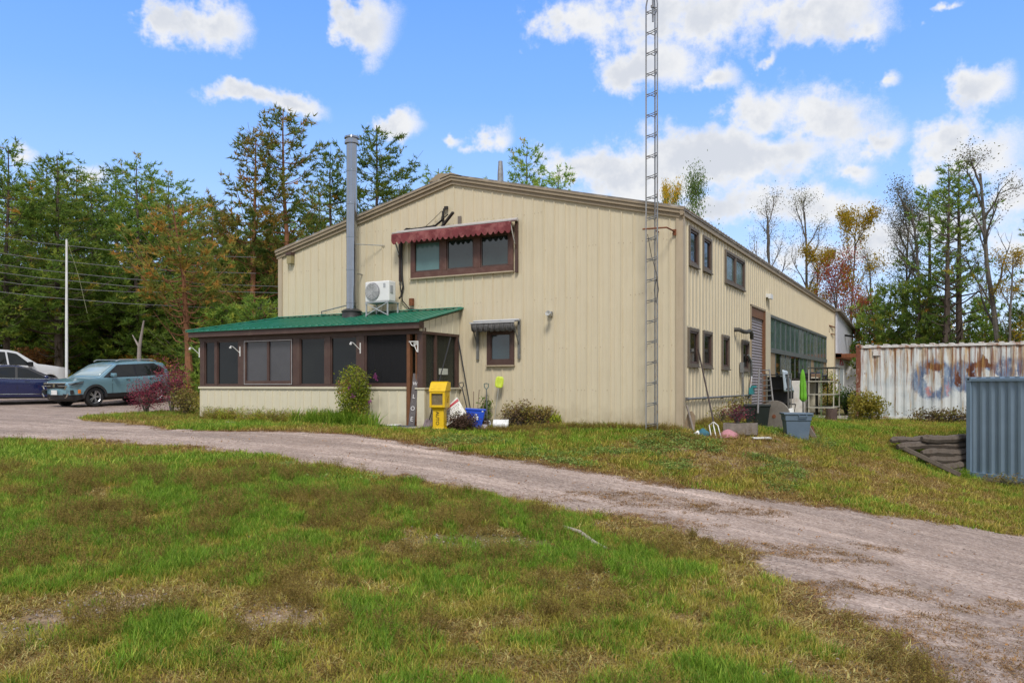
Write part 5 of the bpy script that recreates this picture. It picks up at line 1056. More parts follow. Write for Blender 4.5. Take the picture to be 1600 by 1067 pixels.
for x in (-.35, .35):
    for y in (-.25, .25): b = MB(); b.tube([p0 + Vector((x, y, 0)), p0 + Vector((x, y, 1.45))], .016, 6); b.build('upright', alu, t)
for z in (.15, .6, 1.0, 1.4): b = MB(); b.box(p0 + Vector((0, 0, z)), (.68, .5, .025)); b.build('shelf', blackm, t)
b = MB(); b.box(p0 + Vector((0, .2, .75)), (.62, .03, 1.2)); b.build('back_panel', blackm, t)
p0 = gp3(1236, 652); p0.x -= .1
t = thing('folding_chair', 'folded black chair with grey tube frame behind the grey bin', 'chair', tuple(p0), R(20))
b = MB(); b.box((0, 0, .45), (.42, .42, .04)); b.build('seat', blackm, t, bevel=.01, world=False); b = MB(); b.box((0, .2, .78), (.42, .03, .30)); b.build('backrest', blackm, t, bevel=.01, world=False)
for x in (-.22, .22): b = MB(); b.tube([(x, -.22, 0), (x, .05, .5), (x, .22, .95)], .013, 6); b.tube([(x, .3, 0), (x, -.2, .46)], .013, 6); b.build('leg', alu, t, world=False)
p0 = gp3(1245, 640); p0.x = 1.0
t = thing('speaker_cabinet', 'dark upright cabinet standing right of the folded chair', 'cabinet', tuple(p0), R(15)); b = MB(); b.bb(-.15, .15, -.2, .2, 0, .85); b.build('body', M('dark mauve case', (.05, .035, .04), .6), t, bevel=.01, world=False); b = MB(); b.bb(-.12, .12, -.215, -.2, .1, .78); b.build('front_cloth', blackm, t, world=False)
def cabinet(px, py, X_, w, d, h, mat_, lab, rzv=0, doors=1):
    p0 = Q(px, py, X_); p0.z = hz(p0.x, p0.y); t = thing('cabinet', lab, 'cabinet', tuple(p0), rzv); b = MB(); b.bb(-w / 2, w / 2, -d / 2, d / 2, 0, h); b.build('body', mat_, t, bevel=.012, world=False)
    for k in range(doors): b = MB(); b.bb(-w / 2 + .02, w / 2 - .02, -d / 2 - .012, -d / 2, h * k / doors + .03, h * (k + 1) / doors - .02); b.bb(w / 2, w / 2 + .012, -d / 2 + .03, d / 2 - .03, h * k / doors + .03, h * (k + 1) / doors - .02); b.build('door', mat_, t, bevel=.004, world=False)
    return t
cabinet(1243, 640, .7, .7, 1.1, 1.2, M('white cabinet paint', (.62, .60, .56), .5, 0, .1, 4, dirt=(.4, .33, .25), dirta=.5), 'white cabinet with a pinkish panel behind the chair', 0, 1)
cabinet(1266, 642, .75, .7, 1.2, 1.35, M('cream cabinet paint', (.62, .58, .46), .5, 0, .1, 4, streak=.3), 'cream two door cabinet right of the green umbrella', 0, 2)
p0 = Q(1230, 640, .95); z_ = CZ + (602 - 588) / F * 29; t = thing('work_table', 'dark cluttered table top under the greenhouse window', 'table', tuple(p0))
p0.z = hz(p0.x, p0.y)
b = MB(); b.bb(.35, 1.25, 12.9, 17.2, 1.22, 1.28); b.build('top', M('dark table', (.03, .022, .02), .7), t)
for x, y in ((.4, 13), (1.2, 13), (.4, 17.1), (1.2, 17.1)): b = MB(); b.bb(x - .03, x + .03, y - .03, y + .03, -.1, 1.22); b.build('leg', blackm, t)
rc = [(.7, 13.4, .25, blackm, 'black crate nearest the ladder on the cluttered table'), (.95, 14.3, .2, M('dusty brown box', (.16, .10, .06), .8), 'dusty brown box in the middle of the cluttered table'), (.8, 15.3, .28, M('blue black bag', (.02, .025, .05), .6), 'blue black bag at the back of the cluttered table'), (.9, 16.4, .2, blackm, 'low black box at the far end of the cluttered table')]
for x, y, s, m_, lab in rc: b = MB(); b.box((x, y, 1.28 + s * .45 + .002), (.45, .6, s * .9), rz(R(RNG.uniform(-20, 20)))); o = b.build('box', m_, bevel=.03); tag(o, lab, 'box', 'things on the table')
# striped tarp, umbrella
N = 12; b = MB(); vs = []
for i in range(N):
    for j in range(N):
        u, v = i / (N - 1), j / (N - 1); q = Q(1222 + 6 * u + v * 3, 578 + 34 * v, 1.35).lerp(Q(1229 + 8 * v, 580 + 32 * v, 1.3), u); vs.append(q + Vector((.05 * math.sin(u * 14) * (.4 + v), 0, 0)))
b.add(vs, [(i * N + j, (i + 1) * N + j, (i + 1) * N + j + 1, i * N + j + 1) for i in range(N - 1) for j in range(N - 1)]); o = b.build('hanging_sheet', M('pale blue striped sheet', (.50, .58, .66), .7, 0, .3, 8), smooth=True, fix=False); o.modifiers.new('thick', 'SOLIDIFY').thickness = .01; tag(o, 'pale blue striped sheet hanging off the cluttered table', 'sheet')
p0 = Q(1255, 628, 1.5); t = thing('patio_umbrella', 'folded lime green patio umbrella standing upright by the cabinets', 'umbrella', tuple(p0)); top_ = Q(1254, 577, 1.5); b = MB()
kk = 10; pts = [p0.lerp(top_, k / kk) for k in range(kk + 1)]; rad = [.02, .09, .085, .08, .075, .08, .07, .06, .055, .04, .015]
vs = []; fs = []
for i, (c_, r_) in enumerate(zip(pts, rad)):
    for j in range(16): a = j * math.pi / 8; rr_ = r_ * (1 + .3 * (j % 2)); vs.append(c_ + Vector((rr_ * math.cos(a), rr_ * math.sin(a), 0)))
for i in range(kk):
    for j in range(16): fs.append((i * 16 + j, i * 16 + (j + 1) % 16, i * 16 + 16 + (j + 1) % 16, i * 16 + 16 + j))
b.add(vs, fs); b.build('canopy', M('lime green canvas', (.16, .45, .03), .7, 0, .2, 6), t, smooth=True); b = MB(); g_ = Vector((p0.x, p0.y, hz(p0.x, p0.y))); b.tube([g_, top_ + Vector((0, 0, .12))], .02, 7); b.build('pole', M('dark pole', (.05, .05, .05), .5), t); b = MB(); b.lathe([(0, 0), (.2, 0), (.2, .06), (.04, .1), (0, .1)], g_, 16); b.build('base', conc, t)
# pale plant stand far along the wall
t = thing('plant_stand', 'pale tiered plant stand overgrown with yellowing vines by the annex', 'plant stand', tuple(Q(1288, 640, 1.7))); p0 = Q(1288, 640, 1.6); p0.z = hz(p0.x, p0.y)
for x in (-.4, 0, .4):
    for y in (-.8, .8): b = MB(); b.beam(p0 + Vector((x, y, 0)), p0 + Vector((x, y, 1.75)), .035, .035); b.build('post', M('chipped cream paint', (.42, .40, .33)) if x else M('green post', (.08, .13, .05), .7), t)
for z in (.35, .8, 1.25, 1.72): b = MB(); b.box(p0 + Vector((0, 0, z)), (.85, 1.7, .03)); b.build('shelf', M('chipped cream paint', (.42, .40, .33), .6, 0, .3, 9) if z < 1.5 else M('dark shelf', (.06, .06, .05), .7), t)
a_ = gp3(1299, 661); bm_ = MB(); bm_.lathe([(.20, -.05), (.18, .1), (.165, .42), (.16, .44), (.0, .44)], a_, 12); o = bm_.build('tree_stump', M('stump bark', (.085, .055, .045), .9, 0, .3, 8, bump=.6, bscale=10)); tag(o, 'short dark stump post standing in the grass right of the bin', 'stump')
for v in o.data.vertices: v.co.x += .015 * math.sin(v.co.z * 9 + v.index)
a_ = gp3(1275, 655); b = MB(); b.box(a_ + Vector((.1, .6, .03)), (1.6, 1.9, .10), rz(R(5))); tag(b.build('concrete_pad', conc, bevel=.02), 'low concrete pad in front of the cream cabinet', 'concrete pad')
# stick in the lawn
a_, c_ = gp3(878, 830, .05), gp3(952, 866, .04); b = MB(); b.tube([a_, a_.lerp(c_, .35) + Vector((.02, .03, .03)), a_.lerp(c_, .7), c_], [.026, .022, .03, .024], 8); tag(b.build('fallen_branch', M('bleached branch', (.36, .31, .25), .85, 0, .3, 9, bump=.3), smooth=True), 'bleached fallen branch lying in the foreground weeds', 'branch')
a_ = gp3(968, 852, .03); b = MB(); b.box(a_, (.10, .07, .03), rz(.4)); tag(b.build('wood_chip', M('tan chip', (.42, .29, .16), .9)), 'small tan wood chip right of the fallen branch', 'wood chip')

# ------------------------------------------------------------------ flagpole and wires
q = DP(104, 640, 33.0); z0 = hz(q.x, q.y); t = thing('flagpole', 'bare white flagpole behind the parked vehicles', 'flagpole', (q.x, q.y, z0)); tp = CZ + (602 - 375) / F * 33
b = MB(); b.tube([(q.x, q.y, z0 - .1), (q.x, q.y, z0 + 3), (q.x, q.y, tp)], [.058, .055, .04], 14); b.build('pole', whitep, t, smooth=True); b = MB(); b.lathe([(0, .05), (.04, .02), (.05, 0), (0, -.02)], (q.x, q.y, tp), 10); b.build('cap', galv, t)
b = MB(); b.tube([(q.x + .05, q.y, tp - .05), (q.x + .35, q.y + .3, tp - 1.5), (q.x + .75, q.y + .4, tp - 3)], .006, 4); b.build('halyard', M('pale rope', (.35, .35, .2), .8), t)
for i, (ya, yb, xb) in enumerate([(368, 392, 400), (393, 417, 400), (411, 436, 440), (424, 446, 440), (437, 450, 300), (455, 470, 440)]):
    a_ = DP(-60, ya - 6, 36); c_ = DP(xb, yb + (xb - 142) * .04, 37); m_ = a_.lerp(c_, .5) - Vector((0, 0, .25)); b = MB(); b.tube([a_, a_.lerp(c_, .25) - Vector((0, 0, .19)), m_, a_.lerp(c_, .75) - Vector((0, 0, .19)), c_], .014, 5)
    tag(b.build('overhead_wire', M('overhead wire', (.12, .12, .125), .6)), ['topmost', 'second from top', 'third from top', 'fourth from top', 'fifth from top', 'lowest'][i] + ' of the overhead wires crossing the trees on the left', 'wire', 'overhead wires at the left')

# ------------------------------------------------------------------ vehicles
def car_profile(top, wheels, rw_, zb, x0, x1):
    """closed side outline: along the top from the front, then back along the bottom with wheel arches"""
    pts = list(top)
    for wx in sorted(wheels):          # rear (low x) to front
        pts.append((wx - rw_, zb))
        for k in range(1, 10): a = math.pi - math.pi * k / 10; pts.append((wx + rw_ * math.cos(a), zb + .02 + (rw_ * 1.02) * math.sin(a) * .98))
        pts.append((wx + rw_, zb))
    return pts
def make_car(name, label, loc, ang, P_):
    t = thing(name, label, P_['cat'], loc, ang)
    zbelt, hw, taper = P_['belt'], P_['hw'], P_['taper']; xf, xr, zr = P_['xf'], P_['xr'], P_['zr']
    def Wd(x, z):
        w = hw
        if z > zbelt: w -= taper * (z - zbelt) / (zr - zbelt)
        if z < .45: w -= .05 * (.45 - z) / .3
        w += .015 * math.exp(-((z - zbelt + .12) / .15) ** 2)
        for e, s in ((xf, .75), (xr, .6)):
            d = abs(x - e); 
            if d < s: w -= P_.get('nose', .17) * (1 - d / s) ** 2.2
        return w
    prof_ = car_profile(P_['top'], P_['wheels'], P_['arch'], P_['zb'], xr, xf)
    bm = bmesh.new(); f = bm.faces.new([bm.verts.new((x, -1, z)) for x, z in prof_]); r_ = bmesh.ops.extrude_face_region(bm, geom=[f])
    for v in r_['geom']:
        if isinstance(v, bmesh.types.BMVert): v.co.y = 1
    for ax, vals in ((0, np.arange(xr + .1, xf, .16)), (2, [.3, .45, .6, .72, .84, zbelt, zbelt + .12, zbelt + .25, zbelt + .38]), (1, [-.93, -.75, -.45, 0, .45, .75, .93])):
        for v in vals:
            co = [0, 0, 0]; no = [0, 0, 0]; co[ax] = v; no[ax] = 1; bmesh.ops.bisect_plane(bm, geom=bm.verts[:] + bm.edges[:] + bm.faces[:], plane_co=co, plane_no=no)
    for v in bm.verts:
        w = Wd(v.co.x, v.co.z); k = v.co.y; v.co.y = k * w
        if v.co.z > zbelt - .02: v.co.z += .035 * (1 - k * k) - .012
        d = min(abs(v.co.x - xf), abs(v.co.x - xr))
        if d < .35: v.co.x -= math.copysign(.13 * abs(k) ** 3 * (1 - d / .35), v.co.x)
    bmesh.ops.recalc_face_normals(bm, faces=bm.faces)
    for f in bm.faces: f.smooth = True; f.material_index = 1 if (f.calc_center_median().z < P_['clad'] ) else 0
    me = bpy.data.meshes.new('body'); bm.to_mesh(me); bm.free(); me.materials.append(P_['paint']); me.materials.append(blackm); me.set_sharp_from_angle(angle=R(40)); link('body', me, t, world=False)
    # side glass
    for sd_ in (-1, 1):
        for nm_, poly in P_['glass']:
            m_ = glassd if nm_ == 'side_window' else P_['paint'] if nm_ == 'panel' else blackm
            b = MB(); cx_ = sum(p_[0] for p_ in poly) / len(poly); cz_ = sum(p_[1] for p_ in poly) / len(poly); off = .012 if nm_ != 'window_surround' else .007
            vs = [(x, sd_ * (Wd(x, z) + off), z) for x, z in poly] + [(x, sd_ * (Wd(x, z) - .02), z) for x, z in poly] + [(cx_, sd_ * (Wd(cx_, cz_) + off), cz_)]; k = len(poly)
            b.add(vs, [(i, (i + 1) % k, 2 * k) for i in range(k)] + [(i, (i + 1) % k, k + (i + 1) % k, k + i) for i in range(k)]); b.build(nm_, m_, t, world=False)
        if 'extra' in P_: P_['extra'](t, sd_, Wd)
    def across(nm_, x0, z0_, x1, z1_, y0, y1, m_, off=.012, n_=8):
        d = Vector((x1 - x0, 0, z1_ - z0_)).normalized(); nn = Vector((-d.z, 0, d.x)); nn = nn if nn.z > 0 or (abs(nn.z) < .2 and nn.x * (x0 + x1) > 0) else -nn
        b = MB(); vs = []
        for j in range(4):
            u = j / 3; x = x0 + (x1 - x0) * u; z = z0_ + (z1_ - z0_) * u; yy_ = y0 + (y1 - y0) * u
            for i in range(n_ + 1): k = i / n_ * 2 - 1; vs.append(Vector((x, k * yy_ * Wd(x, z), z + .035 * (1 - (k * yy_) ** 2) - .012)) + nn * off)
        b.add(vs, [(j * (n_ + 1) + i, j * (n_ + 1) + i + 1, (j + 1) * (n_ + 1) + i + 1, (j + 1) * (n_ + 1) + i) for j in range(3) for i in range(n_)]); o = b.build(nm_, m_, t, smooth=True, fix=False, world=False); o.modifiers.new('thick', 'SOLIDIFY').thickness = .008
    for a in P_['across']: across(*a)
    wm_, rm_ = MB(), MB(); rw_ = P_['wr']
    wm_.lathe([(rw_ * .66, -.10), (rw_ * .93, -.11), (rw_, -.08), (rw_, .08), (rw_ * .93, .11), (rw_ * .66, .10)], (0, 0, 0), 28, 0, rx(R(90)))
    rm_.lathe([(rw_ * .67, .09), (rw_ * .62, .07), (rw_ * .58, .03)], (0, 0, 0), 24, 0, rx(R(90))); rm_.lathe([(0, .08), (.06, .075), (.07, .05)], (0, 0, 0), 12, 0, rx(R(90))); rm_.lathe([(0, -.02), (rw_ * .6, -.02)], (0, 0, 0), 20, 1, rx(R(90)))
    for k in range(10):
        a = (k // 2) * 2 * math.pi / 5 + (.16 if k % 2 else -.16); rm_.beam((.05 * math.cos(a), -.06, .05 * math.sin(a)), (rw_ * .63 * math.cos(a), -.075, rw_ * .63 * math.sin(a)), .028, .05, 0, (0, 1, 0))
    tyre = wm_.mesh('wheel', darkm, True); rim = rm_.mesh('rim', [M('alloy rim', (.42, .43, .45), .3, .7), blackm])
    for wx in P_['wheels']:
        for sd_ in (-1, 1):
            o = link('wheel', tyre, t, world=False); o.location = (wx, sd_ * (hw - .13), rw_); o.rotation_euler = (0, 0, 0 if sd_ < 0 else math.pi); link('rim', rim, o, world=False)
    b = MB(); b.bb(P_['wheels'][0] - .6, P_['wheels'][1] + .55, -hw + .28, hw - .28, .2, .55); b.build('underbody', blackm, t, world=False)
    return t, Wd
teal = M('teal blue car paint', (.19, .35, .43), .28, .35, .03, 2, coat=.8); navy = M('dark navy car paint', (.010, .018, .085), .22, .3, .03, 2, coat=.9); wcar = M('white car paint', (.70, .71, .72), .3, 0, .03, 2, coat=.6)
chrome = M('chrome trim', (.6, .6, .62), .15, 1); head = M('headlamp glass', (.10, .12, .13), .08, 0, .3, 20, spec=.9)
def arch_trim(t, wx, rad, sd_, Wd, m_, zb):
    b = MB(); k = 12
    for i in range(k):
        a0, a1 = math.pi * i / k, math.pi * (i + 1) / k; V = []
        for a in (a0, a1):
            for r_ in (rad - .005, rad + .075): x, z = wx + r_ * math.cos(a), zb + .02 + r_ * math.sin(a); V.append((x, sd_ * (Wd(x, z) + .02), z)); V.append((x, sd_ * (Wd(x, z) - .05), z))
        b.add(V, [(0, 2, 6, 4), (0, 4, 5, 1), (2, 3, 7, 6)])
    b.build('wheel_arch', m_, t, world=False)
def suv_extra(t, sd_, Wd):
    for wx in (-1.32, 1.31): arch_trim(t, wx, .40, sd_, Wd, M('grey black cladding', (.03, .032, .034), .6), .30)
    b = MB(); b.box((.62, sd_ * .98, 1.10), (.14, .2, .13)); b.build('mirror', teal, t, bevel=.03, world=False)
    b = MB(); b.tube([(.25, sd_ * .62, 1.60), (.1, sd_ * .64, 1.655), (-1.3, sd_ * .64, 1.64), (-1.5, sd_ * .62, 1.58)], .02, 6); b.build('roof_rail', M('silver rail', (.45, .45, .45), .3, .7), t, world=False)
    vs = [(2.02, .86, .88), (1.72, .90, .93), (1.75, .9, .84), (2.0, .88, .78), (2.13, .72, .78), (2.15, .66, .86)]; b = MB(); b.add([(x + .035, sd_ * (y + .005), z) for x, y, z in vs] + [(x - .04, sd_ * (y - .05), z) for x, y, z in vs], [tuple(range(6))] + [(i, (i + 1) % 6, 6 + (i + 1) % 6, 6 + i) for i in range(6)]); b.build('headlight', head, t, world=False)
    b = MB(); b.box((1.92, sd_ * .895, .56), (.09, .05, .13)); b.build('side_marker', M('amber marker', (.75, .20, .015), .4), t, bevel=.01, world=False)
    b = MB(); b.box((2.11, sd_ * .76, .55), (.10, .16, .15), rz(R(-25 * sd_))); b.build('fog_lamp', blackm, t, bevel=.02, world=False)
    for x in (.55, -.45): b = MB(); b.box((x - .55, sd_ * (Wd(x, .95) + .02), .95), (.17, .03, .03)); b.build('door_handle', teal, t, bevel=.006, world=False)
    for x in (.62, -.38, -1.0): b = MB(); b.add([(x, sd_ * (Wd(x, z) + .004), z) for z in (.45, .7, .95)] + [(x + .012, sd_ * (Wd(x, z) + .004), z) for z in (.45, .7, .95)], [(0, 1, 4, 3), (1, 2, 5, 4)]); b.build('door_gap', blackm, t, world=False)
SUV = dict(cat='SUV', belt=1.0, hw=.90, taper=.20, xf=2.19, xr=-2.19, zr=1.6, zb=.30, arch=.40, wr=.345, wheels=(-1.32, 1.31), clad=.40, paint=teal, nose=.20, extra=suv_extra,
    top=[(2.02, .24), (2.16, .30), (2.19, .5), (2.18, .80), (2.08, .90), (1.5, 1.0), (1.12, 1.04), (.36, 1.50), (.15, 1.56), (-.5, 1.60), (-1.2, 1.585), (-1.7, 1.52), (-1.95, 1.2), (-2.12, 1.05), (-2.19, .8), (-2.19, .45), (-2.05, .28)],
    glass=[('window_surround', [(.98, 1.02), (.30, 1.47), (-1.3, 1.50), (-1.72, 1.28), (-1.65, 1.06), (-.4, 1.02)]), ('side_window', [(.72, 1.06), (.26, 1.43), (-.34, 1.46), (-.34, 1.06)]), ('side_window', [(-.42, 1.06), (-.42, 1.46), (-1.05, 1.46), (-1.05, 1.08)]), ('side_window', [(-1.12, 1.09), (-1.12, 1.45), (-1.4, 1.40), (-1.6, 1.24), (-1.55, 1.1)])],
    across=[('windshield', 1.06, 1.075, .40, 1.475, .88, .86, M('windshield with painted reflection', (.30, .38, .40), .12, 0, .1, 2, spec=.8)), ('rear_window', -1.92, 1.22, -1.72, 1.49, .85, .85, glassd), ('grille', 2.185, .66, 2.175, .84, .66, .72, blackm, .015), ('lower_grille', 2.17, .36, 2.19, .47, .72, .76, blackm, .02), ('skid_plate', 2.12, .26, 2.17, .33, .62, .7, M('tan skid plate', (.28, .22, .18), .5), .03)])  # windshield: reflected sky is painted in as a pale base colour
suv, Wd_ = make_car('parked_suv', 'teal blue SUV parked nose toward the gravel beside the red shrub', (0, 0, 0), 0, SUV)
b = MB(); b.box((2.215, 0, .86), (.03, 1.2, .035)); b.box((2.235, .45, .76), (.02, .5, .025)); b.box((2.235, -.45, .76), (.02, .5, .025)); b.box((2.235, -.6, .70), (.02, .06, .14), rx(R(35))); b.box((2.235, .6, .70), (.02, .06, .14), rx(R(-35))); b.box((2.22, .66, .44), (.03, .05, .16), rx(R(-40))); b.box((2.22, -.66, .44), (.03, .05, .16), rx(R(40))); b.build('grille_trim', chrome, suv, bevel=.006, world=False)
b = MB(); b.box((2.25, .0, .54), (.015, .31, .16)); b.build('license_plate', whitep, suv, world=False)
b = MB(); b.lathe([(0, .01), (.06, .01), (.06, 0)], (2.245, 0, .78), 14, 0, ry(R(90))); b.build('badge', chrome, suv, world=False)
# near front wheel under bearing 148, rear wheel under 246
hd = math.atan2(-math.sin(R(63)), -math.cos(R(63))) + R(28.49)        # heading left and toward the camera
wp = DP(148, 636, 28.75); hv = Vector((math.cos(hd), math.sin(hd), 0)); lv = Vector((-math.sin(hd), math.cos(hd), 0))
c_ = wp - hv * 1.31 - lv * .83; zf, zr_ = hz(*(c_ + hv * 1.3).xy), hz(*(c_ - hv * 1.3).xy)
suv.location = (c_.x, c_.y, (zf + zr_) / 2 + .03); suv.rotation_euler = (0, -math.atan2(zf - zr_, 2.6), hd)

def sedan_extra(t, sd_, Wd):
    b = MB(); b.box((.72, sd_ * .96, 1.0), (.13, .18, .11)); b.build('mirror', navy, t, bevel=.03, world=False)
    b = MB(); vs = [(.9, .93), (-1.5, .97)]; b.add([(x, sd_ * (Wd(x, z) + .012), z + dz) for x, z in ((.85, .925), (-.3, .935), (-1.55, .975)) for dz in (0, .022)], [(0, 2, 3, 1), (2, 4, 5, 3)]); b.build('belt_chrome', chrome, t, world=False)
    b = MB(); b.add([(x, sd_ * (Wd(x, .36) + .012), z) for x in (.85, -.1, -.95) for z in (.355, .38)], [(0, 2, 3, 1), (2, 4, 5, 3)]); b.build('sill_chrome', chrome, t, world=False)
    for x in (.1, -.95): b = MB(); b.box((x, sd_ * (Wd(x, .85) + .02), .86), (.17, .03, .03)); b.build('door_handle', navy, t, bevel=.006, world=False)
    for x in (.80, -.22, -1.1): b = MB(); b.add([(x, sd_ * (Wd(x, z) + .004), z) for z in (.38, .65, .9)] + [(x + .012, sd_ * (Wd(x, z) + .004), z) for z in (.38, .65, .9)], [(0, 1, 4, 3), (1, 2, 5, 4)]); b.build('door_gap', blackm, t, world=False)
    b = MB(); b.box((2.2, sd_ * .68, .68), (.2, .3, .12)); b.build('headlight', head, t, bevel=.03, world=False); b = MB(); b.box((-2.3, sd_ * .68, .82), (.1, .28, .14)); b.build('tail_light', M('red lamp', (.35, .01, .01), .2), t, bevel=.02, world=False)
SED = dict(cat='car', belt=.92, hw=.91, taper=.22, xf=2.4, xr=-2.4, zr=1.45, zb=.26, arch=.36, wr=.33, wheels=(-1.4, 1.42), clad=.20, paint=navy, nose=.24, extra=sedan_extra,
    top=[(2.25, .2), (2.38, .28), (2.4, .5), (2.33, .68), (1.9, .84), (1.3, .93), (1.0, .96), (.2, 1.34), (-.15, 1.43), (-.6, 1.46), (-1.1, 1.38), (-1.8, 1.08), (-2.3, 1.02), (-2.4, .8), (-2.4, .5), (-2.3, .25)],
    glass=[('window_surround', [(1.0, .94), (.12, 1.36), (-.5, 1.41), (-1.0, 1.35), (-1.6, 1.06), (-1.5, .96)]), ('side_window', [(.78, .96), (.12, 1.31), (-.20, 1.37), (-.20, .955)]), ('side_window', [(-.28, .96), (-.28, 1.37), (-.6, 1.37), (-1.0, 1.30), (-1.45, 1.03), (-1.4, .98)])],
    across=[('windshield', .94, .99, .18, 1.355, .9, .86, glassd), ('rear_window', -1.78, 1.10, -1.12, 1.385, .86, .86, glassd), ('grille', 2.41, .42, 2.36, .64, .5, .45, blackm, .015)])
sed, _ = make_car('parked_sedan', 'dark navy sedan parked beyond the SUV at the left edge of the photo', (0, 0, 0), 0, SED)
hd = R(28.49) + R(34); hv = Vector((math.cos(hd), math.sin(hd), 0)); lv = Vector((-math.sin(hd), math.cos(hd), 0)); mp_ = DP(72, 590, 30.6); c_ = mp_ - hv * .72 + lv * .93; sed.location = (c_.x, c_.y, hz(c_.x, c_.y) + .02); sed.rotation_euler = (0, 0, hd)

def pu_extra(t, sd_, Wd):
    b = MB(); b.box((.98, sd_ * 1.08, 1.32), (.14, .22, .2)); b.build('mirror', blackm, t, bevel=.03, world=False)
    for wx in (-1.75, 1.9): arch_trim(t, wx, .46, sd_, Wd, wcar, .42)
    for x in (.35, -.6): b = MB(); b.box((x - .2, sd_ * (Wd(x, 1.1) + .02), 1.12), (.18, .03, .04)); b.build('door_handle', blackm, t, world=False)
    for x in (1.05, .08, -.75): b = MB(); b.add([(x, sd_ * (Wd(x, z) + .004), z) for z in (.6, .9, 1.2)] + [(x + .014, sd_ * (Wd(x, z) + .004), z) for z in (.6, .9, 1.2)], [(0, 1, 4, 3), (1, 2, 5, 4)]); b.build('door_gap', M('gap grey', (.1, .1, .1), .7), t, world=False)
    b = MB(); x, z = .42, .92; b.add([(x + dx, sd_ * (Wd(x, z) + .012), z + dz) for dx, dz in ((-.2, -.1), (.18, -.1), (.2, .08), (.05, .17), (-.15, .12))], [(0, 1, 2, 3, 4)]); b.build('door_emblem', M('dark olive emblem', (.08, .08, .05), .6), t, world=False)
    b = MB(); b.box((2.85, sd_ * .78, 1.0), (.12, .3, .2)); b.build('headlight', head, t, bevel=.03, world=False)
PU = dict(cat='pickup truck', belt=1.24, hw=1.0, taper=.22, xf=2.95, xr=-2.95, zr=1.92, zb=.42, arch=.46, wr=.40, wheels=(-1.75, 1.9), clad=.44, paint=wcar, nose=.14, extra=pu_extra,
    top=[(2.8, .38), (2.95, .45), (2.95, 1.0), (2.85, 1.18), (1.7, 1.32), (1.35, 1.35), (.55, 1.86), (.2, 1.92), (-.6, 1.95), (-.95, 1.96), (-2.7, 1.96), (-2.93, 1.75), (-2.95, 1.2), (-2.95, .5), (-2.8, .4)],
    glass=[('side_window', [(1.08, 1.27), (.5, 1.76), (.12, 1.82), (.12, 1.27)]), ('side_window', [(.03, 1.28), (.03, 1.82), (-.68, 1.84), (-.68, 1.30)]), ('side_window', [(-1.05, 1.34), (-1.05, 1.84), (-1.75, 1.84), (-1.75, 1.34)]), ('side_window', [(-1.83, 1.34), (-1.83, 1.84), (-2.6, 1.84), (-2.6, 1.34)])],
    across=[('windshield', 1.30, 1.38, .62, 1.82, .9, .84, glassd)])
pu, _ = make_car('pickup_truck', 'white pickup truck with a matching bed cap behind the navy sedan', (0, 0, 0), 0, PU)
hd = R(28.49) + R(62); hv = Vector((math.cos(hd), math.sin(hd), 0)); lv = Vector((-math.sin(hd), math.cos(hd), 0)); c_ = DP(112, 602, 37.0) - hv * 2.95 + lv * .95; pu.location = (c_.x, c_.y, hz(c_.x, c_.y) + .02); pu.rotation_euler = (0, 0, hd)
b = MB(); b.tube([(-2.5, -.5, 1.99), (-1.1, -.5, 2.02)], .025, 6); b.tube([(-2.5, .5, 1.99), (-1.1, .5, 2.02)], .025, 6); b.build('roof_rack', blackm, pu, world=False)
# ------------------------------------------------------------------ vegetation
def mesh_np(name, V, Fc, tint, mat_):
    me = bpy.data.meshes.new(name); nv, nf, k = len(V), len(Fc), Fc.shape[1]
    me.vertices.add(nv); me.vertices.foreach_set('co', V.astype(np.float32).ravel())
    me.loops.add(nf * k); me.loops.foreach_set('vertex_index', Fc.astype(np.int32).ravel())
    me.polygons.add(nf); me.polygons.foreach_set('loop_start', np.arange(0, nf * k, k, dtype=np.int32))
    at = me.attributes.new('tint', 'FLOAT', 'POINT'); at.data.foreach_set('value', np.clip(tint, 0, 1).astype(np.float32)); me.materials.append(mat_); me.update(calc_edges=True); return me
def unit(v): return v / np.maximum(np.linalg.norm(v, axis=-1, keepdims=True), 1e-9)
def leaves(P, size, rng, tint, flat=.0, aspect=.55, D=None):
    n = len(P); d = unit(rng.normal(size=(n, 3))) if D is None else unit(D + rng.normal(size=(n, 3)) * .5)
    up_ = unit(rng.normal(size=(n, 3)) + np.array([0, 0, flat])); s = unit(np.cross(d, up_)); sz = (size * rng.uniform(.6, 1.3, n))[:, None]
    V = np.stack([P, P + d * sz * .5 + s * sz * aspect * .5, P + d * sz, P + d * sz * .5 - s * sz * aspect * .5], 1).reshape(-1, 3)
    Fc = np.arange(n * 4).reshape(n, 4); return V, Fc, np.repeat(tint, 4)
def needles(P, D, size, width, k, rng, tint):
    n = len(P); P = np.repeat(P, k, 0); d = unit(np.repeat(unit(D), k, 0) + rng.normal(size=(n * k, 3)) * .62); s = unit(np.cross(d, rng.normal(size=(n * k, 3)))); sz = size * rng.uniform(.6, 1.25, (n * k, 1))
    V = np.stack([P - s * width * .5, P + s * width * .5, P + d * sz], 1).reshape(-1, 3); return V, np.arange(n * k * 3).reshape(-1, 3), np.repeat(np.repeat(tint, k) + rng.uniform(-.08, .08, n * k), 3)
def wood_mb(branches, mat_, name='trunk'):
    b = MB()
    for pts, r0, r1, nseg in branches:
        rs = [r0 + (r1 - r0) * i / (len(pts) - 1) for i in range(len(pts))]; b.tube([Vector(p) for p in pts], rs, nseg, caps=False)
    return b.mesh(name, mat_, True, fix=False)
barkp = M('grey brown pine bark', (.085, .062, .048), .9, 0, .4, 4, bump=.6, bscale=8)
barko = M('orange scots pine bark', (.23, .10, .045), .85, 0, .35, 4, bump=.5, bscale=8)
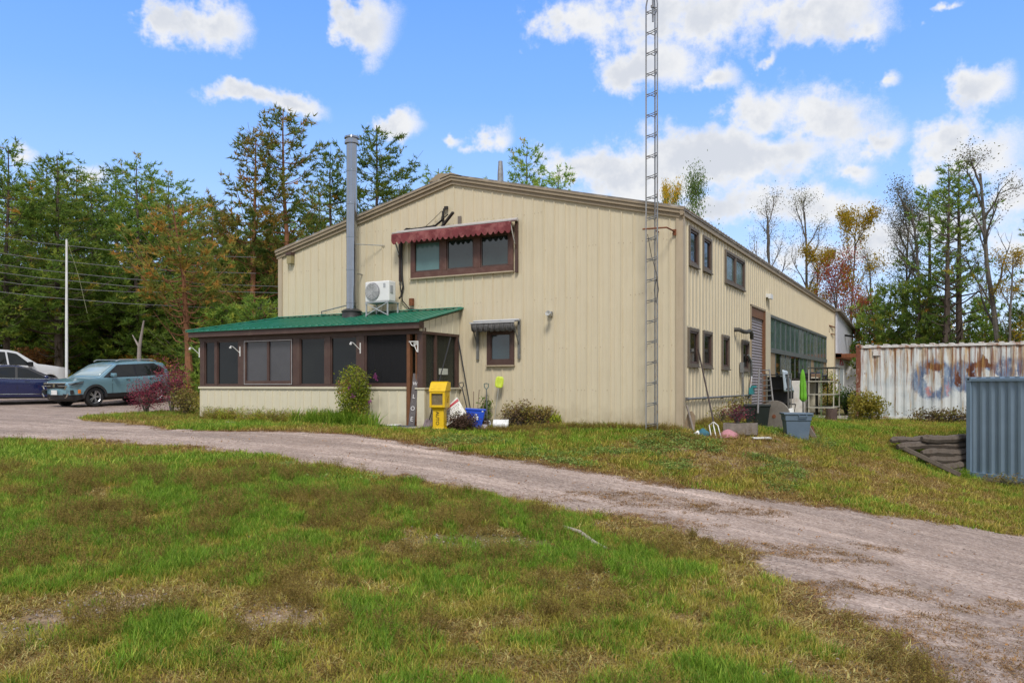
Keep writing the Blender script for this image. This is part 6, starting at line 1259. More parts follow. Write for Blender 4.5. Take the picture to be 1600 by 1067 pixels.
barkg = M('grey deciduous bark', (.12, .105, .09), .9, 0, .35, 5, bump=.4, bscale=8)
PINE = leafmat('pine needles', [(0.067, 0.108, 0.032), (0.123, 0.208, 0.043), (0.211, 0.322, 0.053), (0.356, 0.377, 0.058), (0.550, 0.251, 0.058)], .65, .5)
PINEL = leafmat('light pine needles', [(0.089, 0.159, 0.032), (0.176, 0.290, 0.056), (0.275, 0.411, 0.073), (0.414, 0.474, 0.081), (0.550, 0.378, 0.070)], .65, .5)
RUSTY = leafmat('rusty scots pine needles', [(0.069, 0.117, 0.032), (0.121, 0.191, 0.041), (0.232, 0.250, 0.050), (0.463, 0.250, 0.057), (0.550, 0.250, 0.068)], .65, .5)
YEL = leafmat('yellow autumn leaves', [(0.180, 0.180, 0.019), (0.432, 0.307, 0.022), (0.550, 0.379, 0.025), (0.540, 0.216, 0.019)], .6, .45)
RED = leafmat('red autumn leaves', [(0.182, 0.026, 0.039), (0.312, 0.052, 0.052), (0.429, 0.104, 0.052), (0.390, 0.208, 0.065)], .6, .45)
DRK = leafmat('dark sparse leaves', [(0.094, 0.066, 0.051), (0.150, 0.112, 0.043), (0.112, 0.150, 0.034), (0.243, 0.206, 0.051)], .6, .35)
GRN = leafmat('dark green leaves', [(0.058, 0.114, 0.026), (0.106, 0.192, 0.037), (0.173, 0.256, 0.047), (0.265, 0.256, 0.056)], .6, .4)
MIXL = leafmat('mixed autumn undergrowth', [(0.084, 0.153, 0.025), (0.173, 0.255, 0.042), (0.346, 0.307, 0.042), (0.550, 0.408, 0.053), (0.550, 0.239, 0.053), (0.306, 0.153, 0.063)], .65, .35)

def pine(seed, Ht, leafm, bark, bare=.25, spread=.30, dens=1., tintoff=0., irregular=.4, lean=(0, 0), flatness=.15, r0=None):
    rng = np.random.default_rng(seed); K = 12; wob = np.cumsum(rng.normal(0, .04, (K, 2)), 0)
    tr = np.array([[wob[i, 0] + lean[0] * i / K, wob[i, 1] + lean[1] * i / K, Ht * i / (K - 1)] for i in range(K)]); r0 = r0 or .012 * Ht + .05
    at_ = lambda z: np.array([np.interp(z, tr[:, 2], tr[:, 0]), np.interp(z, tr[:, 2], tr[:, 1]), z])
    br = [(tr.tolist(), r0, .02, 8)]; P = []; D = []; T = []
    z = Ht * bare * .6; 
    while z < Ht * .985:
        u = z / Ht; nb_ = rng.integers(3, 6); a0 = rng.uniform(0, 6.28); prof_ = (1 - u) ** .6 * (.45 + .55 * min(1, (u + .05) / max(bare, .15))) if u > bare else .35
        lump = 1 - irregular * .6 + irregular * 1.2 * math.sin(seed * 1.7 + u * 9) ** 2
        for j in range(nb_):
            a = a0 + j * 6.283 / nb_ + rng.normal(0, .3); L = Ht * spread * prof_ * rng.uniform(.55, 1.15) * lump + .25
            lift = rng.uniform(-.05, .35) + .5 * u; base = at_(z); m = 5; pts = []
            for q in range(m): t = q / (m - 1); pts.append(base + np.array([math.cos(a) * L * t, math.sin(a) * L * t, L * (lift * t - flatness * math.sin(t * 3.1) + .18 * t * t)]) + rng.normal(0, .03, 3) * t)
            pts = np.array(pts); br.append((pts.tolist(), max(.012, r0 * .28 * (1 - u) + .008), .006, 4))
            if u < bare: continue
            ns = max(3, int(L * 3.6 * dens))
            for s in range(ns):
                t = rng.uniform(.28, 1.0); c = np.array([np.interp(t, np.linspace(0, 1, m), pts[:, i]) for i in range(3)]); sa_ = a + rng.choice([-1, 1]) * rng.uniform(.3, 1.2); sl = (.25 + .28 * L * (1 - t)) * rng.uniform(.6, 1.2)
                d = np.array([math.cos(sa_), math.sin(sa_), rng.uniform(-.05, .45)]); nt = max(2, int(sl / .085)); tt = np.linspace(.15, 1, nt)
                P.append(c + d * (tt * sl)[:, None] + rng.normal(0, .035, (nt, 3))); D.append(np.tile(d + np.array([0, 0, .45]), (nt, 1))); T.append(np.full(nt, rng.uniform(.15, .62) + tintoff + (.3 if rng.random() < .06 else 0)) + .10 * tt)
        z += Ht * rng.uniform(.024, .04)
    P = np.concatenate(P); D = np.concatenate(D); T = np.concatenate(T)
    V, Fc, tn = needles(P, D, .27, .062, 5, rng, T)
    return wood_mb(br, bark), mesh_np('crown', V, Fc, tn, leafm)

def broad(seed, Ht, leafm, bark, nleaf, lsize=.13, spread=.22, first=.35, narrow=True, r0=None, forks=1, clump=.28):
    rng = np.random.default_rng(seed); br = []; tips = []
    def grow(p, d, L, r, lvl):
        m = 6; pts = [p]; dd = d
        for q in range(m - 1): dd = unit(dd + rng.normal(0, .035 if lvl == 0 else .10, 3) + np.array([0, 0, .05])); pts.append(pts[-1] + dd * L / (m - 1))
        br.append((np.array(pts).tolist(), r, r * .35 if lvl < 2 else .005, 7 if lvl == 0 else 4 if lvl < 2 else 3))
        if lvl >= 1: tips.extend(pts[2:])
        if lvl == 3: return
        nb_ = [int(9 * forks), 5, 3][lvl]
        for k in range(nb_):
            t = (first if lvl == 0 else .3) + (1 - (first if lvl == 0 else .3)) * (k + rng.random()) / nb_; i = min(m - 2, int(t * (m - 1))); f = t * (m - 1) - i
            c = pts[i] * (1 - f) + pts[min(i + 1, m - 1)] * f; a = rng.uniform(0, 6.28); sp_ = (rng.uniform(.3, .55) if lvl == 0 else rng.uniform(.4, .8)) if narrow else rng.uniform(.7, 1.3)
            side = unit(np.cross(dd, [math.cos(a), math.sin(a), .1])); nd = unit(dd * .9 + side * sp_); grow(c, nd, L * (spread * 1.5 if lvl == 0 else .55) * rng.uniform(.6, 1.1) * (1.15 - .6 * t if lvl == 0 else 1), max(r * .42, .008), lvl + 1)
    grow(np.zeros(3), np.array([rng.normal(0, .03), rng.normal(0, .03), 1.]), Ht * .95, r0 or (.009 * Ht + .03), 0)
    tips = np.array(tips); zt = tips[:, 2]; w = .3 + np.clip((zt / Ht - first * .8), 0, 1) * 1.2; cl = fbm(tips[:, 0] * .8 + seed, tips[:, 2] * .8, seed, 3); w = w * (cl > .43); w = w / w.sum()
    P = tips[rng.choice(len(tips), nleaf, p=w)] + rng.normal(0, clump, (nleaf, 3)); T = .35 + (cl.mean()) * .2 + rng.normal(0, .2, nleaf)
    V, Fc, tn = leaves(P, lsize, rng, T, .6); return wood_mb(br, bark), mesh_np('crown', V, Fc, tn, leafm)

TV = dict(
    wp1=(pine(1, 12.5, PINEL, barkp, .18, .27, 1.15), 12.5), wp2=(pine(2, 12.5, PINE, barkp, .15, .30, 1.1), 12.5), wp3=(pine(3, 12.5, PINEL, barkp, .12, .36, 1.2), 12.5), wp4=(pine(12, 12.5, PINE, barkp, .30, .30, 1.0, irregular=.7), 12.5),
    sc1=(pine(4, 13.5, RUSTY, barko, .34, .24, 1.0, -.05, .9), 13.5), sc2=(pine(5, 11, RUSTY, barko, .3, .28, 1.0, .0, .9), 11), big=(pine(6, 15, PINE, barkp, .35, .33, 1.25, .02, .5), 15),
    dead=(pine(7, 8.6, RUSTY, barko, .50, .46, 1.0, .07, .3, (-.6, 0), .25, .20), 8.6), young=(pine(8, 5, PINEL, barkp, .03, .44, 1.1), 5), youngd=(pine(9, 5.5, PINE, barkp, .03, .42, 1.1), 5.5),
    right=(pine(10, 14, PINEL, barkp, .42, .22, .5, .0, .9, (.3, 0), .05, .26), 14), right2=(pine(11, 11, PINEL, barkp, .35, .20, .5, .0, .9), 11),
    bare1=(broad(20, 11, DRK, barkg, 1300, .09, .22, .35), 11), bare2=(broad(21, 12, DRK, barkg, 1700, .09, .20, .3), 12), bare3=(broad(24, 12, DRK, barkg, 4500, .10, .2, .4, forks=1.3), 12), yel1=(broad(22, 10, YEL, barkg, 6500, .15, .26, .22, clump=.24), 10), red1=(broad(23, 7, RED, barkg, 3500, .10, .28, .2), 7), grn1=(broad(25, 9, GRN, barkg, 8500, .14, .30, .2, False, clump=.4), 9), vine1=(broad(26, 10, YEL, barkg, 3500, .12, .16, .1, clump=.2), 10))
used = {}
def tree(var, px, t_, py_top, label, name='pine_tree', group=None, rzv=None, wide=1., cat='tree', xy=None, Ht=None):
    (wme, lme), H0 = TV[var]; x, y = LD(px, t_) if xy is None else xy; z0 = hz(x, y); Ht = Ht or (CZ + (602 - py_top) / F * t_ - z0); s = Ht / H0
    o = thing(name, label, cat, (x, y, z0 - .05), random.uniform(0, 6.28) if rzv is None else rzv, group); o.scale = (s * wide, s * wide, s)
    link('trunk', wme, o, world=False); link('crown', lme, o, world=False); return o
GL = 'pines of the forest wall at the left'
P_ = 'pine_tree'
tree('wp4', 8, 44, 226, 'tall dark pine cut by the left edge of the photo')
tree('wp1', 92, 46, 242, 'pointed green pine rising left of the flagpole', wide=1.25)
tree('wp3', 212, 50, 258, 'broad bright green pine in the middle of the left forest wall', wide=1.1)
tree('wp2', 150, 54, 285, 'dark green pine between the pointed pine and the broad bright pine', wide=1.25)
tree('wp3', 262, 53, 285, 'rounded green pine standing behind the half dead pine', wide=1.25)
tree('sc2', 330, 46, 318, 'low rusty pine between the half dead pine and the tallest pine')
tree('dead', 300, 34, 318, 'half dead leaning pine with bare orange trunk beside the porch', 'dead_pine', rzv=R(28), cat='tree')
tree('sc1', 452, 42, 168, 'tallest rusty green pine with orange trunk left of the chimney', wide=1.0, rzv=1.0)
tree('sc2', 395, 41, 216, 'second rusty pine leaning left beside the tallest pine', rzv=3.2)
tree('big', 588, 50, 192, 'spreading dark green pine just right of the stove chimney', wide=.95, rzv=.6)
tree('wp4', 520, 52, 240, 'dark pine partly hidden by the stove chimney')
tree('wp1', 685, 60, 262, 'tip of a pine showing over the left roof slope')
tree('wp3', 822, 56, 236, 'bushy pine top rising behind the roof ridge', wide=.8)
tree('wp1', 872, 60, 262, 'narrow pine top right of the bushy one behind the roof')
tree('grn1', 1075, 52, 303, 'green leafy tree top just right of the mast above the roof', 'leafy_tree', wide=.4)
tree('yel1', 1040, 60, 306, 'yellowing tree top showing through the mast above the roof', 'leafy_tree', wide=.35)
for px, t_, py, v in [(-150, 46, 250, 'wp2'), (-80, 50, 235, 'wp3'), (-40, 42, 300, 'wp1'), (45, 56, 275, 'wp2'), (70, 62, 260, 'wp4'), (125, 62, 262, 'wp2'), (185, 62, 265, 'wp4'), (235, 64, 275, 'wp1'), (300, 62, 310, 'wp2'), (350, 60, 330, 'wp1'), (395, 56, 340, 'wp2'), (430, 50, 330, 'wp4'), (500, 64, 300, 'wp1'), (630, 64, 290, 'wp2'), (20, 66, 285, 'wp1'), (-100, 60, 260, 'wp1')]:
    tree(v, px, t_, py, 'green pine in the second rank of the forest behind the vehicles', group=GL)
for px, t_, py, v in [(-60, 52, 470, 'young'), (10, 51, 440, 'youngd'), (60, 53, 460, 'young'), (125, 50, 470, 'youngd'), (165, 50, 425, 'young'), (215, 52, 430, 'youngd'), (245, 49, 500, 'young'), (330, 46, 430, 'youngd'), (372, 46, 400, 'young'), (410, 45, 410, 'youngd'), (440, 45, 380, 'young'), (345, 34, 480, 'young'), (400, 33, 470, 'youngd')]:
    tree(v, px, t_, py, 'young bushy pine filling the foot of the left forest', 'young_pine', 'young pines at the forest foot', wide=1.15)
for i, (px, t_, w_, hh) in enumerate([(215, 37, .12, 3.2)]):
    x, y = LD(px, t_); z0 = hz(x, y); b = MB(); b.tube([(x, y, z0 - .1), (x + .1, y, z0 + hh * .3), (x - .02, y + .1, z0 + hh * .6), (x + .3, y + .1, z0 + hh)], [w_, w_ * .9, w_ * .7, w_ * .3], 8); b.tube([(x + .02, y + .1, z0 + hh * .6), (x - .5, y + .1, z0 + hh * .8)], [w_ * .5, .02], 6)
    tag(b.build('dead_tree', M('pale bare trunk', (.26, .22, .20), .85, 0, .3, 4, bump=.3), smooth=True), ['thick pale bare trunk behind the teal SUV', 'slim pale trunk right of the flagpole', 'thin pale trunk nearest the flagpole on its right', 'thin pale trunk just left of the flagpole', 'slim bare trunk above the white pickup roof'][i], 'tree')
# right side
tree('bare1', 1205, 58, 322, 'thin nearly bare tree left of the yellow ones beyond the roof', 'bare_tree', rzv=1)
tree('bare2', 1268, 60, 318, 'taller nearly bare tree with yellow leaves low down', 'bare_tree', rzv=2.2)
tree('yel1', 1282, 57, 398, 'low yellow leaved tree in front of the bare trees', 'yellow_tree', wide=.9)
tree('yel1', 1325, 56, 342, 'taller yellow leaved tree above the annex roof', 'yellow_tree', wide=.75, rzv=4)
tree('red1', 1300, 54, 425, 'small red leaved tree above the annex roof', 'red_tree', wide=1.1)
tree('red1', 1343, 50, 470, 'small orange red tree touching the annex roof end', 'red_tree')
tree('bare2', 1375, 56, 395, 'leafless thin tree between the yellow and dark trees', 'bare_tree', rzv=.4)
tree('bare3', 1415, 50, 345, 'slender greyish tree left of the dark leaved tree', 'bare_tree', rzv=5, wide=.9)
tree('bare3', 1437, 47, 308, 'dark leaved slender tree left of the tall green pair', 'bare_tree', rzv=3, wide=1.0)
tree('right', 1478, 45, 258, 'left one of the tall pair of sparse green pines', rzv=.3)
tree('right', 1500, 46, 250, 'right one of the tall pair of sparse green pines', rzv=2.9)
tree('right2', 1455, 50, 300, 'thin pine close behind the tall pair')
tree('bare2', 1572, 44, 248, 'tall nearly bare tree near the right edge of the photo', 'bare_tree', rzv=1.3, wide=1.2)
tree('vine1', 1582, 43, 390, 'vine wrapped yellow green trunk near the right edge', 'yellow_tree')
tree('bare1', 1545, 50, 420, 'broken grey tree between the tall pair and the right edge', 'bare_tree')
tree('right2', 1625, 46, 330, 'pine reaching in from beyond the right edge')
for px, t_, py, v, lab in [(1388, 47, 446, 'youngd', 'dark bushy pine left above the white container'), (1428, 46, 440, 'youngd', 'dark bushy pine right above the white container'), (1362, 50, 470, 'young', 'low green pine beside the annex roof end'), (1465, 50, 470, 'young', 'low pine between the trunks of the tall pair'), (1530, 48, 470, 'young', 'low green pine right of the tall pair'), (1590, 44, 480, 'youngd', 'low dark pine at the right edge of the photo')]:
    tree(v, px, t_, py, lab, 'young_pine', wide=.78)
# trees of the same belt outside the frame, seen mirrored in the side windows
for x, y, v, hh in [(21, 22, 'wp4', 11), (25, 28, 'wp1', 12), (19, 32, 'bare3', 11), (28, 16, 'wp2', 12), (24, 8, 'right', 12), (30, 34, 'wp3', 12), (18, 40, 'wp2', 11), (31, 5, 'wp1', 12), (33, 24, 'big', 14)]:
    tree(v, 0, 0, 0, 'tree of the belt running on beyond the right edge of the photo', 'belt_tree', 'trees beyond the right edge', xy=(x, y), Ht=hh)

for i in range(16):
    a = R(-75 + i * 9.5) ; d_ = 42 + 6 * math.sin(i * 2.3); x, y = CX + d_ * math.sin(-R(28.49) + math.pi + a), CY + d_ * math.cos(-R(28.49) + math.pi + a)
    tree(['wp2', 'wp1', 'wp4', 'wp3'][i % 4], 0, 0, 0, 'tree of the wood across the lawn, mirrored in the gable windows', 'wood_edge_tree', 'trees facing the gable wall', xy=(x, y), Ht=11 + 2 * math.sin(i * 1.7))
# undergrowth as masses
def mass(name, label, regions, leafm, size, seed, n_per):
    rng = np.random.default_rng(seed); Pp = []; Tt = []
    for (x, y, rx_, ry_, hh, n, tb) in regions:
        k = int(n * n_per); u = rng.normal(0, .45, (k, 2)); xx = x + u[:, 0] * rx_; yy = y + u[:, 1] * ry_; z0 = H(xx, yy); top_ = hh * (.45 + .9 * fbm(xx * .7, yy * .7, seed, 3)) * np.exp(-(u ** 2).sum(1) * .5)
        zz = z0 + top_ * rng.random(k) ** .6; Pp.append(np.c_[xx, yy, zz]); Tt.append(tb + (fbm(xx * .5, yy * .5 + zz * .6, seed + 3, 3) - .5) * 1.7 + rng.normal(0, .08, k))
    Pp = np.concatenate(Pp); Tt = np.concatenate(Tt); V, Fc, tn = leaves(Pp, size, rng, Tt, .5); o = link(name, mesh_np(name, V, Fc, tn, leafm)); tag(o, label, 'undergrowth', kind='stuff')
regL = []
for px in range(-120, 470, 26):
    x, y = LD(px, 50.5 + 1.5 * math.sin(px)); regL.append((x, y, 1.4, 1.4, 1.7, 1.3, .60 + .2 * math.sin(px * .05)))
    x, y = LD(px, 54); regL.append((x, y, 2, 2, 4.2, 1.3, .30)); x, y = LD(px, 60); regL.append((x, y, 3, 3, 6.5, 1.5, .25))
mass('undergrowth', 'autumn undergrowth along the foot of the forest at the left', regL, MIXL, .20, 50, 900)
regR = []
for px in range(1372, 1760, 22):
    x, y = LD(px, 41); (regR.append((x, y, 1.2, 1.2, 2.6, 1.0, .42)) if px > 1400 else None); x, y = LD(px, 48); regR.append((x, y, 1.8, 1.8, 4.3, 1.2, .34)); x, y = LD(px, 56); regR.append((x, y, 2, 2, 4.6, 1.0, .4))
for px in range(500, 1320, 40): x, y = LD(px, 66); regR.append((x, y, 3, 3, 5.5, .7, .3))
mass('undergrowth', 'mixed green and brown undergrowth behind the white container', regR, MIXL, .17, 51, 1050)

def bush(name, label, c, rad, n, leafm, lsize, nst, tint=.4, seed=1, stemm=None, cat='shrub', spike=0., stemh=.8, hollow=.2, tsd=.2):
    rng = np.random.default_rng(seed); c = Vector(c); t = thing(name, label, cat, tuple(c)); rx_, ry_, rz_ = rad
    st = []; ends = []
    for i in range(nst):
        a = rng.uniform(0, 6.28); r_ = rng.random() ** .5; e = np.array([math.cos(a) * rx_ * r_ * .85, math.sin(a) * ry_ * r_ * .85, rz_ * 2 * stemh * rng.uniform(.6, 1)]); m_ = e * np.array([.35, .35, .55])
        st.append(([[m_[0] * .1, m_[1] * .1, -.05], m_.tolist(), e.tolist()], .012, .004, 4)); ends.append(e)
        for k in range(2): e2 = m_ + (e - m_) * .4 + rng.normal(0, .18, 3) * np.array([rx_, ry_, rz_]) * 1.2; st.append(([m_.tolist(), e2.tolist()], .006, .003, 3)); ends.append(e2)
    link('stems', wood_mb(st, stemm or barkg, 'stems'), t, world=False)
    ends = np.array(ends); k1 = int(n * (1 - hollow)); u = unit(rng.normal(size=(k1, 3))) * (rng.random((k1, 1)) ** .4); P1 = u * np.array([rx_, ry_, rz_]) * (.8 + .45 * (vnoise(u[:, 0] * 3 + seed, u[:, 2] * 3, seed)[:, None])) + np.array([0, 0, rz_ * 1.02])
    P2 = ends[rng.integers(0, len(ends), n - k1)] + rng.normal(0, .07, (n - k1, 3)); Pp = np.concatenate([P1, P2]); Pp = Pp[Pp[:, 2] > .0]
    Tt = tint + rng.normal(0, tsd, len(Pp)) + (vnoise(Pp[:, 0] * 4, Pp[:, 2] * 4, seed + 9) - .5) * .4
    V, Fc, tn = leaves(Pp, lsize, rng, Tt, .3); link('foliage', mesh_np('foliage', V, Fc, tn, leafm), t, world=False); return t
BERRY = leafmat('crimson shrub leaves', [(0.120, 0.028, 0.048), (0.264, 0.044, 0.084), (0.432, 0.072, 0.120), (0.384, 0.120, 0.120), (0.336, 0.240, 0.072)], .6, .4)
VINE = leafmat('olive vine leaves', [(0.106, 0.150, 0.015), (0.226, 0.300, 0.026), (0.390, 0.450, 0.045), (0.540, 0.540, 0.065), (0.550, 0.180, 0.117)], .6, .4)
DRYB = leafmat('dried shrub leaves', [(0.102, 0.061, 0.043), (0.204, 0.133, 0.051), (0.265, 0.204, 0.051), (0.224, 0.245, 0.051), (0.367, 0.265, 0.102)], .7, .3)
YGR = leafmat('yellow green shrub leaves', [(.10, .12, .02), (.20, .21, .03), (.30, .27, .04), (.38, .30, .05)], .6, .45)
MOSS = leafmat('brown matted grass', [(.13, .07, .03), (.24, .125, .05), (.32, .185, .08), (.24, .19, .07)], .8, .25)
DKV = leafmat('dead brown stems', [(0.064, 0.038, 0.032), (0.120, 0.067, 0.048), (0.160, 0.096, 0.056)], .8, .2)
def gd(px, t_, dz=0.): x, y = LD(px, t_); return (x, y, hz(x, y) + dz)
bush('red_shrub', 'crimson leaved shrub in front of the rear of the teal SUV', gd(228, 25.3), (.75, .6, .60), 2600, BERRY, .05, 26, .35, 3, hollow=.5)
bush('red_shrub', 'taller thin crimson shrub touching the porch corner', gd(268, 25.6), (.65, .6, .95), 2300, BERRY, .055, 26, .42, 4, hollow=.65, tsd=.28)
bush('yellow_weeds', 'yellowing weeds between the crimson shrub and the porch corner', gd(290, 25.0), (.55, .4, .45), 1500, DRYB, .07, 24, .6, 5, hollow=.5)
v = bush('climbing_vine', 'tall olive green vine swelling in front of the porch post', gd(553, 20.6), (.50, .42, .78), 6000, VINE, .055, 22, .45, 6, hollow=.12, stemh=.9)
for vt in v.children[1].data.vertices:                 # narrow foot, full head
    k = .42 + .62 * min(1, max(0, vt.co.z / 1.0)); vt.co.x = vt.co.x * k + .06 * (1 - k) ; vt.co.y *= k
rngb = np.random.default_rng(4)
for i, (px, py, s) in enumerate([(586, 588, .06), (588, 592, .05), (546, 605, .05), (552, 618, .06), (578, 628, .04)]):
    q = DP(px, py, 20.2); u = rngb.normal(size=(26, 3)); V, Fc, tn = leaves(np.array(q)[None] + u * s * .5, .05, rngb, rngb.random(26)); me = mesh_np('blossom', V, Fc, tn, leafmat('pink blossom', [(.18, .03, .12), (.40, .12, .30)], .6, .4) if i == 0 else bpy.data.materials['pink blossom']); o = link('blossom', me); o.parent = v; o.matrix_parent_inverse = Matrix.Translation(-v.location)
bush('dry_shrub', 'brown dead shrub clump under the bent sign and blue box', gd(720, 20.1), (.48, .35, .26), 2600, DKV, .05, 60, .4, 7, hollow=.6, spike=1)
bush('dry_shrub', 'low brown weed clump between the jar and the blue box', gd(750, 20.5), (.28, .2, .17), 700, DKV, .05, 30, .5, 8, hollow=.6)
bush('dry_shrub', 'rust tinged dried shrub right of the white bucket', gd(810, 20.5), (.50, .35, .36), 1500, DRYB, .06, 34, .35, 9, hollow=.75)
bush('dry_shrub', 'olive brown low shrub against the wall nearer the mast', gd(846, 20.4), (.52, .35, .28), 1700, DRYB, .06, 34, .5, 10, hollow=.6)
bush('green_weed', 'small bright green weed at the right end of the dried shrubs', gd(868, 20.1), (.16, .14, .16), 500, VINE, .05, 12, .4, 11)
bush('tall_weed', 'thin dark leaved weed growing up the wall behind the blue box', gd(757, 21.1), (.16, .1, .42), 420, GRN, .07, 8, .5, 12, hollow=.7)
bush('tall_weed', 'thin weed in front of the water pipe on the side wall', gd(1152, 21.0), (.3, .3, .40), 420, DRYB, .07, 12, .5, 13, hollow=.8)
bush('dry_shrub', 'dead plum brown plants in the wooden planter', gd(1152, 18.9, .2), (.38, .25, .22), 700, BERRY, .04, 30, .1, 14, hollow=.8)
bush('tall_weed', 'pale green weed on the left of the black tub', gd(1128, 20.0), (.3, .2, .28), 300, DRYB, .06, 12, .6, 15, hollow=.8)
bush('yellow_shrub', 'yellow green shrub at the left end of the white container', gd(1356, 25.9), (.62, .4, .52), 2600, YGR, .085, 24, .72, 16, hollow=.45)
bush('dark_shrub', 'tangled dark shrub in front of the pale blue annex door', gd(1322, 30), (.55, .6, .55), 1500, GRN, .075, 40, .3, 17, hollow=.6)
bush('dark_shrub', 'olive tangled shrub around the plant stand', gd(1300, 30.5), (.45, .6, .50), 1500, DRYB, .08, 34, .6, 18, hollow=.6)
bush('vine_clump', 'yellowing vines climbing the pale plant stand', gd(1284, 32.5), (.8, .9, .95), 1600, VINE, .09, 30, .6, 19, hollow=.8)
bush('dark_shrub', 'brown green weeds along the foot of the white container', gd(1480, 25.2), (1.3, .3, .26), 1800, DRYB, .07, 34, .35, 20, hollow=.6)
bush('green_weed', 'small green weed growing on the timber retaining wall', gd(1440, 20.6), (.2, .15, .12), 300, GRN, .07, 8, .6, 21)
bush('yellow_weeds', 'pale dry weeds at the foot of the blue grey container', gd(1575, 19.1), (.7, .2, .16), 500, DRYB, .05, 34, .9, 22, hollow=.8)

# ------------------------------------------------------------------ grass
def tuft(name, n, rad, h0, h1, lean, w, cols, seed, flat=0.):
    rng = np.random.default_rng(seed); a = rng.uniform(0, 6.28, n); r_ = rad * rng.random(n) ** .5; B_ = np.c_[r_ * np.cos(a), r_ * np.sin(a), np.full(n, -.01)]; hh = rng.uniform(h0, h1, n); a2 = rng.uniform(0, 6.28, n)
    out_ = np.c_[np.cos(a2), np.sin(a2), np.zeros(n)]; s = np.c_[-np.sin(a2 + rng.normal(0, .5, n)), np.cos(a2), np.zeros(n)] * (w * rng.uniform(.7, 1.3, n))[:, None] * .5; L = (lean * rng.uniform(.3, 1.4, n) * hh)[:, None]; up_ = np.array([0, 0, 1.])
    m_ = B_ + up_ * (hh * .6)[:, None] + out_ * L * .35; t_ = B_ + up_ * (hh * (1 - flat))[:, None] + out_ * L
    V = np.stack([B_ - s, B_ + s, m_ + s * .8, m_ - s * .8, t_], 1).reshape(-1, 3); i = np.arange(n)[:, None] * 5
    Fc = np.concatenate([i + np.array([[0, 1, 2]]), i + np.array([[0, 2, 3]]), i + np.array([[3, 2, 4]])]); T = np.repeat(rng.random(n), 5) 
    return bpy.data.objects.new(name, mesh_np(name, V, Fc, T, cols))
LUSH = leafmat('lush grass', [(0.114, 0.207, 0.018), (0.190, 0.337, 0.028), (0.302, 0.455, 0.046), (0.428, 0.506, 0.079)], .55, .45)
OLIV = leafmat('olive grass', [(0.208, 0.219, 0.028), (0.327, 0.309, 0.043), (0.476, 0.386, 0.071), (0.506, 0.462, 0.114)], .6, .4)
STRW = leafmat('straw', [(0.226, 0.135, 0.042), (0.358, 0.235, 0.072), (0.510, 0.360, 0.119), (0.550, 0.523, 0.202)], .7, .35)
WEED = leafmat('dead weeds', [(0.140, 0.101, 0.031), (0.225, 0.156, 0.043), (0.309, 0.229, 0.054), (0.281, 0.286, 0.043)], .8, .25)
CLOV = leafmat('clover', [(0.121, 0.202, 0.041), (0.181, 0.282, 0.061), (0.304, 0.385, 0.095)], .55, .4)
t_l = tuft('tuft_lush', 34, .10, .035, .10, .75, .0065, LUSH, 1); t_lb = tuft('tuft_tall', 26, .07, .08, .19, .6, .008, LUSH, 2)
t_o = tuft('tuft_olive', 34, .11, .03, .09, .9, .0065, OLIV, 3); t_s = tuft('tuft_straw', 34, .13, .01, .045, 2.4, .0065, STRW, 4, .3)
t_m = tuft('tuft_moss', 40, .14, .008, .035, 2.6, .008, MOSS, 14, .3)
t_far = tuft('tuft_far', 40, .20, .04, .12, .7, .014, LUSH, 5); t_faro = tuft('tuft_far_olive', 40, .20, .04, .12, .8, .014, OLIV, 6); t_fars = tuft('tuft_far_straw', 36, .22, .02, .07, 1.8, .014, STRW, 7, .2)
def weed_obj(name, seed, hh, n, leafm, ls):
    rng = np.random.default_rng(seed); P0 = []; Vs = []; Fs = []; Ts = []; o = 0
    for i in range(n):
        a, r_ = rng.uniform(0, 6.28), rng.uniform(0, .09); b0 = np.array([r_ * math.cos(a), r_ * math.sin(a), -.01]); d = unit(np.array([rng.normal(0, .22), rng.normal(0, .22), 1.])); h = hh * rng.uniform(.5, 1.1); s = unit(np.cross(d, rng.normal(size=3))) * .0022
        q = np.linspace(0, 1, 9)[2:, None]; P0.append(b0 + d * h * q + rng.normal(0, .012, (7, 3)) * q)
        Vs.append(np.array([b0 - s, b0 + s, b0 + d * h])); Fs.append(np.array([[0, 1, 2]]) + o); o += 3; Ts.append(np.full(3, .3))
        for k in range(3): b1 = b0 + d * h * rng.uniform(.35, .8); e = b1 + unit(d + rng.normal(0, .6, 3)) * h * .35; Vs.append(np.array([b1 - s, b1 + s, e])); Fs.append(np.array([[0, 1, 2]]) + o); o += 3; Ts.append(np.full(3, .3)); P0.append(b1 + (e - b1) * np.linspace(.3, 1, 4)[:, None])
    P0 = np.concatenate(P0); V, Fc, tn = leaves(P0, ls, rng, rng.random(len(P0)), .2, .4); tri = np.concatenate([Fc[:, [0, 1, 2]], Fc[:, [0, 2, 3]]]) + o
    return bpy.data.objects.new(name, mesh_np(name, np.concatenate(Vs + [V]), np.concatenate(Fs + [tri]), np.concatenate(Ts + [tn]), leafm))
t_w = weed_obj('tuft_weed', 9, .26, 9, WEED, .016); t_w2 = weed_obj('tuft_weed_low', 10, .15, 10, WEED, .015); t_b = weed_obj('tuft_bed', 11, .50, 9, VINE, .045); t_b2 = weed_obj('tuft_bed_dry', 13, .46, 9, DRYB, .03)
def clover_obj():
    rng = np.random.default_rng(12); n = 60; P0 = np.c_[rng.normal(0, .08, n), rng.normal(0, .08, n), rng.uniform(.02, .07, n)]; V, Fc, tn = leaves(P0, .028, rng, rng.random(n), 2., .9); return bpy.data.objects.new('tuft_clover', mesh_np('tuft_clover', V, Fc, tn, CLOV))
t_c = clover_obj()
